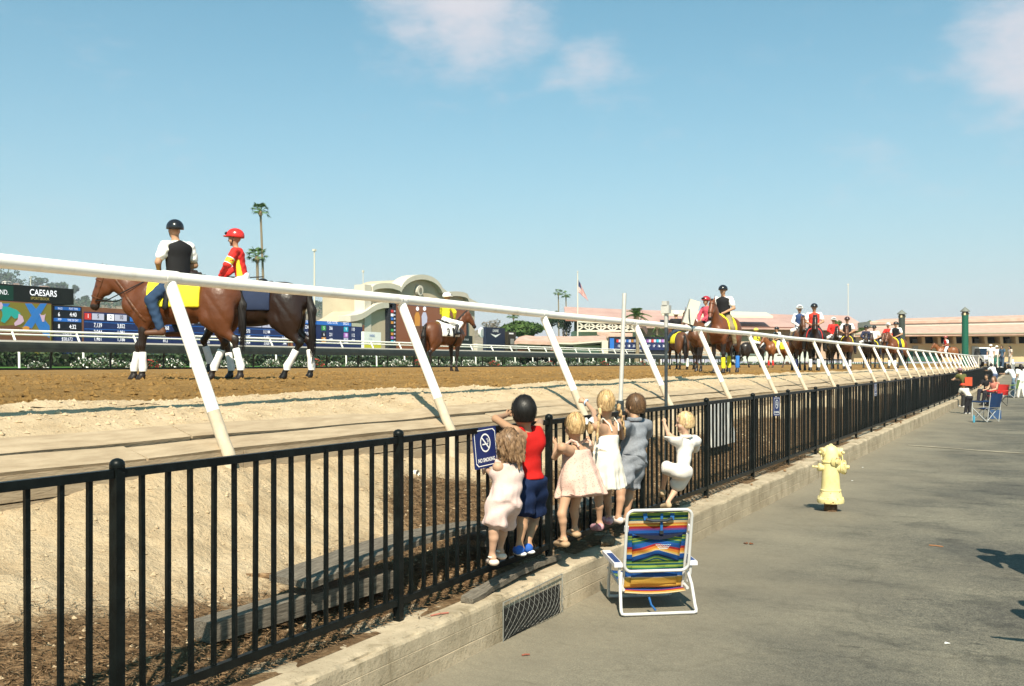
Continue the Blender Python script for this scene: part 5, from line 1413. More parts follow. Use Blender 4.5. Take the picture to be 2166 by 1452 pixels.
pair(1646, 60, 205, K_B, COAT_CHES, 'pony_horse', 'small chestnut pony with yellow cloth far off facing left', K_RA, WH, BK, WH, BK, 'rider in dark vest and white trousers on the far chestnut pony', cloth=YE, wrapc=dict(fl=RE, fr=RE))
pair(1690, 37.5, 262, K_A, COAT_BROWN, 'race_horse', 'dark brown racehorse facing the camera, left one of the close pair', K_RJ, WH, (0.03,0.06,0.16), WH, WH, 'jockey in white with blue vest and white helmet', goggles=True, wrapc=dict(fr=(0.02,0.03,0.1)))
pair(1722, 36.5, 255, K_A, COAT_DARK, 'pony_horse', 'dark pony with white front wraps facing the camera, right one of the close pair', K_RA, WH, (0.62,0.05,0.03), (0.02,0.02,0.02), BK, 'rider in red vest and black helmet', cloth=RE, wrapc=dict(fl=WH, fr=WH))
pair(1762, 47.5, 262, K_A, COAT_BLACK, 'race_horse', 'blackish racehorse carrying the jockey in plain red', K_RJ, RE, None, WH, WH, 'jockey in plain red silks and pale cap', goggles=True, wrapc=dict(fl=None))
pair(1792, 47, 250, K_A, COAT_BROWN, 'pony_horse', 'brown pony with white wraps right of the jockey in plain red', K_RA, WH, BK, (0.02,0.02,0.03), (0.05,0.02,0.02), 'rider in black vest and white long sleeves right of the jockey in red', cloth=YE, wrapc=dict(fl=WH, fr=WH))
pair(1832, 58, 250, K_A, COAT_BLACK, 'race_horse', 'dark racehorse of the small pair behind the rail posts', K_RJ, (0.02,0.025,0.06), None, WH, BK, 'jockey in navy of the small dark pair')
pair(1850, 58, 240, K_A, COAT_DARK, 'pony_horse', 'dark pony with yellow cloth of the small pair behind the rail posts', K_RA, WH, None, (0.03,0.03,0.05), BK, 'rider in white shirt of the small dark pair', cloth=YE)
pair(1880, 54, 235, K_B, COAT_BROWN, 'race_horse', 'brown racehorse carrying the small far jockey in red', K_RJ, RE, None, WH, WH, 'small far jockey in red with white cap', goggles=True)
pair(1897, 52.5, 225, K_B, coat_mat('liver_coat', (0.13,0.042,0.016), (0.016,0.010,0.008)), 'pony_horse', 'brown pony with yellow cloth nearest the far end of the parade', K_RA, WH, BK, (0.03,0.04,0.07), BK, 'rider in black vest and black cap near the far end of the parade', cloth=YE, wrapc=dict(fl=WH, fr=WH))
pair(2003, 80, 185, K_B, COAT_CHES, 'pony_horse', 'red chestnut horse standing alone side-on far down the track', K_RA, WH, RE, WH, (0.3,0.05,0.04), 'rider in white with red vest alone far down the track', wrapc=dict(hl=WH))
# ================================================================== PEOPLE
M_SKIN = vmat('skin', rough=0.55, var=0.06)
def cloth_mat(key, col, rough=0.85, var=0.08, scale=14, bump=0.25, bscale=120, col2=None, lo=.35, hi=.65):
    return mat('cloth_'+key, col, rough=rough, var=var, scale=scale, bump=bump, bscale=bscale, spec=0.15, col2=col2, lo=lo, hi=hi)

def figure(J, s, skin, f, look=None, h=.008, w=1.0, fingers=True, grip=None, bare=False):
    """skin prims of a posed figure from joints J (world metres); s = size relative to an adult, f = facing of the chest"""
    f = V3(*f); f[2] = 0; f /= np.linalg.norm(f); lat = V3(-f[1], f[0], 0)
    look = f if look is None else V3(*look)
    if s < .7: J['hd'] = J['hd'] - V3(0,0,.016); J['r'] *= .96
    pv, nk, hd, r = J['pv'], J['nk'], J['hd'], J['r']
    cs = nk + (pv-nk)*.30
    B = [Cap(pv, cs, .125*s*w, .125*s*w, skin, .04*s, (f,1.25)), Cap(cs-lat*.07*s, cs+lat*.07*s, .11*s*w, None, skin, .05*s, (f,1.2)),
         Ell(pv-V3(0,0,.03*s),(.132*s*w,.138*s*w,.12*s*w),skin,.05*s), Cap(nk-V3(0,0,.04*s), hd-V3(0,0,.3*r), .052*s, .05*s, skin, .02)]
    B += head_prims(hd, look, (0,0,1), r, skin)
    sh = {}
    for q, k in ((1,'l'),(-1,'r')):
        s0 = J['sh'+k]; e0 = J['el'+k]; w0 = J['wr'+k]
        B += [Cap(s0, e0, .052*s*w, .042*s*w, skin, .035*s), Cap(e0, w0, .041*s*w, .030*s*w, skin, .02*s), Cap(cs+ (s0-cs)*.5, s0, .07*s, .055*s, skin, .04*s)]
        J.setdefault('pads', []).append(B[-1]); J.setdefault('uppers', []).append(B[-3])
        hdn = J.get('hd'+k, w0-e0)
        hand(B, w0, hdn, J.get('th'+k, (0,0,1)), s*1.05, skin, .9)
        hp = J.get('hp'+k, pv + lat*q*.085*s - V3(0,0,.03*s))
        kn, an = J['kn'+k], J['an'+k]; to = J.get('to'+k, an + f*.15*s - V3(0,0,.05*s))
        cf = kn + (an-kn)*.30 - f*.012*s
        B += [Cap(hp, kn, .088*s*w, .060*s*w, skin, .04*s), Cap(kn, cf, .058*s*w, .058*s*w, skin, .03*s), Cap(cf, an, .057*s*w, .036*s*w, skin, .02*s),
              Cap(an-V3(0,0,.02*s), an-f*.03*s-V3(0,0,.045*s), .040*s, .036*s, skin, .02*s), Cap(an-V3(0,0,.04*s), to, .038*s, .030*s, skin, .02*s)]
        J.setdefault('thighs', []).append(B[-5]); J['hp'+k] = hp; J['to'+k] = to
    J['cs'] = cs; J['f'] = f; J['lat'] = lat; J['s'] = s; J['look'] = look
    return B

def wrinkle(a, fr, seed):
    return lambda X: a*(np.sin(X[...,2]*fr+X[...,1]*fr*.45+seed)*np.sin(X[...,1]*fr*.7-X[...,0]*fr*.5+seed*2) + .6*np.sin(X[...,2]*fr*2.1-X[...,0]*fr*1.3+seed))
def skirt(top, bot, rt, rb, f, ratio=.75, n=9, amp=.07, ph=0.0, pw=1.0):
    """flared cloth round an axis with pleats that deepen towards the hem"""
    top, bot = V3(*top), V3(*bot); ax = bot-top; L = np.linalg.norm(ax); ax = ax/L; f = np.array(f); lat = np.cross(ax, f); lat /= np.linalg.norm(lat); fd = np.cross(lat, ax)
    def d(X):
        q = X-top; u = q@ax; a = q@lat; b = q@fd/ratio; t = np.clip(u/L, 0, 1)
        ang = np.arctan2(b, a); rad = rt + (rb-rt)*t**pw
        rad = rad*(1 + amp*t*np.cos(n*ang+ph+1.5*np.sin(2*ang)) + amp*.5*t*np.cos((n*2+1)*ang+ph*3))
        e = (np.hypot(a, b)-rad)*.7
        return np.maximum(e, np.maximum(-u, u-L-.006*np.sin(ang*5+ph)))
    m = max(rt, rb)*1.25
    return Fn(d, np.minimum(top,bot)-m, np.maximum(top,bot)+m, k=.02)

def root_of(name, base, label, cat='person', group=None):
    return empty(name, base, 0, label, cat, group)
def put(name, me, mt, root):
    o = link(name, me, mt, root); o.location = -root.location; return o
def shoe_meshes(J, k, h, s, sole=True):
    f = J['f']; an, to = J['an'+k], J['to'+k]
    d = to-an; d[2] = 0; d = d/np.linalg.norm(d)
    return [Cap(an-V3(0,0,.055*s)-d*.035*s, to-V3(0,0,.004), .044*s, .042*s, k=.02)]
def K(x, y, p): return np.array(P(x, y, p))
def hairmat(key, c1, c2, sc=60): return mat('hair_'+key, c1, rough=0.5, col2=c2, scale=sc, bump=0.5, bscale=160, spec=0.3, stretch=(2,2,.5))
def hairdisp(c, a=.004, n=26): 
    return lambda X: a*np.sin(np.arctan2(X[...,1]-c[1], X[...,0]-c[0])*n + 6*np.sin((X[...,2]-c[2])*14)) 

def skull(c, f, r, g=1.10, low=-.25, face=.38):
    """short hair: shell over the skull, cut away from the face"""
    f = np.array(f)/np.linalg.norm(f)
    g *= .985; fh = np.array([f[0],f[1],0.]); fh /= np.linalg.norm(fh); Mh = Matrix(((fh[0],-fh[1],0),(fh[1],fh[0],0),(0,0,1)))
    pr = [Ell(c+V3(0,0,r*.17)-f*r*.06,(r*.90*g,r*.68*g,r*.90*g),k=.02,rot=Mh), Ell(c-f*r*.26-V3(0,0,r*.25),(r*.58*g,r*.54*g,r*.72*g),k=.03,rot=Mh)]
    def cut(X):
        q = X-c; u = q@f; z = q[...,2]
        return np.minimum(np.maximum(u - r*(face + .30*np.clip(z/r,-.3,1)), z - r*.62), 9) if False else np.minimum(u - r*face + .0, (r*.50 - z)*1.0*np.where(u > r*face, 1, 9))*np.where((u > r*face) & (z < r*.50), 1, 1)
    def cut2(X):
        q = X-c; u = q@f; z = q[...,2]
        facecut = np.minimum(u - r*face, r*.52 - z)          # inside the face region when both positive
        neck = (-r*.62) - z
        return np.maximum(facecut, neck)
    return pr, cut2

def strands(root, c, look, r, g, mt, n=420, long=0.0, seed=1, spread=2.3, curl=0.0, wid=.0028, tone=(.3,.2,.1)):
    """loose locks lying over the hair cap, falling from the crown"""
    rg2 = np.random.default_rng(seed); f = np.array(look, float); f[2] = 0; f /= np.linalg.norm(f); s_ = V3(-f[1], f[0], 0); up = V3(0,0,1)
    cc = c + up*r*.17 - f*r*.06; V = []; Q = []
    for i in range(n):
        az = math.pi + rg2.uniform(-spread, spread); th = rg2.uniform(.15, 1.5); L = rg2.uniform(.5, .95) + long*6
        gg = g - .02 + rg2.uniform(.0, .06) + (rg2.uniform(0,.10) if rg2.random() < .15 else 0); pts = []; ph = rg2.uniform(0, 6.28)
        p = None
        for q in range(8):
            t = th - L*q/7*1.9
            if t > -.55 or long == 0:
                t = max(t, -.75)
                a = az + .10*math.sin(q*.9+ph)*(1+curl*3)
                p = cc + f*math.cos(a)*math.cos(t)*r*.90*gg + s_*math.sin(a)*math.cos(t)*r*.68*gg + up*math.sin(t)*r*.90*gg
            else:
                p = p - up*long*.35 + s_*curl*.02*math.sin(q*2.2+ph) + f*curl*.012*math.cos(q*2+ph)
            pts.append(p)
        d = np.array([pts[min(k+1,7)]-pts[max(k-1,0)] for k in range(8)]); b0 = len(V)
        for k in range(8):
            o_ = pts[k]-cc; w_ = np.cross(d[k], o_); ln = np.linalg.norm(w_)
            w_ = w_/ln*wid*(1-.75*k/7) if ln > 1e-9 else V3(0,0,0)
            V += [pts[k]-w_, pts[k]+w_]
        for k in range(7): Q.append((b0+2*k, b0+2*k+1, b0+2*k+3, b0+2*k+2))
    sh = np.repeat(np.random.default_rng(seed+9).uniform(.45, 1.5, n), 16)[:,None]*np.ones((1,3))
    o = put('loose_hair', np_mesh('loose_hair', np.array(V), np.array(Q), True, col=sh*np.array(tone)), vmat('hair_strands', rough=.45, var=.15, scale=40, spec=.35), root); return o
FACE = (-0.9, 0.40, 0)
# ---------------------------------------------------------------- boy in the red vest
sk = (0.38,0.215,0.125)
J = dict(hd=K(1108,868,3.06), r=.106, nk=K(1114,906,3.05), shl=K(1090,914,3.06), shr=K(1139,907,3.06), ell=K(1048,886,3.25), elr=K(1142,893,3.27), wrl=K(1070,879,3.31), wrr=K(1106,887,3.33),
     pv=K(1121,1015,3.04), knl=K(1105,1098,3.08), knr=K(1130,1094,3.10), anl=K(1099,1151,3.08), anr=K(1117,1147,3.10), tol=K(1094,1163,3.24), tor=K(1112,1160,3.26), hdl=(-.1,.9,.15), hdr=(-.2,-.9,0))
B = figure(J, .66, sk, FACE, look=(-.72,.70,-.05), w=.90)
rt = root_of('person', (-3.06, J['pv'][1], .43), 'boy in red vest and blue shorts leaning over the fence rail')
put('body', surf('body', B, .0075), M_SKIN, rt)
lat, f = J['lat'], J['f']
put('vest', surf('vest', B[:3]+[Cap(J['cs']+lat*.075-V3(0,0,-.03), J['cs']+lat*.075+V3(0,0,.085), .05, .028, k=.03), Cap(J['cs']-lat*.075+V3(0,0,.03), J['cs']-lat*.075+V3(0,0,.085), .05, .028, k=.03)], .008, inflate=.016, disp=wrinkle(.0045,30,1), cut=both(above(J['nk']+V3(0,0,.012),(0,0,1)), lambda X: P(1121,1013,3.04).z - X[...,2])), cloth_mat('red', (0.46,0.014,0.012)), rt)
ht = K(0,1009,3.04)[2]*0 + P(1121,1009,3.04).z; hb = P(1118,1082,3.06).z
put('shorts', surf('shorts', [B[2]]+[Cap(J['hp'+k], J['hp'+k]*.3+J['kn'+k]*.7, .058, .056, k=.02) for k in 'lr']+[skirt(J['hpl']+V3(0,0,.03), J['hpl']*.22+J['knl']*.78, .056, .066, f, 1.0, 5, .10, 1), skirt(J['hpr']+V3(0,0,.03), J['hpr']*.22+J['knr']*.78, .056, .064, f, 1.0, 5, .10, 2)], .008, inflate=.012, disp=wrinkle(.006,30,3), cut=lambda X: X[...,2]-P(1121,1006,3.04).z), cloth_mat('navy', (0.010,0.020,0.060)), rt)
pr, ct = skull(J['hd'], J['look'], J['r'], 1.10, face=.30)
put('hair', surf('hair', pr, .007, cut=ct, disp=hairdisp(J['hd'], .0035, 34)), hairmat('black', (0.004,0.0035,0.0035), (0.010,0.008,0.007)), rt)
strands(rt, J['hd'], J['look'], J['r'], 1.12, hairmat('black', (0.004,0.0035,0.0035), (0.010,0.008,0.007)), 520, seed=1, tone=(.010,.008,.007))
for k in 'lr':
    put('shoe', surf('shoe', shoe_meshes(J, k, .007, .66), .006, inflate=.004), cloth_mat('blue_shoe', (0.03,0.11,0.42)), rt)
    a, t = J['an'+k], J['to'+k]
    put('shoe_sole', surf('shoe_sole', [Cap(a-V3(0,0,.062)-f*.03, t-V3(0,0,.024), .027, .026, k=.01, flat=((0,0,1),2.2))], .006, inflate=.004), flat((0.75,0.74,0.72)), rt)

# ---------------------------------------------------------------- smallest girl in the pink romper
sk = (0.50,0.30,0.20)
J = dict(hd=K(1076,936,3.02), r=.098, nk=K(1075,976,3.02), shl=K(1053,988,3.03), shr=K(1094,984,3.03), ell=K(1047,1011,3.08), elr=K(1100,1008,3.15), wrl=K(1031,995,3.24), wrr=K(1088,1000,3.25),
     pv=K(1066,1062,3.0), knl=K(1044,1122,3.04), knr=K(1064,1116,3.12), anl=K(1041,1172,3.06), anr=K(1058,1160,3.16), tol=K(1037,1184,3.20), tor=K(1052,1170,3.27), hdl=(-.5,.1,-.2), hdr=(-.6,0,-.1))
B = figure(J, .55, sk, FACE, look=(-.62,.78,-.03), w=.94)
rt = root_of('person', (-3.02, J['pv'][1], .43), 'smallest girl in pale pink romper holding the fence beside the sign')
put('body', surf('body', B, .0075), M_SKIN, rt); lat, f = J['lat'], J['f']
M_PINK = cloth_mat('pale_pink', (0.60,0.45,0.41), var=.05, scale=40)
put('romper', surf('romper', B[:3]+[Cap(J['hp'+k], J['hp'+k]*.4+J['kn'+k]*.6, .048, .047, k=.02) for k in 'lr']+[skirt(J['nk']-V3(0,0,.10), J['pv']-V3(0,0,.02), .074, .092, f, .9, 7, .05, 1), skirt(J['hpl']+V3(0,0,.02), J['hpl']*.30+J['knl']*.70, .048, .054, f, 1, 5, .10, 1), skirt(J['hpr']+V3(0,0,.02), J['hpr']*.34+J['knr']*.66, .048, .054, f, 1, 5, .10, 2),
     Cap(J['cs']+lat*.055, J['nk']+lat*.055+V3(0,0,.0), .045, .03, k=.03), Cap(J['cs']-lat*.055, J['nk']-lat*.055+V3(0,0,.0), .045, .03, k=.03)], .008, inflate=.014, disp=wrinkle(.0055,30,5), cut=above(J['nk']+V3(0,0,.0),(0.3,0,1))), M_PINK, rt)
pr, ct = skull(J['hd'], J['look'], J['r'], 1.12, face=.30)
cur = []
for i in range(34):
    a = random.uniform(-2.1, 2.1); zz = random.uniform(-.9, .75); rr_ = J['r']*math.sqrt(max(.25, 1.05-zz*zz*.75))*1.0
    bd = V3(math.cos(a), math.sin(a), 0)*rr_ + V3(0,0,zz*J['r']); bd = bd  # back of the head points to +x
    c0 = J['hd']+bd; c1 = c0 + V3(random.uniform(-.01,.02), random.uniform(-.02,.02), -random.uniform(.03,.07)); c2 = c1 + V3(random.uniform(-.015,.02), random.uniform(-.025,.025), -random.uniform(.01,.04))
    cur += [Cap(c0, c1, .017, .013, k=.008), Cap(c1, c2, .013, .006, k=.006)]
put('hair', surf('hair', pr+cur, .0065, cut=lambda X: np.minimum(((X-J['hd'])@J['look']) - J['r']*.30, J['r']*.5-(X-J['hd'])[...,2]), disp=hairdisp(J['hd'], .004, 22)), hairmat('light_brown', (0.10,0.052,0.026), (0.30,0.18,0.095)), rt)
strands(rt, J['hd'], J['look'], J['r'], 1.12, hairmat('light_brown', (0.10,0.052,0.026), (0.30,0.18,0.095)), 520, long=.05, seed=2, curl=.9, wid=.0034, tone=(.20,.115,.06))
for k in 'lr':
    put('sandal', surf('sandal', [Cap(J['an'+k]-V3(0,0,.050)-f*.02, J['to'+k]-V3(0,0,.008), .030, .028, k=.02, flat=((0,0,1),1.6))], .006, inflate=.004), flat((0.72,0.56,0.46)), rt)
    put('sandal_strap', MB().tube([Vector(J['an'+k]+V3(.022*math.cos(a),.024*math.sin(a),-.018)) for a in np.linspace(0,6.2,12)], .006, 5, closed=True).mesh('sandal_strap', True), flat((0.78,0.66,0.56)), rt)

# ---------------------------------------------------------------- girl in the pink flowered dress
sk = (0.47,0.275,0.17)
J = dict(hd=K(1216,897,3.02), r=.096, nk=K(1220,934,3.02), shl=K(1189,947,3.03), shr=K(1246,942,3.03), ell=K(1173,968,3.12), elr=K(1256,962,3.12), wrl=K(1176,940,3.26), wrr=K(1248,935,3.27),
     pv=K(1214,1022,2.99), knl=K(1188,1088,3.03), knr=K(1214,1080,3.05), anl=K(1192,1135,3.03), anr=K(1216,1115,3.06), tol=K(1180,1147,3.14), tor=K(1207,1124,3.19), hdl=(-.4,.1,.4), hdr=(-.5,0,.3))
B = figure(J, .60, sk, FACE, look=(-.80,.60,-.05), w=.84)
rt = root_of('person', (-3.02, J['pv'][1], .43), 'girl in pale pink flowered dress with a white hair bow'); lat, f = J['lat'], J['f']
put('body', surf('body', B, .0075), M_SKIN, rt)
def floral():
    m = cloth_mat('pink_floral', (0.60,0.41,0.34), var=.05, bump=.2)
    n, l = m.node_tree.nodes, m.node_tree.links; b = n['Principled BSDF']; src = b.inputs['Base Color'].links[0].from_socket
    tc = n.new('ShaderNodeTexCoord'); vo = n.new('ShaderNodeTexVoronoi'); vo.inputs['Scale'].default_value = 75; l.new(tc.outputs['Object'], vo.inputs['Vector'])
    mr = n.new('ShaderNodeMapRange'); l.new(vo.outputs['Distance'], mr.inputs[0]); mr.inputs[1].default_value = .30; mr.inputs[2].default_value = .22
    mr.inputs[3].default_value = 0; mr.inputs[4].default_value = .55
    mx = n.new('ShaderNodeMix'); mx.data_type = 'RGBA'; l.new(mr.outputs[0], mx.inputs[0]); l.new(src, mx.inputs[6]); mx.inputs[7].default_value = (0.42,0.22,0.18,1); l.new(mx.outputs[2], b.inputs['Base Color']); return m
top = J['nk']-V3(0,0,.055); hem = np.array([J['pv'][0]+.02, J['pv'][1]+.08, P(1215,1050,3.0).z])
put('dress', surf('dress', [Cap(J['pv'],J['cs'],.072+.012,.072+.012,k=.03,flat=(f,1.2)), Ell(J['pv'],(.09,.10,.09),k=.04), skirt(top, hem, .092, .192, f, .85, 9, .085, .5, 1.1)], .008, inflate=.006, disp=wrinkle(.002,36,2), cut=above(top,(0,0,1))), floral(), rt)
o = MB().tube([Vector(hem+V3(.150*math.cos(a)*.98, .180*math.sin(a), .028+.006*math.sin(a*7))) for a in np.linspace(0,6.2,40)], .004, 5, closed=True).mesh('hem_trim'); put('hem_trim', o, floral(), rt)
for q in (1,-1):
    a = J['cs']+lat*q*.055*1.0+V3(.07,0,.055); b_ = J['nk']+lat*q*.075+V3(.02,0,.005); c_ = J['cs']+lat*q*.06+V3(-.06,0,.05)
    put('shoulder_strap', MB().tube([Vector(a), Vector((a+b_)/2+V3(.012,0,.012)), Vector(b_+V3(0,0,.008)), Vector(c_)], .010, 6).mesh('shoulder_strap', True), floral(), rt)
pr, ct = skull(J['hd'], J['look'], J['r'], 1.08, face=.34)
tailp = J['hd']+V3(.075,.03,.03)
HB = hairmat('blonde', (0.30,0.17,0.07), (0.62,0.43,0.22), 40)
put('hair', surf('hair', pr+[Cap(tailp, tailp+V3(.02,.03,-.05), .022, .024, k=.02), Cap(tailp+V3(.02,.03,-.05), tailp+V3(.015,.035,-.14), .024, .008, k=.015)], .0065, cut=ct, disp=hairdisp(J['hd'], .003, 30)), HB, rt)
strands(rt, J['hd'], J['look'], J['r'], 1.06, HB, 420, seed=3, tone=(.46,.30,.14))
bw = MB()
for q in (1,-1):
    bw.prism([tailp+V3(.012,0,.01), tailp+V3(.02,q*.055,.035), tailp+V3(.025,q*.06,-.012)], (.014,0,0))
put('hair_bow', bw.mesh('hair_bow'), flat((0.85,0.83,0.80)), rt)
for k in 'lr':
    put('sandal', surf('sandal', [Cap(J['an'+k]-V3(0,0,.052)-f*.02, J['to'+k]-V3(0,0,.008), .032, .030, k=.02, flat=((0,0,1),1.6))], .006, inflate=.004), flat((0.40,0.27,0.16)), rt)
    put('sandal_strap', MB().tube([Vector(J['an'+k]+V3(.024*math.cos(a),.026*math.sin(a),-.022)) for a in np.linspace(0,6.2,12)], .007, 5, closed=True).mesh('sandal_strap', True), flat((0.45,0.31,0.19)), rt)

# ---------------------------------------------------------------- girl in the white dress with plaits
J = dict(hd=K(1282,850,3.0), r=.098, nk=K(1285,888,3.0), shl=K(1262,901,3.01), shr=K(1312,896,3.02), ell=K(1256,872,3.22), elr=K(1316,925,3.10), wrl=K(1240,852,3.40), wrr=K(1300,905,3.24),
     pv=K(1281,985,2.97), knl=K(1266,1056,3.03), knr=K(1284,1052,3.06), anl=K(1268,1104,3.04), anr=K(1288,1092,3.08), tol=K(1256,1114,3.15), tor=K(1278,1100,3.20), hdl=(-.8,-.2,.25), hdr=(-.6,0,.2))
B = figure(J, .66, sk, FACE, look=(-.50,.87,-.03), w=.80)
rt = root_of('person', (-3.0, J['pv'][1], .43), 'blonde girl with two plaits in white sleeveless dress'); lat, f = J['lat'], J['f']
put('body', surf('body', B, .0075), M_SKIN, rt)
M_WC = cloth_mat('white', (0.68,0.63,0.55), var=.04)
top = J['nk']-V3(0,0,.115); hem = np.array([J['pv'][0], J['pv'][1]+.02, P(1281,1030,2.98).z])
put('dress', surf('dress', [Cap(J['pv'],J['cs'],.074+.012,.074+.012,k=.03,flat=(f,1.2)), Ell(J['pv']-V3(0,0,.01),(.10,.105,.10),k=.04), skirt(top, J['pv']+V3(0,0,.07), .086, .104, f, .85, 14, .03, .2), skirt(J['pv']+V3(0,0,.10), hem, .104, .145, f, .9, 8, .12, 2.0, .8)], .008, inflate=.005, disp=wrinkle(.002,34,4), cut=above(top,(0,0,1))), M_WC, rt)
for q in (1,-1):
    a = J['cs']+lat*q*.035+V3(.07,0,.02); b_ = J['nk']+lat*q*.06+V3(.01,0,.005)
    put('shoulder_strap', MB().tube([Vector(a), Vector((a+b_)/2+V3(.014,0,.008)), Vector(b_+V3(0,0,.008)), Vector(b_+V3(-.06,0,-.06))], .006, 6).mesh('shoulder_strap', True), M_WC, rt)
pr, ct = skull(J['hd'], J['look'], J['r'], 1.09, face=.34)
put('hair', surf('hair', pr, .0065, cut=ct, disp=hairdisp(J['hd'], .003, 30)), HB, rt)
strands(rt, J['hd'], J['look'], J['r'], 1.07, HB, 420, seed=4, tone=(.46,.30,.14))
for q, x1, y1 in ((1,1263,925),(-1,1322,912)):
    a0 = J['hd'] + lat*q*.095 + V3(.03,0,-.02); e = K(x1, y1, 2.93); pl = []
    for i in range(9):
        c0 = a0 + (e-a0)*(i/9) + V3(.012*math.sin(i*3.1), .010*math.cos(i*3.1), 0); pl.append(Ell(c0,(.017-.0009*i,.017-.0009*i,.020),k=.006))
    pl.append(Cap(e+(a0-e)*.08, e+V3(0,0,-.05), .013, .004, k=.01))
    put('plait', surf('plait', pl, .005), HB, rt)
put('parting', MB().tube([Vector(J['hd']+V3(.50*.094*math.cos(a), -.87*.094*math.cos(a), .014+.097*math.sin(a))) for a in np.linspace(-.3,1.5,9)], .0028, 4).mesh('parting'), flat((0.62,0.44,0.32)), rt)
put('bracelet', MB().tube([Vector(J['wrl']+V3(.008*math.sin(a),.024*math.cos(a),.024*math.sin(a))) for a in np.linspace(0,6.2,14)], .008, 5, closed=True).mesh('bracelet', True), flat((0.45,0.62,0.85)), rt)
for k in 'lr':
    put('shoe', surf('shoe', shoe_meshes(J, k, .007, .64), .006, inflate=.003), cloth_mat('pink_shoe', (0.45,0.14,0.20), col2=(0.62,0.45,0.45), scale=30), rt)

# ---------------------------------------------------------------- boy in grey-blue shirt and shorts
sk = (0.40,0.225,0.135)
J = dict(hd=K(1343,856,3.12), r=.104, nk=K(1342,890,3.10), shl=K(1318,903,3.10), shr=K(1364,900,3.09), ell=K(1305,905,3.26), elr=K(1368,925,3.16), wrl=K(1318,882,3.34), wrr=K(1352,895,3.29),
     pv=K(1339,972,3.07), knl=K(1313,1042,3.12), knr=K(1330,1042,3.14), anl=K(1308,1092,3.12), anr=K(1326,1090,3.14), hdl=(-.6,.3,.2), hdr=(-.6,-.3,.1))
B = figure(J, .67, sk, FACE, look=(-.97,.25,-.06), w=.92)
rt = root_of('person', (-3.08, J['pv'][1], .43), 'boy in crumpled grey-blue shirt and matching shorts'); lat, f = J['lat'], J['f']
put('body', surf('body', B, .0075), M_SKIN, rt)
M_CH = cloth_mat('chambray', (0.215,0.225,0.25), var=.10, scale=50, bump=.5)
sl = [Cap(J['sh'+k], J['sh'+k]*.45+J['el'+k]*.55, .052, .056, k=.035) for k in 'lr']
put('shirt', surf('shirt', B[:3]+J['pads']+J['uppers'][:0]+sl+[skirt(J['nk']-V3(0,0,.14), J['pv']-V3(0,0,.005), .098, .112, f, .85, 5, .05, 1.0)], .008, inflate=.012, disp=wrinkle(.008,30,1.3), cut=above(J['nk']+V3(0,0,.01),(0,0,1))), M_CH, rt)
put('collar', MB().tube([Vector(J['nk']+V3(.052*math.cos(a),.058*math.sin(a),.012)) for a in np.linspace(0,6.2,16)], .017, 6, closed=True).mesh('collar', True), M_CH, rt)
put('shorts', surf('shorts', [B[2]]+[Cap(J['hp'+k], J['hp'+k]*.3+J['kn'+k]*.7, .056, .055, k=.02) for k in 'lr']+[skirt(J['hpl']+V3(0,0,.03), J['hpl']*.28+J['knl']*.72, .054, .062, f, 1.0, 5, .10, 1.4), skirt(J['hpr']+V3(0,0,.03), J['hpr']*.28+J['knr']*.72, .054, .062, f, 1.0, 5, .10, .4)], .008, inflate=.012, disp=wrinkle(.007,32,7)), M_CH, rt)
pr, ct = skull(J['hd'], J['look'], J['r'], 1.10, face=.34)
put('hair', surf('hair', pr, .0065, cut=ct, disp=hairdisp(J['hd'], .003, 40)), hairmat('brown', (0.055,0.028,0.014), (0.17,0.095,0.045)), rt)
strands(rt, J['hd'], J['look'], J['r'], 1.08, hairmat('brown', (0.055,0.028,0.014), (0.17,0.095,0.045)), 420, seed=5, tone=(.11,.06,.03))
for k in 'lr':
    put('sandal', surf('sandal', shoe_meshes(J, k, .007, .62), .006, inflate=.003), cloth_mat('white_shoe', (0.72,0.60,0.52), var=.2, scale=30), rt)

# ---------------------------------------------------------------- toddler in white climbing the fence
sk = (0.55,0.34,0.235)
J = dict(hd=K(1449,890,3.0), r=.097, nk=K(1451,925,2.99), shl=K(1430,931,3.03), shr=K(1470,934,2.98), ell=K(1414,919,3.12), elr=K(1466,950,3.12), wrl=K(1406,898,3.22), wrr=K(1448,938,3.24),
     pv=K(1444,995,2.97), knl=K(1408,990,3.14), knr=K(1430,1032,3.06), anl=K(1402,1036,3.22), anr=K(1413,1062,3.10), tol=K(1397,1048,3.31), tor=K(1402,1071,3.18), hdl=(-.2,.05,.5), hdr=(-.6,0,.1))
B = figure(J, .55, sk, (-.95,.2,0), look=(-.93,-.38,-.10), w=.93)
rt = root_of('person', (-3.0, J['pv'][1], .43), 'fair-haired toddler in white shirt and shorts climbing the fence'); lat, f = J['lat'], J['f']
put('body', surf('body', B, .007), M_SKIN, rt)
sl = [Cap(J['sh'+k], J['sh'+k]*.25+J['el'+k]*.75, .045, .047, k=.03) for k in 'lr']
M_WT = cloth_mat('white_jersey', (0.70,0.65,0.60), var=.04)
put('shirt', surf('shirt', B[:3]+J['pads']+sl, .008, inflate=.014, disp=wrinkle(.005,34,2.3), cut=both(above(J['nk']+V3(0,0,.012),(0,0,1)), lambda X: J['pv'][2]-.0-X[...,2])), M_WT, rt)
put('collar', MB().tube([Vector(J['nk']+V3(.045*math.cos(a),.05*math.sin(a),.010)) for a in np.linspace(0,6.2,16)], .015, 6, closed=True).mesh('collar', True), M_WT, rt)
put('shorts', surf('shorts', [B[2], Cap(J['hpl'], J['hpl']*.12+J['knl']*.88, .058, .054, k=.03), Cap(J['hpr'], J['hpr']*.25+J['knr']*.75, .058, .062, k=.03)], .008, inflate=.012, disp=wrinkle(.005,28,9)), M_WT, rt)
pr, ct = skull(J['hd'], J['look'], J['r'], 1.08, face=.36)
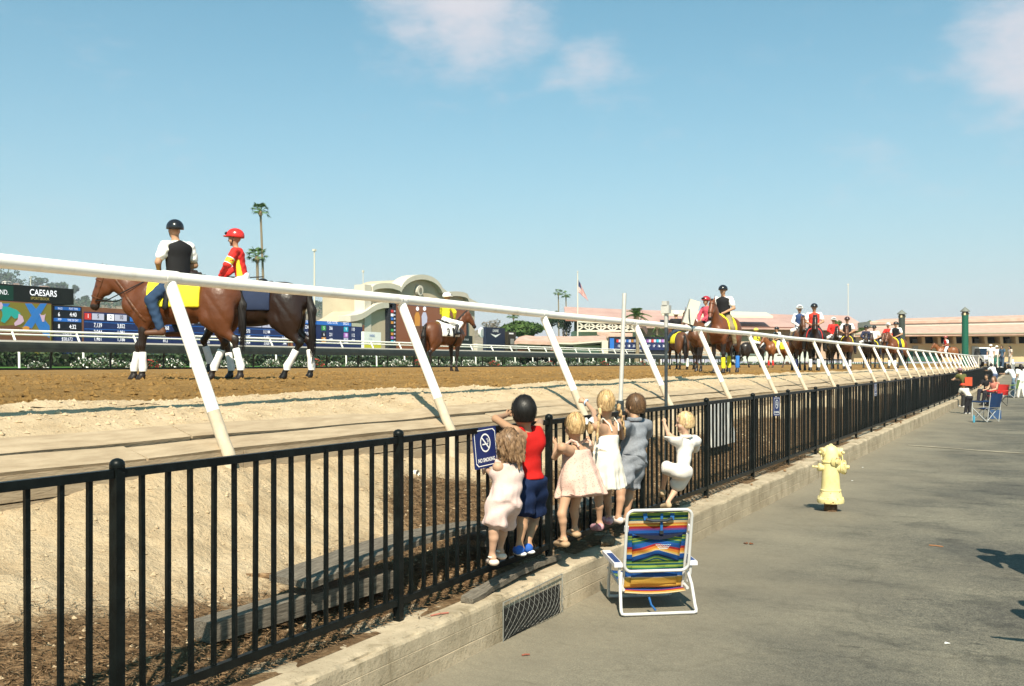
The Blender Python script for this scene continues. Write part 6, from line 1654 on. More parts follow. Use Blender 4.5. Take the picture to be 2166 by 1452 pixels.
put('hair', surf('hair', pr, .0065, cut=ct, disp=hairdisp(J['hd'], .003, 40)), hairmat('fair', (0.45,0.29,0.13), (0.75,0.56,0.32)), rt)
strands(rt, J['hd'], J['look'], J['r'], 1.06, hairmat('fair', (0.45,0.29,0.13), (0.75,0.56,0.32)), 420, seed=6, tone=(.60,.42,.22))
for k in 'lr':
    put('shoe', surf('shoe', shoe_meshes(J, k, .007, .55), .006, inflate=.004), cloth_mat('tan_shoe', (0.46,0.34,0.21)), rt)
# ================================================================== INFIELD AND BEYOND
M_CREAM = mat('cream_stucco', (0.50,0.415,0.30), rough=0.9, var=0.07, scale=0.5, spec=0.15)
M_PALE = mat('pale_trim', (0.54,0.50,0.42), rough=0.85, var=0.05, scale=0.7, spec=0.15)
M_WALLW = mat('white_stucco', (0.60,0.545,0.46), rough=0.9, var=0.05, scale=0.5, spec=0.15)
M_TILE = mat('clay_roof_tiles', (0.44,0.275,0.215), rough=0.9, col2=(0.54,0.37,0.30), scale=1.2, bump=0.6, bscale=6, spec=0.15)
M_PINKR = mat('faded_red_roof', (0.38,0.24,0.21), rough=0.9, col2=(0.46,0.31,0.27), scale=0.25, spec=0.15)
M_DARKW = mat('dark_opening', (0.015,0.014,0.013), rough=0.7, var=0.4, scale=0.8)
M_HOOD = mat('dark_green_hood', (0.018,0.020,0.014), rough=0.5, var=0.3, scale=2)
M_WRAIL = M_WHITE
def rel(o, root): o.location = -root.location; return o

# ---- infield rail with padded hood
ir = empty('infield_rail', (-35, 20, TRK), label='infield rail with dark padded hood and curved posts across the track', cat='rail')
prof = [(34.98,2.60),(34.86,2.57),(34.76,2.49),(34.70,2.36),(34.68,2.20),(34.70,2.20),(34.73,2.36),(34.80,2.47),(34.90,2.54),(34.98,2.56)]
for i in range(16):
    a, b = -20+i*20.0, -20+i*20+19.98
    rel(MB().prism([(-p, a, z) for p, z in prof], (0, b-a, 0)).build('hood', M_HOOD, ir), ir)
    rel(MB().box((-35.10,a,2.585),(-34.90,b,2.655)).build('top_rail', mat('grey_white_rail', (0.62,0.60,0.54), rough=0.6, var=0.06), ir), ir)
    rel(MB().box((-35.25,a,TRK-.02),(-35.12,b,TRK+.09)).build('base_board', M_HOOD, ir), ir)
irp = MB().tube([(-35.18,0,TRK),(-35.18,0,2.0),(-35.14,0,2.25),(-35.02,0,2.45),(-34.92,0,2.52)], .045, 8).mesh('post', True)
irp.materials.append(M_HOOD)
for i in range(90):
    o = link('post', irp, None, ir); o.location = Vector((0, 12+i*2.9, 0)) - ir.location
# ---- white turf rail
tr_ = empty('turf_rail', (-40, 20, TRK), label='white double running rail of the turf course beyond the flowers', cat='rail')
for i in range(14):
    a = -10+i*20.0
    rel(MB().tube([(-40,a,3.20),(-40,a+19.98,3.20)], .055, 8).build('rail_tube', M_WRAIL, tr_, True), tr_)
    rel(MB().tube([(-39.96,a,3.03),(-39.96,a+19.98,3.03)], .04, 8).build('rail_tube', M_WRAIL, tr_, True), tr_)
trp = MB().tube([(-40,0,3.15),(-39.78,0,2.75),(-39.6,0,2.42),(-39.52,0,2.2),(-39.5,0,1.5)], .05, 8).mesh('post', True); trp.materials.append(M_WRAIL)
for i in range(78):
    o = link('post', trp, None, tr_); o.location = Vector((0, 15+i*3.3, 0)) - tr_.location

# ---- flower bushes between the rails
M_LEAFG = mat('bush_leaf', (0.028,0.062,0.025), rough=0.6, col2=(0.06,0.105,0.045), scale=3, spec=0.3)
def leafcloud(n, fn, size, seed, col=None):
    rg = np.random.default_rng(seed); pts = fn(rg, n)
    a = rg.normal(size=(n,3)); a /= np.linalg.norm(a, axis=1)[:,None]; b = np.cross(a, rg.normal(size=(n,3))); b /= np.linalg.norm(b, axis=1)[:,None]
    s = (size*(.5+rg.random(n)))[:,None]
    V = np.stack([pts-a*s, pts+b*s*.5, pts+a*s, pts-b*s*.5], 1).reshape(-1,3)
    Q = np.arange(4*n).reshape(-1,4)
    return V, Q
def dome(rx, ry, rz, z0):
    def f(rg, n):
        v = rg.normal(size=(n,3)); v /= np.linalg.norm(v, axis=1)[:,None]; v[:,2] = np.abs(v[:,2])
        r = (0.55+0.5*rg.random(n))[:,None]; return v*r*np.array([rx,ry,rz]) + np.array([0,0,z0])
    return f
bush = []
for k in range(4):
    V, Q = leafcloud(300, dome(.34,.62,.46,.04), .075, 50+k); f1 = np_mesh('foliage', V, Q); f1.materials.append(M_LEAFG)
    V, Q = leafcloud(130, dome(.36,.64,.50,.05), .05, 70+k); f2 = np_mesh('blossom', V, Q)
    f2.materials.append(flat((0.78,0.77,0.72) if k < 3 else (0.55,0.06,0.05)))
    bush.append((f1, f2))
BUSHL = 'leafy green bush with white blossom in the bed between the infield rails'
BUSHR = 'leafy green bush with red blossom in the bed between the infield rails'
t = 14.0; i = 0
while t < 190:
    k = [0,1,2,0,1,3,2][i % 7]
    r = empty('flower_bush', (-37.3+random.uniform(-.3,.3), t, TRK+.03), random.uniform(-.4,.4), BUSHR if k == 3 else BUSHL, 'bush', 'flower bushes red' if k == 3 else 'flower bushes white')
    r.scale = (1, random.uniform(.8,1.15), random.uniform(.6,.95))
    link('foliage', bush[k][0], None, r); link('blossom', bush[k][1], None, r)
    t += random.choice([1.15,1.3,1.6,2.4]) * (1 if t < 100 else 1.6); i += 1
# hedge in front of the boards
def hedgef(rg, n): return np.stack([-55.5+rg.normal(size=n)*.45, 25+rg.random(n)*120, TRK+rg.random(n)**.8*1.15], -1)
hd_ = empty('hedge', (-55.5, 80, TRK), label='dark clipped hedge in front of the boards', cat='hedge')
V, Q = leafcloud(16000, hedgef, .13, 90)
o = rel(link('foliage', np_mesh('foliage', V, Q), mat('hedge_leaf', (0.02,0.045,0.015), rough=0.7, col2=(0.05,0.08,0.03), scale=2), hd_), hd_); o['kind'] = 'stuff'
rel(MB().box((-55.8,25,TRK),(-55.2,145,TRK+.85)).build('stems', mat('hedge_core', (0.02,0.025,0.012), rough=0.9), hd_), hd_)

# ---- tote boards (plane parallel to the track)
PB = 60.0
def ppm(x, p=PB): return CS*(VPX-x)/p
def tz(x, p=PB): return P(x, 0, p).y
def zz_(x, y, p=PB): return P(x, y, p).z
TXT = Matrix(((0,0,1,0),(1,0,0,0),(0,1,0,0),(0,0,0,1)))        # text x -> along the track, y -> up, facing the camera side
M_LW = emit('screen_white', (0.9,0.9,0.94), 0.55); M_LR = emit('screen_red', (0.65,0.04,0.03), 0.35); M_LB = emit('screen_blue', (0.02,0.16,0.55), 0.35)
M_LN = emit('screen_navy', (0.010,0.022,0.10), 0.3); M_LK = emit('screen_black', (0.008,0.009,0.016), 0.2); M_LG = emit('screen_green', (0.05,0.35,0.08), 0.3)
M_LC = emit('screen_cyan', (0.03,0.45,0.6), 0.3); M_LP = emit('screen_purple', (0.5,0.2,0.6), 0.3); M_LO = emit('screen_orange', (0.7,0.3,0.04), 0.3); M_LT = emit('screen_lavender', (0.6,0.6,0.75), 0.3)
M_BRN = mat('board_brown', (0.22,0.085,0.045), rough=0.8, var=0.15, scale=0.6)
class Board:
    def __init__(s, name, label, x0, x1, y1, zb, p=PB, mt=M_BRN, depth=1.2, cat='scoreboard', ref=None):
        s.p = p; s.r = empty(name, (-p, (tz(x0,p)+tz(x1,p))/2, TRK), label=label, cat=cat)
        s.n = 0
        s.box('cabinet', x0, x1, zz_((x0+x1)/2 if ref is None else ref, y1, p), zb, mt, 0, depth)
    def box(s, name, x0, x1, z1, z0, mt, proud, depth=.02):
        a, b = tz(x0,s.p), tz(x1,s.p)
        o = MB().box((-s.p+proud-depth, a, z0), (-s.p+proud, b, z1)).build(name, mt, s.r); return rel(o, s.r)
    def rect(s, name, x0, x1, ya, yb, mt, proud=.03, ref=None):
        q = ref if ref is not None else (x0+x1)/2
        return s.box(name, x0, x1, zz_(q,ya,s.p), zz_(q,yb,s.p), mt, proud)
    def poly(s, name, pts, mt, proud=.03):
        o = MB().prism([Vector((-s.p+proud-.01, tz(x,s.p), zz_(x,y,s.p))) for x, y in pts], (.01,0,0)).build(name, mt, s.r); return rel(o, s.r)
    def text(s, tx, x, y, hpx, mt, proud=.045, sx=.8, bold=.0, align='CENTER', name='lettering'):
        size = hpx/ppm(x,s.p)/.72
        M = Matrix.Translation(Vector((-s.p+proud, tz(x,s.p), zz_(x,y,s.p))) - s.r.location) @ TXT
        return text_on(tx, size, mt, s.r, M, bold=bold*size, align=align, sx=sx, name=name)
# sponsor panel and video screen at the left
b = Board('sponsor_board', 'dark sponsor board with video screen left of the odds board', -220, 156, 612, zz_(156,645.5,PB-.3), PB-.3, mt=flat((0.010,0.012,0.012)), ref=156)
b.box('screen_housing', -220, 108.5, zz_(156,645.6,PB-.3), 1.6, M_BRN, 0, 1.2)
b.rect('sponsor_panel', -220, 28, 605, 636, flat((0.008,0.045,0.032)), .02, ref=20)
b.text('ND.', 8, 619, 10.5, M_LW, sx=.8)
b.text('CAESARS', 91, 621, 13.5, M_LW, sx=.86, bold=.012)
b.text('SPORTSBOOK', 84, 632.5, 6.2, emit('screen_gold', (0.42,0.33,0.08), 0.3), sx=.82, bold=.006)
b.box('video_screen', -215, 108, zz_(60,642,PB-.3), 2.3, emit('screen_olive', (0.20,0.17,0.02), 0.35), .03)
B_ = emit('screen_sky', (0.03,0.18,0.5), 0.35)
b.poly('video_picture', [(52,642.5),(66,642.5),(104,690),(104,722),(95,722)], B_, .05); b.poly('video_picture', [(84,642.5),(98,642.5),(50,722),(26,722)], B_, .065)
b.poly('video_picture', [(3,642.5),(20,642.5),(6,662),(0,655)], B_, .05)
TL = emit('screen_teal', (0.02,0.36,0.30), 0.35); PK = emit('screen_pink', (0.62,0.42,0.52), 0.35); HB_ = emit('screen_bay', (0.16,0.07,0.03), 0.35)
b.poly('video_picture', [(-6,640),(2,640),(5,648),(3,654),(-6,655)], PK, .08)
b.poly('video_picture', [(2,648),(18,650),(34,656),(42,664),(38,672),(30,675),(22,668),(16,676),(8,684),(0,680),(4,668)], TL, .08)
b.poly('video_picture', [(38,664),(46,670),(49,680),(42,686),(30,690),(28,684),(36,676)], PK, .095)
b.poly('video_picture', [(-10,690),(30,688),(52,698),(60,694),(80,700),(104,716),(104,728),(-10,728)], HB_, .075)
b.poly('video_picture', [(45,694),(52,690),(60,692),(60,700),(48,699)], M_LO, .10)
b.poly('video_picture', [(82,664),(86,667),(92,667),(95,664),(93,674),(92,681),(88,681),(86,674)], PK, .075)
b.text('TO LAUREL', 90, 686, 2.6, M_LW, .08, sx=.7) if False else None
# race information and odds board
b = Board('odds_board', 'long odds board with white figures on blue panels behind the near horses', 109.5, 612, 660, 1.6)
b.box('race_panel', 112, 172, zz_(140,648), 2.4, M_LK, .03)
b.rect('header_strip', 115, 169, 650, 656.5, M_LB, .05, ref=140); b.rect('header_strip', 113, 171, 674, 681, M_LB, .05, ref=140)
b.text('RACE', 126, 653.2, 4.6, M_LW, .065, sx=.7); b.text('POST TIME', 154, 654.2, 4.6, M_LW, .065, sx=.7)
b.text('MTP', 125, 676.5, 4.6, M_LW, .065, sx=.7); b.text('TIME OF DAY', 153, 678.3, 4.6, M_LW, .065, sx=.7)
b.text('6', 124, 665.5, 9, M_LW, bold=.012); b.text('4:40', 154, 666.3, 9, M_LW, bold=.012)
b.text('8', 124, 691, 9, M_LW, bold=.012); b.text('4:32', 153, 692.2, 9, M_LW, bold=.012)
b.box('pick_panel', 112.5, 171.5, zz_(140,699.5), 2.41, M_LN, .045)
b.text('PICK 6', 141, 706, 6.5, M_LW, .06); b.text('$58,672', 141, 718, 7.5, M_LW, .06)
b.box('odds_panel', 177, 608, zz_(300,666), 2.4, M_LN, .03)
b.rect('top_row', 177.5, 607, 671.5, 681, M_LK, .04, ref=300)
xs_ = [(186,205),(234,254),(282,300),(330,348),(376,393),(420,437),(463,480),(505,521),(546,562),(586,600)]
odds = ['5','10','8','3','20','6','12','15','4','30']; chipm = [M_LR, M_LW, M_LB, M_LO, M_LG, M_LK, M_LC, M_LP, M_LT, M_LR]
cols2 = [('7,139','2,044','1,461'),('3,852','1,091','1,186'),('9,147','3,112','2,368'),('1,068','970','812'),('2,036','988','640'),('4,120','1,377','905'),('3,318','1,242','860'),('6,573','2,697','1,904'),('11,144','6,693','3,020'),('2,210','1,015','744')]
ytop = lambda x: 768-(768-655)*(VPX-x)/(VPX-180)
for k, (xa, xb) in enumerate(xs_):
    kx = (VPX-xa)/(VPX-180); yy = lambda y: 768-(768-y)*kx
    b.rect('number_chip', xa-8, xa+6, yy(662.5), yy(676), chipm[k], .06, ref=xa); b.rect('odds_chip', xa+8, xa+33, yy(662.5), yy(676), M_LT, .06, ref=xa)
    b.text(str(k+1), xa-1, yy(669), 8.5*kx, M_LK if k in (1,8) else M_LW, .08, bold=.012); b.text(odds[k], xb+1, yy(669.5), 9*kx, M_LK, .08, bold=.012)
    for q, y in enumerate((688.5,703,717)):
        b.text(cols2[k][q], xb+1, yy(y), 9.2*kx, M_LW, .06, bold=.008, sx=.74)
for y in (680.5, 695.5, 710): b.rect('row_line', 178, 607, y+.0, y+1.2, M_LB, .05, ref=180)
# exacta board
b = Board('odds_board', 'right hand odds board with coloured number chips beside the arched building', 618, 771, 684, 1.6)
b.box('blue_panel', 620, 766, zz_(690,680), 2.4, M_LN, .03); b.rect('header_strip', 620, 742, 680.5, 688, M_LB, .05, ref=690); b.rect('header_chip', 743.5, 765, 680.5, 688, emit('screen_sand', (0.5,0.5,0.35), .3), .05, ref=690)
b.text('$1 EXACTA', 640, 680.5, 6, M_LW, .065, sx=.7); b.text('POOL TOTAL', 702, 683, 6, M_LW, .065, sx=.7); b.text('$55,215', 731, 685, 6, M_LW, .065, sx=.7)
for x, y, cm, n_, v in ((633,692,M_LR,'1','224'),(633,706,M_LW,'2','219'),(684,694.5,M_LG,'5','306'),(684,708,M_LK,'6','231'),(731,697,M_LC,'9','110'),(731,709.5,M_LP,'10','112'),(684,719,M_LO,'7','189'),(731,720.5,M_LT,'11','424'),(633,719,M_LB,'3','205')):
    b.rect('number_chip', x-4.5, x+4.5, y-5, y+5, cm, .06); b.text(n_, x, y, 6.5, M_LK if n_ in ('2','11') else M_LW, .08, bold=.01); b.text(v, x+15, y+.5, 7.2, M_LW, .06, bold=.008, sx=.75)

# ---- arched building with its own screen
pA = 62.0
def outl(pts, p): return [Vector((-p, tz(x,p), zz_(x,y,p))) for x, y in pts]
ab = empty('arched_building', (-pA, tz(880,pA), TRK), label='cream stucco building with a curved arched parapet in the infield', cat='building')
low = [(733,742),(733,680),(745,678.5),(757,675),(768,669),(779,661),(790,655),(803,651.5),(822,650.5),(822,742)]
rel(MB().prism(outl(low,pA-.4), (-5,0,0)).build('wing_wall', M_CREAM, ab), ab)
cop = MB()
def coping(pts, p, w=.5, hgt=.55):
    m = MB(); v = outl(pts, p); 
    for i in range(len(v)-1):
        a, c_ = v[i], v[i+1]
        m.add([a+Vector((w,0,-hgt*.1)), c_+Vector((w,0,-hgt*.1)), c_+Vector((w,0,hgt)), a+Vector((w,0,hgt)), a+Vector((-1,0,-hgt*.1)), c_+Vector((-1,0,-hgt*.1)), c_+Vector((-1,0,hgt)), a+Vector((-1,0,hgt))], [(0,1,2,3),(3,2,6,7),(0,4,5,1),(4,7,6,5),(0,3,7,4),(1,5,6,2)])
    return m
rel(coping(low[1:9], pA-.4).build('wing_coping', M_PALE, ab), ab)
def arc(cx, cy, rx, ry, a0, a1, n=12): return [(cx+rx*math.cos(R(a0+(a1-a0)*i/n)), cy-ry*math.sin(R(a0+(a1-a0)*i/n))) for i in range(n+1)]
main_top = [(779,617)] + arc(808,616,27,6.5,170,60,6) + [(836,615)] + arc(883,628,45,37,165,15,16) + [(931,622)] + arc(955,633,26,7,130,10,6) + [(984,640),(1004,650)]
rel(MB().prism(outl([(779,744)] + main_top + [(1004,744)], pA), (-6,0,0)).build('wall', M_CREAM, ab), ab)
rel(coping(main_top, pA, .6, .5).build('parapet_coping', M_PALE, ab), ab)
rel(MB().box((-pA-.8, tz(763,pA), TRK), (-pA+.5, tz(777,pA), zz_(770,603,pA))).build('pillar', M_WALLW, ab), ab)
md = outl(arc(883,615,6.5,11,0,345,14), pA); rel(MB().prism([v+Vector((.05,0,0)) for v in md], (.35,0,0)).build('medallion', M_WALLW, ab), ab)
md = outl(arc(883,615,3,6,0,345,14), pA); rel(MB().prism([v+Vector((.42,0,0)) for v in md], (.03,0,0)).build('medallion_oval', flat((0.22,0.2,0.16)), ab), ab)
b = Board('video_board', 'video board with brown picture on the arched building', 823, 990, 641, 1.7, pA-.9, mt=flat((0.02,0.022,0.03)), depth=.5, cat='screen')
b.box('picture', 838, 986, zz_(910,647,pA-.9), 1.9, emit('screen_brown', (0.26,0.085,0.03), 0.3), .03)
b.rect('header_strip', 825, 988, 637.5, 643.5, emit('screen_steel', (0.05,0.12,0.2), 0.3), .05, ref=840)
for k, cm in enumerate((M_LR, M_LW, M_LB, M_LO, M_LK, M_LG, M_LO, M_LP, M_LC)): 
    b.rect('number_chip', 826.5, 831.5, 656+k*8, 661.5+k*8, cm, .05); b.rect('value', 833, 835.5, 657+k*8, 660.5+k*8, M_LT, .05)
for x, c1 in ((882,M_LO),(897,M_LT)):
    b.poly('pictured_rider', [(x-5,690),(x-6,670),(x-3,661),(x+3,661),(x+6,672),(x+5,690)], c1, .06); b.poly('pictured_rider', arc(x,653.5,3.2,4.5,0,330,10), M_LW, .08); b.poly('pictured_horse', [(x-9,690),(x+8,688),(x+10,712),(x-8,712)], HB_, .045)
# signs in front
b = Board('betting_sign', 'white and yellow betting sign at the foot of the arched building', 770, 806, 702.5, 1.6, 56, mt=flat((0.8,0.79,0.77)), depth=.3, cat='sign')
b.text('FANDUEL', 787, 710.5, 5, flat((0.03,0.12,0.42)), .03, sx=.62, bold=.01); b.text('RACING', 783, 717, 3.8, flat((0.55,0.6,0.7)), .03, sx=.7)
b.rect('yellow_band', 770.2, 805.8, 727, 745, flat((0.65,0.58,0.05)), .03)
b = Board('watch_sign', 'dark navy watch maker sign board with winged emblem', 1028, 1068, 693.5, 1.6, 57, mt=flat((0.012,0.02,0.045)), depth=.4, cat='sign')
b.text('LONGINES', 1048, 700.5, 5.6, M_SIGNW, .03, sx=.68, bold=.014)
b.poly('winged_emblem', [(1037,706),(1048,709.5),(1059,706),(1053,711),(1048,714.5),(1043,711)], M_SIGNW, .03); b.text('RACE TIME', 1048, 722, 3.4, flat((0.1,0.13,0.2)), .03)  if False else None
b = Board('clock_pillar', 'round pale clock standing left of the watch maker sign', 1010, 1026, 727, 1.6, 57.5, mt=M_PALE, depth=.5, cat='clock')
v = [Vector((-57.5, tz(1018,57.5), zz_(1018,704,57.5)))]; cc = v[0]
o = MB().lathe([(.55,-.12),(.60,0),(.60,.12),(.5,.16)], 24, (0,0,0), Matrix.Rotation(R(90),3,'Y')).build('clock_face', M_SIGNW, b.r, True); o.location = cc - b.r.location
o = MB().lathe([(.44,.165),(.44,.18)], 20, (0,0,0), Matrix.Rotation(R(90),3,'Y')).build('dial', flat((0.45,0.47,0.47)), b.r); o.location = cc - b.r.location
b = Board('track_sign', 'black sign board with pale lettering behind the chestnut horse', 972, 999.5, 710.5, 1.6, 57, mt=flat((0.012,0.02,0.018)), depth=.3, cat='sign'); b.text('VISIT MUELLER', 986, 719, 3.6, M_SIGNW, .03, sx=.6)
b = Board('starter_kiosk', 'narrow dark kiosk right of the watch maker sign', 1075, 1091, 702, 1.6, 57, mt=flat((0.03,0.026,0.016)), depth=1, cat='kiosk'); b.rect('notice', 1077, 1086, 704.5, 707.5, M_SIGNW, .02)
b.box('window', 1080, 1087, zz_(1083,717,57), zz_(1083,729,57), flat((0.3,0.3,0.28)), .02)

# ---- frontal helpers for far buildings
def FZ(x, y, Z): return PZ(x, y, Z)
RT = Vector((CS, SN, 0)); FWD = Vector((-SN, CS, 0))
class Far:
    def __init__(s, name, label, xc, Z, cat='building'):
        s.Z = Z; q = FZ(xc, 768, Z); s.r = empty(name, (q.x, q.y, TRK), label=label, cat=cat)
    def poly(s, name, pts, mt, dz=0.0, thick=1.0, Z=None):
        Z = (Z or s.Z) + dz; k = Z
        o = MB().prism([FZ(x, y, Z) for x, y in pts], FWD*thick).build(name, mt, s.r); return rel(o, s.r)
    def rect(s, name, x0, x1, y0, y1, mt, dz=0.0, thick=1.0): return s.poly(name, [(x0,y0),(x0,y1),(x1,y1),(x1,y0)], mt, dz, thick)
    def slope(s, name, pts_low, pts_up, mt, zl, zu):
        a = [FZ(x, y, zl) for x, y in pts_low]; c_ = [FZ(x, y, zu) for x, y in pts_up]
        v = a + c_[::-1]; m = MB().prism(v, Vector((0,0,-.35))); o = m.build(name, mt, s.r); return rel(o, s.r)

# low red roofed building behind the kiosk
fb = Far('low_building', 'low white building with wavy red tile roof in the infield', 1190, 118)
fb.rect('wall', 1092, 1132, 722, 756, M_WALLW, 0, 6); fb.rect('wall', 1132, 1275, 724, 756, M_WALLW, .4, 6)
fb.slope('roof', [(1088,722.5),(1100,721.5),(1130,723),(1165,724)], [(1098,713),(1112,709.5),(1135,712),(1165,711)], M_TILE, 117, 122)
fb.slope('roof', [(1165,724.5),(1210,726),(1284,720)], [(1165,711.5),(1210,712),(1280,710)], M_TILE, 117.4, 122.5)
fb.poly('eave', [(1165,724.5),(1210,726),(1284,720.5),(1284,723),(1210,729),(1165,727.5)], M_PALE, -.8, .4)
fb.rect('pillar', 1273, 1287, 721, 757, M_WALLW, -1.2, 2)
for x0, x1, y0, y1 in ((1144,1163,728,731.5),(1196,1213,732,741),(1228,1270,727,731)): fb.rect('window', x0, x1, y0, y1, M_DARKW, -.12, .3)
fb.rect('counter_band', 1094, 1170, 737, 742, flat((0.25,0.06,0.05)), -.3, .3)
# small far odds board
b2 = Far('odds_board', 'small far odds board under the grandstand roof left of the steel pole', 1350, 112, 'scoreboard')
b2.rect('cabinet', 1288, 1412, 712.5, 760, M_LK, 0, 1); b2.rect('blue_panel', 1300, 1411, 725, 741, M_LN, -.15, .1)
def t2(tx, x, y, hpx, mt, Z=111.7, sx=.8):
    q = FZ(x, y, Z); size = hpx*Z/F/.72
    M = Matrix.Translation(q - b2.r.location) @ Matrix.Rotation(TH, 4, 'Z') @ Matrix.Rotation(R(90), 4, 'X')
    return text_on(tx, size, mt, b2.r, M, sx=sx, bold=.01*size)
for k, cm in enumerate((M_LR, M_LT, M_LB, M_LO, M_LG, M_LK, M_LP, M_LR, M_LC, M_LP)):
    x = 1304+k*10.6; b2.rect('number_chip', x, x+4.5, 718.5, 724.5, cm, -.2, .08); b2.rect('odds_chip', x+4.8, x+9.5, 718.5, 724.5, M_LT, -.2, .08); t2(['12','10','18','25','20','16','57','17','16','30'][k], x+5, 732.5, 5, M_LW)
b2.rect('race_panel', 1290, 1299, 716, 740, M_LB, -.15, .1)

# grandstand with red roofs and trussed balcony
gs = Far('grandstand', 'grandstand with faded red roofs and white trussed balcony', 1450, 175)
gs.slope('roof', [(1196,676),(1345,681),(1352,682)], [(1193,649),(1345,656),(1360,657)], M_PINKR, 172, 186)
gs.slope('roof', [(1350,690),(1500,692),(1700,694),(1842,697)], [(1352,656),(1500,660),(1700,667),(1795,668)], M_PINKR, 176, 190)
gs.poly('roof_fascia', [(1196,675.5),(1345,680.5),(1345,684),(1196,679)], flat((0.33,0.13,0.09)), -3.6, .5)
gs.slope('pale_roof', [(1400,663),(1480,666),(1635,669)], [(1398,655.5),(1480,658),(1620,661)], flat((0.66,0.60,0.44)), 174.5, 180)
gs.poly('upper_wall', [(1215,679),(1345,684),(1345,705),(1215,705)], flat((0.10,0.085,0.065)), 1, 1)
gs.rect('lower_wall', 1212, 1350, 701, 760, M_WALLW, -.5, 6)
for i in range(5):                                 # trussed balcony, one member each
    x0 = 1222+i*24.5; x1 = x0+24.5; y0a = 680.5+.036*(x0-1222); y1 = 700.5
    for (xa, ya, xb, yb) in ((x0,y0a,x1,y1),(x0,y1,x1,y0a+.9),(x0,y0a,x0,y1),(x0,(y0a+y1)/2,x1,(y0a+y1)/2)):
        o = MB().bar(FZ(xa,ya,170.5), FZ(xb,yb,170.5), .22, .22, up=FWD).build('truss_member', M_WALLW, gs.r); rel(o, gs.r)
    o = MB().bar(FZ(x0,y0a,170.4), FZ(x1,y0a+.9,170.4), .3, .3, up=FWD).build('truss_member', M_WALLW, gs.r); rel(o, gs.r)
    o = MB().bar(FZ(x0,y1,170.4), FZ(x1,y1,170.4), .3, .3, up=FWD).build('truss_member', M_WALLW, gs.r); rel(o, gs.r)
gs.slope('canopy', [(1263,703.5),(1285,711),(1320,711),(1338,708)], [(1263,700.5),(1290,702),(1320,703),(1338,704)], M_TILE, 168, 171)
gs.slope('canopy', [(1348,684),(1358,690),(1368,704)], [(1350,678),(1364,684),(1371,700)], flat((0.12,0.07,0.05)), 168, 172)
gs.poly('main_wall', [(1350,690),(1842,697),(1842,760),(1350,760)], mat('beige_pink_wall', (0.42,0.30,0.22), rough=0.9, var=0.08, scale=0.12), 3, 6)
gs.poly('dark_line', [(1545,690.5),(1690,692.5),(1690,694.5),(1545,692.5)], flat((0.18,0.07,0.05)), -.6, .4)  # thin dark red-brown strip along the lower roof edge
gs.poly('string_course', [(1350,708),(1842,712),(1842,713.5),(1350,709.5)], flat((0.40,0.22,0.15)), 2.6, .5)
gs.slope('hip_roof', [(1735,700),(1835,700),(1842,700)], [(1742,667),(1795,668),(1818,690)], M_PINKR, 178, 186)
for x in range(1620, 1840, 26): gs.rect('stand_window', x, x+9, 724, 736, M_DARKW, 2.9, .3)
# white service shed and tank row behind the far rail
sh_ = Far('service_shed', 'long pale green shed with grey roof behind the far horses', 1600, 130)
sh_.rect('wall', 1540, 1715, 737, 765, flat((0.50,0.56,0.50)), 0, 5); sh_.rect('roof_edge', 1536, 1718, 731.5, 737.5, flat((0.30,0.36,0.34)), -.4, 6)
sh_.rect('shed_opening', 1560, 1620, 743, 752, flat((0.12,0.17,0.15)), -.12, .3)

# long tiled building at the right
lb = Far('tiled_building', 'long cream building with two tiers of red tile roof at the right', 2010, 125)
lb.slope('upper_roof', [(1840,681),(2300,671)], [(1868,675),(2300,663)], M_TILE, 131, 136)
lb.poly('clerestory', [(1842,680),(2300,671),(2300,690),(1842,691)], M_WALLW, 6.2, 5)
lb.slope('lower_roof', [(1808,706.5),(2300,702)], [(1850,691),(2300,684)], M_TILE, 122, 131)
lb.poly('gutter', [(1806,706),(2300,702),(2300,704.5),(1806,708.5)], flat((0.30,0.29,0.22)), -3.1, .4)
lb.poly('fascia', [(1806,708.5),(2300,704.5),(2300,712),(1806,713)], M_CREAM, -1.2, .6)
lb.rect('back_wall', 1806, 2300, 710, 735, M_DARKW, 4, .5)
lb.rect('parapet', 1806, 2300, 727, 766, mat('ochre_wall', (0.52,0.39,0.23), rough=0.9, var=0.08, scale=0.3), -.5, 1)
lb.rect('ceiling_slab', 1806, 2300, 708.5, 711, M_CREAM, -.2, 5)
for i, x in enumerate(range(1818, 2300, 33)):
    lb.poly('pier', [(x,711.5),(x+6,711.5),(x+7.5,728),(x+1.5,728)], M_CREAM, -.9, 1.5)
    if i % 2: lb.rect('inner_window', x+14, x+27, 717, 726, flat((0.50,0.52,0.52)), 3.8, .2)
for x0, x1, y0, mt_ in ((1931,1942,732,flat((0.3,0.3,0.28))),(2056,2068,733,flat((0.35,0.36,0.35))),(1915,1990,743,flat((0.02,0.09,0.07)))):
    lb.rect('doorway', x0, x1, y0, 765, mt_, -.62, .15)
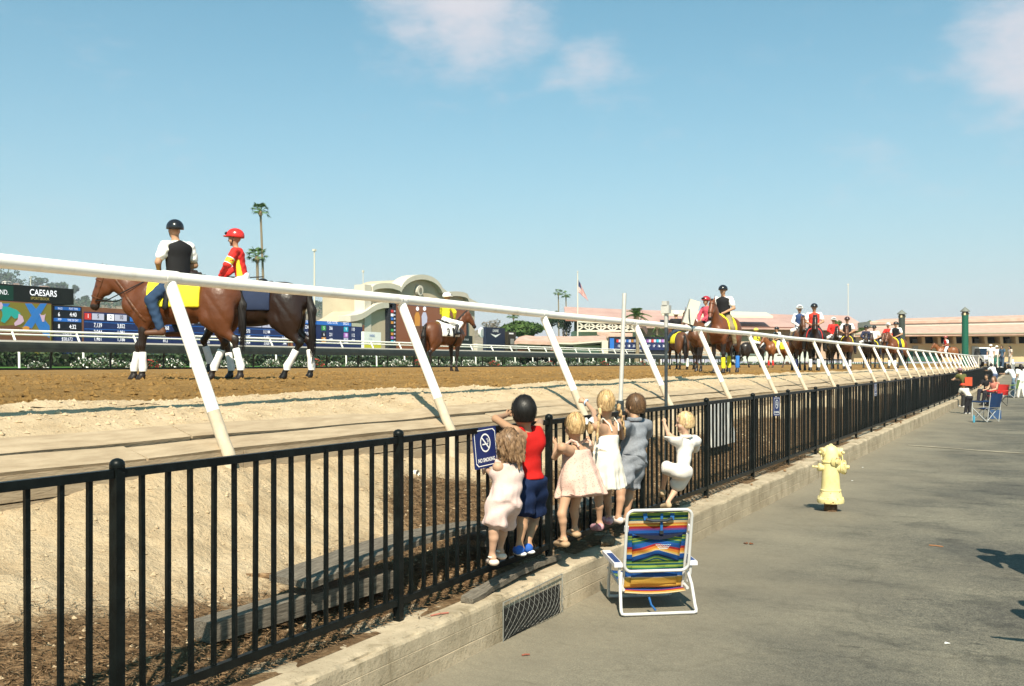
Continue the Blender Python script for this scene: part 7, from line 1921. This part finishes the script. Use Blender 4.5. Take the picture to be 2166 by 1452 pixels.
# two capped green columns
for x, ya, yb, w, Z, c_, lab in ((1907.5,672,752,6.6,105,(0.045,0.055,0.048),'dark grey green column with conical cap, left of the two tall columns'), (2041.5,667,752,6.6,98,(0.012,0.10,0.062),'deep green column with conical cap, right of the two tall columns')):
    a = FZ(x, ya, Z); r_ = w/F*Z
    cr_ = empty('capped_column', (a.x, a.y, 1.45), label=lab, cat='column')
    h_ = a.z-1.45
    MB().lathe([(r_,0),(r_,h_)], 18).build('shaft', flat(c_, .45), cr_, True)
    MB().lathe([(r_*.92,h_),(r_*.92,h_+.35)], 18).build('lantern', flat((0.06,0.05,0.035)), cr_, True)
    for q in range(3):
        an_ = q*2.1+4.2+TH; MB().box((-.09,-.03,-.12),(.09,.03,.12)).build('lamp', flat((0.6,0.5,0.3)), cr_, loc=(math.cos(an_)*r_, math.sin(an_)*r_, h_+.1))
    MB().lathe([(r_*1.5,h_+.34),(r_*1.45,h_+.42),(.04,h_+.8)], 18).build('cap', flat((0.16,0.17,0.15)), cr_, True)

# ---- masts and flag
def mast(x, y0, y1, Z, rad, label):
    a, c_ = FZ(x, y0, Z), FZ(x, y1, Z); r_ = empty('light_mast', (c_.x, c_.y, TRK), label=label, cat='mast')
    MB().tube([(0,0,0),(0,0,a.z-TRK)], [rad*1.3, rad], 8).build('shaft', M_WALLW, r_, True)
    MB().box((-rad*2,-rad*2,a.z-TRK),(rad*2,rad*2,a.z-TRK+.3)).build('lamp_head', M_WALLW, r_)
    return r_
mast(665, 532, 768, 140, .10, 'thin pale mast rising behind the dark racehorse'); mast(768, 577, 768, 130, .05, 'thin mast on the left shoulder of the arched building')
mast(1794, 604, 768, 190, .06, 'thin pale mast over the red hip roof'); mast(65, 588, 768, 300, .12, 'thin pale mast on the hill skyline behind the sponsor board')
a = FZ(1222, 577, 125); fp = empty('flagpole', (*FZ(1222,768,125).xy, TRK), label='white flagpole with a drooping striped flag', cat='flagpole')
MB().tube([(0,0,0),(0,0,a.z-TRK)], [.11,.06], 8).build('pole', M_WALLW, fp, True); MB().lathe([(.02,-.1),(.12,0),(.02,.1)], 10, (0,0,a.z-TRK+.1)).build('finial', M_WALLW, fp, True)
fh = FZ(1222,592,125).z-TRK; W_, H_ = 1.05, 2.55
def flagpt(u, v):    # u along fly, v down the hoist; cloth hangs in folds
    x = .1 + u*1.25*(.45+.55*v); return RT*x + FWD*(.14*math.sin(u*9+v*4)) + Vector((0,0,fh - v*1.55 - u*1.15))
for k in range(13):
    mt_ = flat((0.42,0.035,0.04)) if k % 2 == 0 else flat((0.72,0.66,0.62)); m = MB(); N = 10
    v0, v1 = k/13, (k+1)/13; u0 = .42 if k < 7 else 0.0
    vs_ = [flagpt(u0+(1-u0)*i/N, v) for v in (v0, v1) for i in range(N+1)]
    m.add(vs_, [(i, i+1, N+2+i, N+1+i) for i in range(N)]); m.build('flag_stripe', mt_, fp)
N = 6; m = MB(); m.add([flagpt(.42*i/N, v) for v in (0, 7/13) for i in range(N+1)], [(i, i+1, N+2+i, N+1+i) for i in range(N)]); m.build('flag_canton', flat((0.02,0.03,0.10)), fp)

# ---- trees
M_PALML = mat('palm_leaf', (0.035,0.085,0.022), rough=0.6, col2=(0.10,0.17,0.05), scale=1.5, spec=0.3)
M_TRUNK = mat('palm_trunk', (0.22,0.17,0.11), rough=0.9, var=0.25, scale=3, stretch=(1,1,8))
def palm(x, yc, Z, crown, label, n=26, fan=True, lean=0.0, ybase=768, seed=1, trunk=.22):
    rd = random.Random(seed); top = FZ(x, yc, Z); base = FZ(x+lean, ybase, Z); base.z = TRK
    r_ = empty('palm_tree', base, label=label, cat='palm tree')
    d = top-base
    MB().tube([d*0, d*.33+RT*.15, d*.66+RT*.1, d], [trunk*1.5,trunk,trunk*.85,trunk*.8], 8).build('trunk', M_TRUNK, r_, True)
    MB().lathe([(trunk*.8,-crown*.5),(trunk*1.7,-crown*.25),(trunk*1.2,0)], 8, d).build('skirt', mat('dead_fronds', (0.20,0.14,0.08), rough=0.9, var=0.3, scale=4), r_, True)
    for i in range(n):
        a = i*2.4+rd.random(); el = rd.uniform(-.5, 1.25); L_ = crown*rd.uniform(.75,1.05)
        dr = Vector((math.cos(a)*math.cos(el), math.sin(a)*math.cos(el), math.sin(el))); sd = dr.cross(Vector((0,0,1))).normalized()
        m = MB()
        if fan:
            hub = d + dr*L_*.55; m.bar(d, hub, .05, .04)
            up_ = sd.cross(dr)
            for q in range(9):
                w_ = (q-4)/4*1.25; dd = (dr*math.cos(w_)+sd*math.sin(w_)); tip = hub + dd*L_*.5 + Vector((0,0,-.12*L_*(1+abs(w_))))
                e_ = dd.cross(up_).normalized()*L_*.05
                m.add([hub, hub+dd*L_*.25+e_, tip, hub+dd*L_*.25-e_], [(0,1,2,3)])
        else:
            pts = [d + dr*L_*s_ + Vector((0,0,-.55*L_*s_*s_)) for s_ in (0,.25,.5,.75,1)]
            m.tube(pts, [.05,.04,.03,.02,.01], 4)
            for q in range(1, 14):
                s_ = q/14*4; i0 = min(3, int(s_)); c_ = pts[i0].lerp(pts[i0+1], s_-i0); lw = L_*.28*math.sin(.35+q/14*2.5)
                for sg in (-1,1):
                    tp_ = c_ + sd*sg*lw + dr*lw*.5 + Vector((0,0,-lw*.45)); e_ = dr*L_*.035
                    m.add([c_-e_, c_+e_, tp_], [(0,1,2)])
        m.build('frond', M_PALML, r_)
    return r_
palm(551, 447, 150, 1.75, 'tallest fan palm rising over the red jockey', n=22, seed=3, trunk=.20, lean=9); palm(544, 543, 150, 2.0, 'shorter fan palm crossing behind the tallest palm', n=26, seed=5, trunk=.25)
palm(1181, 620, 260, 1.6, 'left of the two slim palms beside the grandstand', seed=8, n=18, trunk=.2); palm(1197, 624, 260, 1.6, 'right of the two slim palms beside the grandstand', seed=9, n=18, trunk=.2)
palm(1346, 668, 110, 1.9, 'feathery palm crown in front of the grandstand roof', fan=False, n=18, seed=11, trunk=.2); palm(1389, 690, 120, 1.1, 'small palm against the beige wall left of the loudspeaker', fan=False, n=14, seed=12, trunk=.15)
palm(1086, 668, 240, 1.9, 'bushy palm behind the watch maker sign', n=24, seed=14, trunk=.2); palm(1838, 690, 150, 1.1, 'small palm at the left end of the tiled building', n=16, seed=16, trunk=.12)
M_TREEL = mat('tree_leaf', (0.035,0.075,0.018), rough=0.7, col2=(0.10,0.16,0.04), scale=.8, spec=0.2); M_BARK = mat('tree_bark', (0.09,0.065,0.04), rough=0.95, var=.3)
M_TREED = mat('dark_tree_leaf', (0.022,0.048,0.022), rough=0.75, col2=(0.055,0.09,0.04), scale=.2, spec=0.15)
def tree(x, ytop, ybot, wpx, Z, label, mt=M_TREEL, n=2600, seed=1, base=None, group=None, lobes=9, name='tree', leaf=None):
    a = FZ(x, ytop, Z); c_ = FZ(x, ybot, Z); bs = FZ(x, 768, Z); bs.z = base if base is not None else min(TRK, c_.z)
    r_ = empty(name, bs, label=label, cat='tree', group=group); W2 = wpx/F*Z/2; H2 = (a.z-c_.z)/2; ctr = Vector((0,0,c_.z-bs.z+H2))
    rg_ = np.random.default_rng(seed); lc = rg_.normal(size=(lobes,3))*np.array([.45,.45,.32]); lr = .35+.3*rg_.random(lobes)
    lc[:,2] = np.clip(lc[:,2], -.6, .55)
    def f(rg2, m_):
        k = rg2.integers(0, lobes, m_); v = rg2.normal(size=(m_,3)); v /= np.linalg.norm(v,axis=1)[:,None]
        q = lc[k] + v*(lr[k]*(.75+.3*rg2.random(m_)))[:,None]
        return q*np.array([W2,W2,H2]) + np.array(ctr)
    V, Q = leafcloud(n, f, leaf or max(.14, W2*.10), seed+100); o = link('crown', np_mesh('crown', V, Q), mt, r_)
    cz_ = ctr.z
    m = MB().tube([(0,0,0),(0,0,cz_*.6),(W2*.05,0,cz_)], [W2*.09,W2*.07,W2*.03], 7)
    for i in range(4):
        an_ = i*1.6+seed; m.tube([(0,0,cz_*.55),(W2*.3*math.cos(an_),W2*.3*math.sin(an_),cz_*.95+H2*.1),(W2*.55*math.cos(an_),W2*.55*math.sin(an_),cz_+H2*.35)], [W2*.05,W2*.035,W2*.01], 5)
    m.build('trunk', M_BARK, r_); return r_
tree(1106, 683, 716, 88, 150, 'broad bright green tree behind the low red roof', n=5200, seed=2, lobes=14); tree(1165, 668, 690, 34, 200, 'dark tree left of the slim palms', mt=M_TREED, n=2200, seed=4)
tree(1040, 676, 700, 30, 230, 'small bare looking tree above the watch maker sign', mt=mat('grey_tree_leaf', (0.16,0.14,0.11), rough=.8, col2=(0.26,0.22,0.18), scale=.5), n=900, seed=6)
tree(1395, 708, 722, 46, 118, 'low shrub above the small far odds board', n=1600, seed=7); tree(1192, 655, 712, 30, 185, 'dark conifer beside the grandstand end', mt=M_TREED, n=2400, seed=21)
tree(1772, 676, 694, 18, 140, 'small green tree in front of the red hip roof', n=700, seed=10); tree(1822, 688, 706, 26, 150, 'green tree between the hip roof and the tiled building', n=900, seed=13)

# ---- hills with houses and trees
M_HILL = mat('dry_hill', (0.13,0.105,0.065), rough=0.95, col2=(0.25,0.195,0.125), scale=.012, detail=9, spec=.1, lo=.4, hi=.6)
HX = [-700,-300,-120,0,60,120,200,300,450,560,650,720,800,900,1040,1300]; HYs = [586,590,596,604,612,622,640,640,645,648,646,652,662,674,700,745]
def hillf(U, Vv):     # U photo column, V 0 foot .. 1 crest .. 1.4 behind
    Z = 900 + Vv*500; yc = np.interp(U, HX, HYs); zc = (HY-yc)/F*1400
    prof = np.where(Vv <= 1, np.sin(np.clip(Vv,0,1)*np.pi/2)**1.3, 1-(Vv-1)*1.2)
    Xc = (U-CX)/F*1400
    z = CAMZ + zc*prof + 7*fbm(U*.03, Vv*4, 4)*np.clip(Vv*2,0,1) - 4
    return Xc*CS - Z*SN, Xc*SN + Z*CS, z
struct(link('hills', grid_mesh('hills', np.linspace(-700,1300,220), np.linspace(0,1.4,40), hillf, flip=True), M_HILL))
rg_ = np.random.default_rng(33); n = 5200
U = rg_.uniform(-300,1000,n); Vv = rg_.uniform(.12,1.02,n); keep = vnoise(U*.025, Vv*5+3) > .42; U, Vv = U[keep], Vv[keep]
hx_, hy_, hz_ = hillf(U, Vv)
def scrubf(rg2, m_):
    k = rg2.integers(0, len(U), m_); v = rg2.normal(size=(m_,3))*np.array([3.2,3.2,1.8]); v[:,2] = np.abs(v[:,2]); return np.stack([hx_[k],hy_[k],hz_[k]],-1)+v
V, Q = leafcloud(36000, scrubf, 1.5, 41)
tag(link('hill_scrub', np_mesh('hill_scrub', V, Q), M_TREED), 'dusty green scrub and garden trees covering the far hillside', 'scrub', kind='stuff')
SKY = [(-20,572,604,60),(14,566,606,44),(40,592,612,26),(72,585,612,40),(100,598,616,28),(126,597,614,36),(158,602,617,12),(178,622,640,22),(215,628,648,30),(262,634,652,34),(640,630,652,34),(668,633,650,26),(695,634,650,40),(737,638,652,24),(760,642,655,20),(590,636,656,30)]
for i, (x, ya, yb, w) in enumerate(SKY):
    zb = CAMZ + (HY-np.interp(x, HX, HYs))/F*1400 - 8
    tree(x, ya, yb+4, w, 1385, 'dark tree on the hill skyline, number-like row among far houses' if False else 'dark crowned tree on the far hill skyline', mt=M_TREED, n=700, seed=60+i, base=zb, group='trees on the hill skyline', lobes=7, leaf=1.6)
HOU = [(14,597,20,7,(0.72,0.68,0.62)),(34,602,14,5,(0.6,0.5,0.42)),(90,607,16,6,(0.5,0.42,0.36)),(112,612,12,5,(0.66,0.6,0.55)),(248,646,14,6,(0.68,0.62,0.56)),(282,652,12,5,(0.6,0.52,0.46)),(706,640,12,5,(0.62,0.45,0.38)),(728,650,12,5,(0.72,0.68,0.62)),(676,652,10,4,(0.7,0.64,0.58)),(752,655,14,4,(0.7,0.66,0.6)),(660,668,12,4,(0.6,0.5,0.42))]
for i, (x, y, w, h_, c_) in enumerate(HOU):
    lab = 'white flat roofed house at the left end of the hill skyline' if i == 0 else 'small pale house among trees on the far hillside'
    hb = Far('house', lab, x, 1370); hb.r['group'] = 'houses on the hillside'
    hb.rect('wall', x-w/2, x+w/2, y, y+h_+3, flat(c_), 0, 8); hb.poly('roof', [(x-w/2-1,y),(x+w/2+1,y),(x+w/3,y-2),(x-w/3,y-2)], flat((0.3,0.19,0.14)) if i else flat((0.7,0.66,0.6)), -1, 10)
    for q in range(3): hb.rect('window', x-w/2+w*(q+.25)/3, x-w/2+w*(q+.7)/3, y+1.4, y+3.4, M_DARKW, -.6, .5)
# ================================================================== CROWD BY THE FENCE
def apron_z(t): return float(np.clip((t-28)/70, 0, 1)**2*0.75)
def ground_at(x, yf):
    """apron point seen at photo position x, yf"""
    Z = 2106*CAMZ/(yf-HY)
    for _ in range(8):
        q = PZ(x, yf, Z); Z = F*(CAMZ-apron_z(q.y))/(yf-HY)
    q = PZ(x, yf, Z); q.z = apron_z(q.y); return q
def stander(q, deg, H, skin, shirt, pants, hair, label, pose='stand', hat=None, h=.018, group=None, sleeves=.5, shorts=False, name='person', girl=False):
    s = H/1.75; a = heading(deg); f = V3(math.cos(a), math.sin(a), 0); l_ = V3(-f[1], f[0], 0); up = V3(0,0,1); o = V3(0,0,0)
    hip = .92*s; lean = 0.0
    if pose == 'sit': hip = .50*s
    if pose == 'lean': lean = .16
    if pose == 'bend': lean = .30
    pv = o + up*hip - f*lean*.6*s; nk = pv + up*.52*s*(1-lean*.5) + f*(lean*1.4*s + .02); hd = nk + up*.14*s + f*(.03+lean*.3)*s
    J = dict(pv=pv, nk=nk, hd=hd, r=.118*s*(1.0 if H > 1.4 else 1.22))
    for q_, k in ((1,'l'),(-1,'r')):
        sh = nk + l_*q_*.19*s - up*.05*s; J['sh'+k] = sh
        if pose == 'lean': J['el'+k] = sh + f*.20*s - up*.18*s + l_*q_*.06*s; J['wr'+k] = J['el'+k] + f*.22*s - l_*q_*.10*s
        elif pose == 'point' and k == 'l': J['el'+k] = sh + l_*q_*.22*s - up*.05*s + f*.1*s; J['wr'+k] = J['el'+k] + l_*q_*.2*s + up*.05*s
        elif pose in ('sit','bend'): J['el'+k] = sh + f*.12*s - up*.24*s + l_*q_*.05*s; J['wr'+k] = J['el'+k] + f*.24*s - up*.05*s - l_*q_*.05*s
        else: J['el'+k] = sh - up*.27*s + l_*q_*.05*s - f*.03*s; J['wr'+k] = J['el'+k] - up*.23*s + f*.10*s
        hp = pv + l_*q_*.09*s
        if pose == 'sit': J['kn'+k] = hp + f*.43*s + up*.02*s + l_*q_*.04*s; J['an'+k] = J['kn'+k] - up*.42*s + f*.10*s
        else: J['kn'+k] = o + l_*q_*.10*s + up*.50*s + f*.02*s - f*lean*.3*s; J['an'+k] = o + l_*q_*.11*s + up*.09*s + f*(.10*q_*s if pose == 'stand' else 0)
    B = figure(J, s, skin, f, look=f)
    r_ = empty(name, q, label=label, cat='person', group=group)
    link('body', surf('body', B, h), M_SKIN, r_)
    sl = [Cap(J['sh'+k], J['sh'+k]*(1-sleeves)+J['el'+k]*sleeves, .06*s, .055*s, k=.04) for k in 'lr'] if sleeves else []
    link('shirt', surf('shirt', B[:2]+J['pads']+sl, h, inflate=.02, cut=both(above(nk+up*.02,(0,0,1)), lambda X: hip-.02-X[...,2])), flat(shirt, .85), r_)
    lg = [B[2]]
    for k in 'lr':
        lg.append(Cap(J['hp'+k], J['kn'+k], .098*s, .075*s, k=.04))
        if not shorts: lg.append(Cap(J['kn'+k], J['an'+k], .075*s, .06*s, k=.03))
    link('trousers', surf('trousers', lg, h, inflate=.012), flat(pants, .85), r_)
    if hair:
        pr, ct = skull(hd, f, J['r'], 1.12)
        if girl: pr.append(Cap(hd-f*.07*s-up*.05*s, hd-f*.10*s-up*.24*s, .075*s, .05*s, k=.03))
        link('hair', surf('hair', pr, h*.8, cut=lambda X: np.minimum(((X-hd)@f) - J['r']*.36, J['r']*.5-(X-hd)[...,2])), flat(hair, .5), r_)
    if hat:
        hb_ = [Ell(hd+up*J['r']*.45-f*.01,(J['r']*1.02,)*2+(J['r']*.72,),k=.02), Ell(hd+f*J['r']*1.0+up*J['r']*.30,(J['r']*.75,J['r']*.75,.016),k=.02)]
        link('cap', surf('cap', hb_, h*.8, cut=lambda X: hd[2]+J['r']*.18-X[...,2]), flat(hat, .8), r_)
    for k in 'lr':
        link('shoe', surf('shoe', shoe_meshes(J, k, h, s), h*.7, inflate=.008), flat((0.5,0.48,0.46) if pose != 'sit' else (0.03,0.03,0.035)), r_)
    return r_
SK1, SK2 = (0.55,0.34,0.23), (0.40,0.24,0.15)
fx = 168.0
def at_fence(x, off=.32):
    p = P_KERB - off; q = P(x, 768, p); q.z = apron_z(q.y); return q
OL = (0.10,0.10,0.03)
w1 = stander(at_fence(2040,.25), 120, 1.62, SK1, OL, (0.03,0.03,0.03), (0.05,0.03,0.02), 'woman in olive top and patterned cap leaning on the fence', pose='lean', hat=(0.22,0.12,0.14), sleeves=.3)
MB().obox((0.16,-.16,1.02), (.13,0,0), (0,.07,0), (0,0,.17)).build('shoulder_bag', flat((0.55,0.08,0.03)), w1)
stander(ground_at(2046,876), 100, 1.12, SK1, (0.62,0.58,0.5), (0.02,0.02,0.025), (0.12,0.07,0.03), 'child in red cap, pale top and black trousers by the fence', pose='bend', hat=(0.6,0.06,0.03))
stander(at_fence(2103,.30), 118, 1.60, SK2, (0.74,0.76,0.80), (0.10,0.13,0.22), (0.02,0.015,0.012), 'person in pale numbered shirt leaning on the fence behind the seated woman', pose='lean')
w2 = stander(ground_at(2104,858), 200, 1.62, SK1, (0.62,0.22,0.16), (0.015,0.015,0.02), (0.13,0.07,0.035), 'woman in pink and orange top sitting in the red folding chair', pose='sit', girl=True, sleeves=0)
stander(ground_at(2088,850), 215, 1.65, SK2, (0.02,0.018,0.02), (0.02,0.02,0.03), (0.03,0.02,0.015), 'person in black top sitting behind the woman in pink', pose='sit')
stander(ground_at(2160,842), 95, 1.66, SK2, (0.78,0.76,0.72), (0.76,0.73,0.68), (0.015,0.01,0.01), 'person dressed in white standing at the right edge', girl=True)
stander(ground_at(2143,840), 130, 1.68, SK2, (0.72,0.74,0.76), (0.15,0.22,0.30), (0.012,0.01,0.01), 'dark haired person in white top and jeans beside the one in white', pose='lean')
stander(at_fence(2142,.3), 110, 1.7, SK1, (0.75,0.72,0.70), (0.3,0.3,0.3), (0.1,0.06,0.04), 'person in purple cap behind the dark haired person', pose='lean', hat=(0.20,0.10,0.22))
yz = 1.42
def yard(x, Z): q = PZ(x, 768, Z); q.z = yz; return q
stander(yard(2108,78), 250, 1.75, SK1, (0.74,0.72,0.70), (0.03,0.16,0.12), None, 'far man in white shirt, white hat and green trousers past the rail end', hat=(0.75,0.73,0.7))
stander(yard(2120,76), 200, 1.72, SK2, (0.06,0.11,0.17), (0.05,0.08,0.13), (0.03,0.02,0.015), 'far person in blue denim past the rail end')
stander(yard(2137,80), 180, 1.75, SK2, (0.62,0.50,0.42), (0.5,0.45,0.38), (0.01,0.01,0.01), 'far person with bushy black hair and tan clothes', girl=True)
stander(yard(2096,70), 230, 1.7, SK1, (0.76,0.74,0.72), (0.76,0.74,0.70), None, 'far person all in white by the rail end', hat=(0.75,0.7,0.65))
# spectators just right of the frame whose shadows fall into it
def sh_person(x, Z, **k): 
    q = PZ(x, 768, Z); q.z = 0; return stander(q, **k)
sh_person(2288, 7.8, deg=100, H=1.70, skin=SK1, shirt=(0.3,0.3,0.35), pants=(0.05,0.06,0.1), hair=None, hat=(0.5,0.5,0.45), label='spectator in cap standing beside the right edge of the photo', h=.02)
sh_person(2651, 4.97, deg=80, H=1.66, skin=SK2, shirt=(0.4,0.1,0.1), pants=(0.05,0.06,0.1), hair=(0.03,0.02,0.02), label='spectator out of frame at the right nearer the camera', h=.02, pose='point')

sh_person(2440, 5.87, deg=95, H=1.62, skin=SK1, shirt=(0.5,0.5,0.5), pants=(0.2,0.2,0.2), hair=(0.1,0.06,0.03), label='bareheaded spectator out of frame between the two others', h=.02)

# ---- folding chairs
def camp_chair(q, deg, cloth, tube, label, s=1.0, back=True):
    r_ = empty('camp_chair', q, heading(deg), label, 'chair', 'folding camp chairs'); T_ = flat(tube, .4)
    W, D, H = .27*s, .24*s, .43*s
    mc = flat(cloth, .85)
    link('seat', grid_mesh('seat', np.linspace(-D,D,7), np.linspace(-W,W,7), lambda U, Vv: (U, Vv, H-.07*np.cos(U*5)*np.cos(Vv*5)*s)), mc, r_)
    if back: link('backrest', grid_mesh('backrest', np.linspace(0,1,8), np.linspace(-W,W,7), lambda U, Vv: (-D-.05-.10*U-.05*np.cos(Vv*5), Vv, H+.02+U*.42*s)), mc, r_)
    for q_ in (1,-1):
        MB().tube([(-D-.02,q_*W,.02),(-D-.12,q_*W,.88*s)], .011, 6).build('back_post', T_, r_, True)
        MB().tube([(D,q_*W,.02),(D,q_*W,.62*s)], .011, 6).build('front_post', T_, r_, True)
        MB().tube([(D,q_*W,.62*s),(0,q_*W*1.05,.60*s),(-D-.07,q_*W,.63*s)], .022, 6).build('armrest', mc, r_, True)
        MB().tube([(D,q_*W,.03),(-D,q_*W,H)], .009, 6).build('leg', T_, r_, True); MB().tube([(-D,q_*W,.03),(D,q_*W,H)], .009, 6).build('leg', T_, r_, True)
        MB().tube([(-D if q_ > 0 else D,-W,.03),(-D if q_ > 0 else D,W,H)], .009, 6).build('leg', T_, r_, True); MB().tube([(-D if q_ > 0 else D,W,.03),(-D if q_ > 0 else D,-W,H)], .009, 6).build('leg', T_, r_, True)
    return r_
camp_chair(ground_at(2084,893), 120, (0.012,0.035,0.10), (0.45,0.46,0.46), 'navy folding camp chair with crossed legs nearest on the asphalt', 1.0)
camp_chair(ground_at(2108,860), 200, (0.50,0.03,0.025), (0.04,0.04,0.04), 'red folding camp chair under the woman in pink', 1.0)
camp_chair(ground_at(2136,842), 140, (0.16,0.24,0.07), (0.5,0.48,0.46), 'green patterned folding camp chair by the fence', 1.0)
bt = ground_at(2060,894); tag(MB().lathe([(.035,0),(.036,.17),(.015,.2),(.015,.23)], 10).build('water_bottle', flat((0.06,0.25,0.35), .2), None, True, bt), 'blue water bottle on the asphalt beside the navy chair', 'bottle')
bg = ground_at(2104,886); tag(MB().obox((0,0,.14), (.16,.05,0), (-.03,.10,0), (0,0,.14)).build('carry_bag', flat((0.03,0.07,0.16)), None, False, bg), 'blue bag on the ground behind the navy chair', 'bag')

# ---- parked pickup beyond the rail end
q = yard(2084, 92); tk = empty('pickup_truck', q, heading(262), 'white pickup truck parked beyond the end of the running rail', 'truck')
M_CARW = flat((0.70,0.70,0.70), .3, .6); M_GLS = flat((0.012,0.018,0.03), .08, .8); M_TYR = flat((0.012,0.012,0.012), .9)
MB().prism([(-2.4,-.85,.45),(2.4,-.85,.45),(2.45,-.85,.75),(2.35,-.85,1.0),(1.2,-.85,1.08),(-2.4,-.85,1.08)], (0,1.7,0)).build('body', M_CARW, tk)
MB().prism([(-.75,-.78,1.08),(1.25,-.78,1.08),(.65,-.70,1.68),(-.55,-.70,1.72),(-.75,-.72,1.6)], (0,1.5,0)).build('cab', M_GLS, tk)
MB().prism([(-.72,-.72,1.70),(.66,-.72,1.685),(.60,-.72,1.77),(-.6,-.72,1.80)], (0,1.44,0)).build('roof', M_CARW, tk)
MB().box((2.38,-.8,.42),(2.55,.8,.66)).build('bumper', flat((0.04,0.04,0.045)), tk); MB().box((2.36,-.5,.70),(2.47,.5,.95)).build('grille', flat((0.03,0.03,0.03)), tk)
for sy in (1,-1):
    MB().box((2.34,sy*.68-.13,.74),(2.46,sy*.68+.13,.95)).build('headlight', flat((0.75,0.75,0.72), .2), tk)
    MB().box((.75,sy*.9-.12,1.12),(.95,sy*.9+.12,1.3)).build('mirror', flat((0.03,0.03,0.03)), tk)
    for sx_ in (1.5,-1.45):
        wh = MB().lathe([(.2,-.12),(.38,-.11),(.40,0),(.38,.11),(.2,.12)], 18, (sx_,sy*.78,.40), Matrix.Rotation(R(90),3,'X')).build('wheel', M_TYR, tk, True)
        MB().lathe([(.22,-.13),(.22,.13)], 14, (sx_,sy*.78,.40), Matrix.Rotation(R(90),3,'X')).build('rim', flat((0.5,0.5,0.5), .3), wh)
# white chain barrier in front of the truck
a, c_ = PZ(2070,752,88), PZ(2110,750,76)
ch_ = empty('chain_barrier', (a.x, a.y, yz), label='white chain barrier hanging between the rail end and the yard', cat='barrier')
pts = [a.lerp(c_, i/12) + Vector((0,0,-.55*math.sin(math.pi*i/12))) - ch_.location for i in range(13)]
MB().tube(pts, .035, 6).build('chain', M_WALLW, ch_, True)
for v in (a, c_): MB().tube([Vector((v.x,v.y,yz))-ch_.location, v-ch_.location], .05, 8).build('post', M_WALLW, ch_, True)

# ================================================================== HAZE
HZ = MB().box((-2650,-320,-1.3),(950,2650,190)).build('haze', None)
hm = bpy.data.materials.new('haze_air'); hm.use_nodes = True; hn, hl = hm.node_tree.nodes, hm.node_tree.links
for q in list(hn): hn.remove(q)
ho_ = hn.new('ShaderNodeOutputMaterial'); pv_ = hn.new('ShaderNodeVolumePrincipled')
pv_.inputs['Color'].default_value = (0.84,0.90,0.99,1); pv_.inputs['Density'].default_value = 0.00016; pv_.inputs['Anisotropy'].default_value = 0.0
hl.new(pv_.outputs[0], ho_.inputs['Volume']); HZ.data.materials.append(hm); HZ['kind'] = 'stuff'
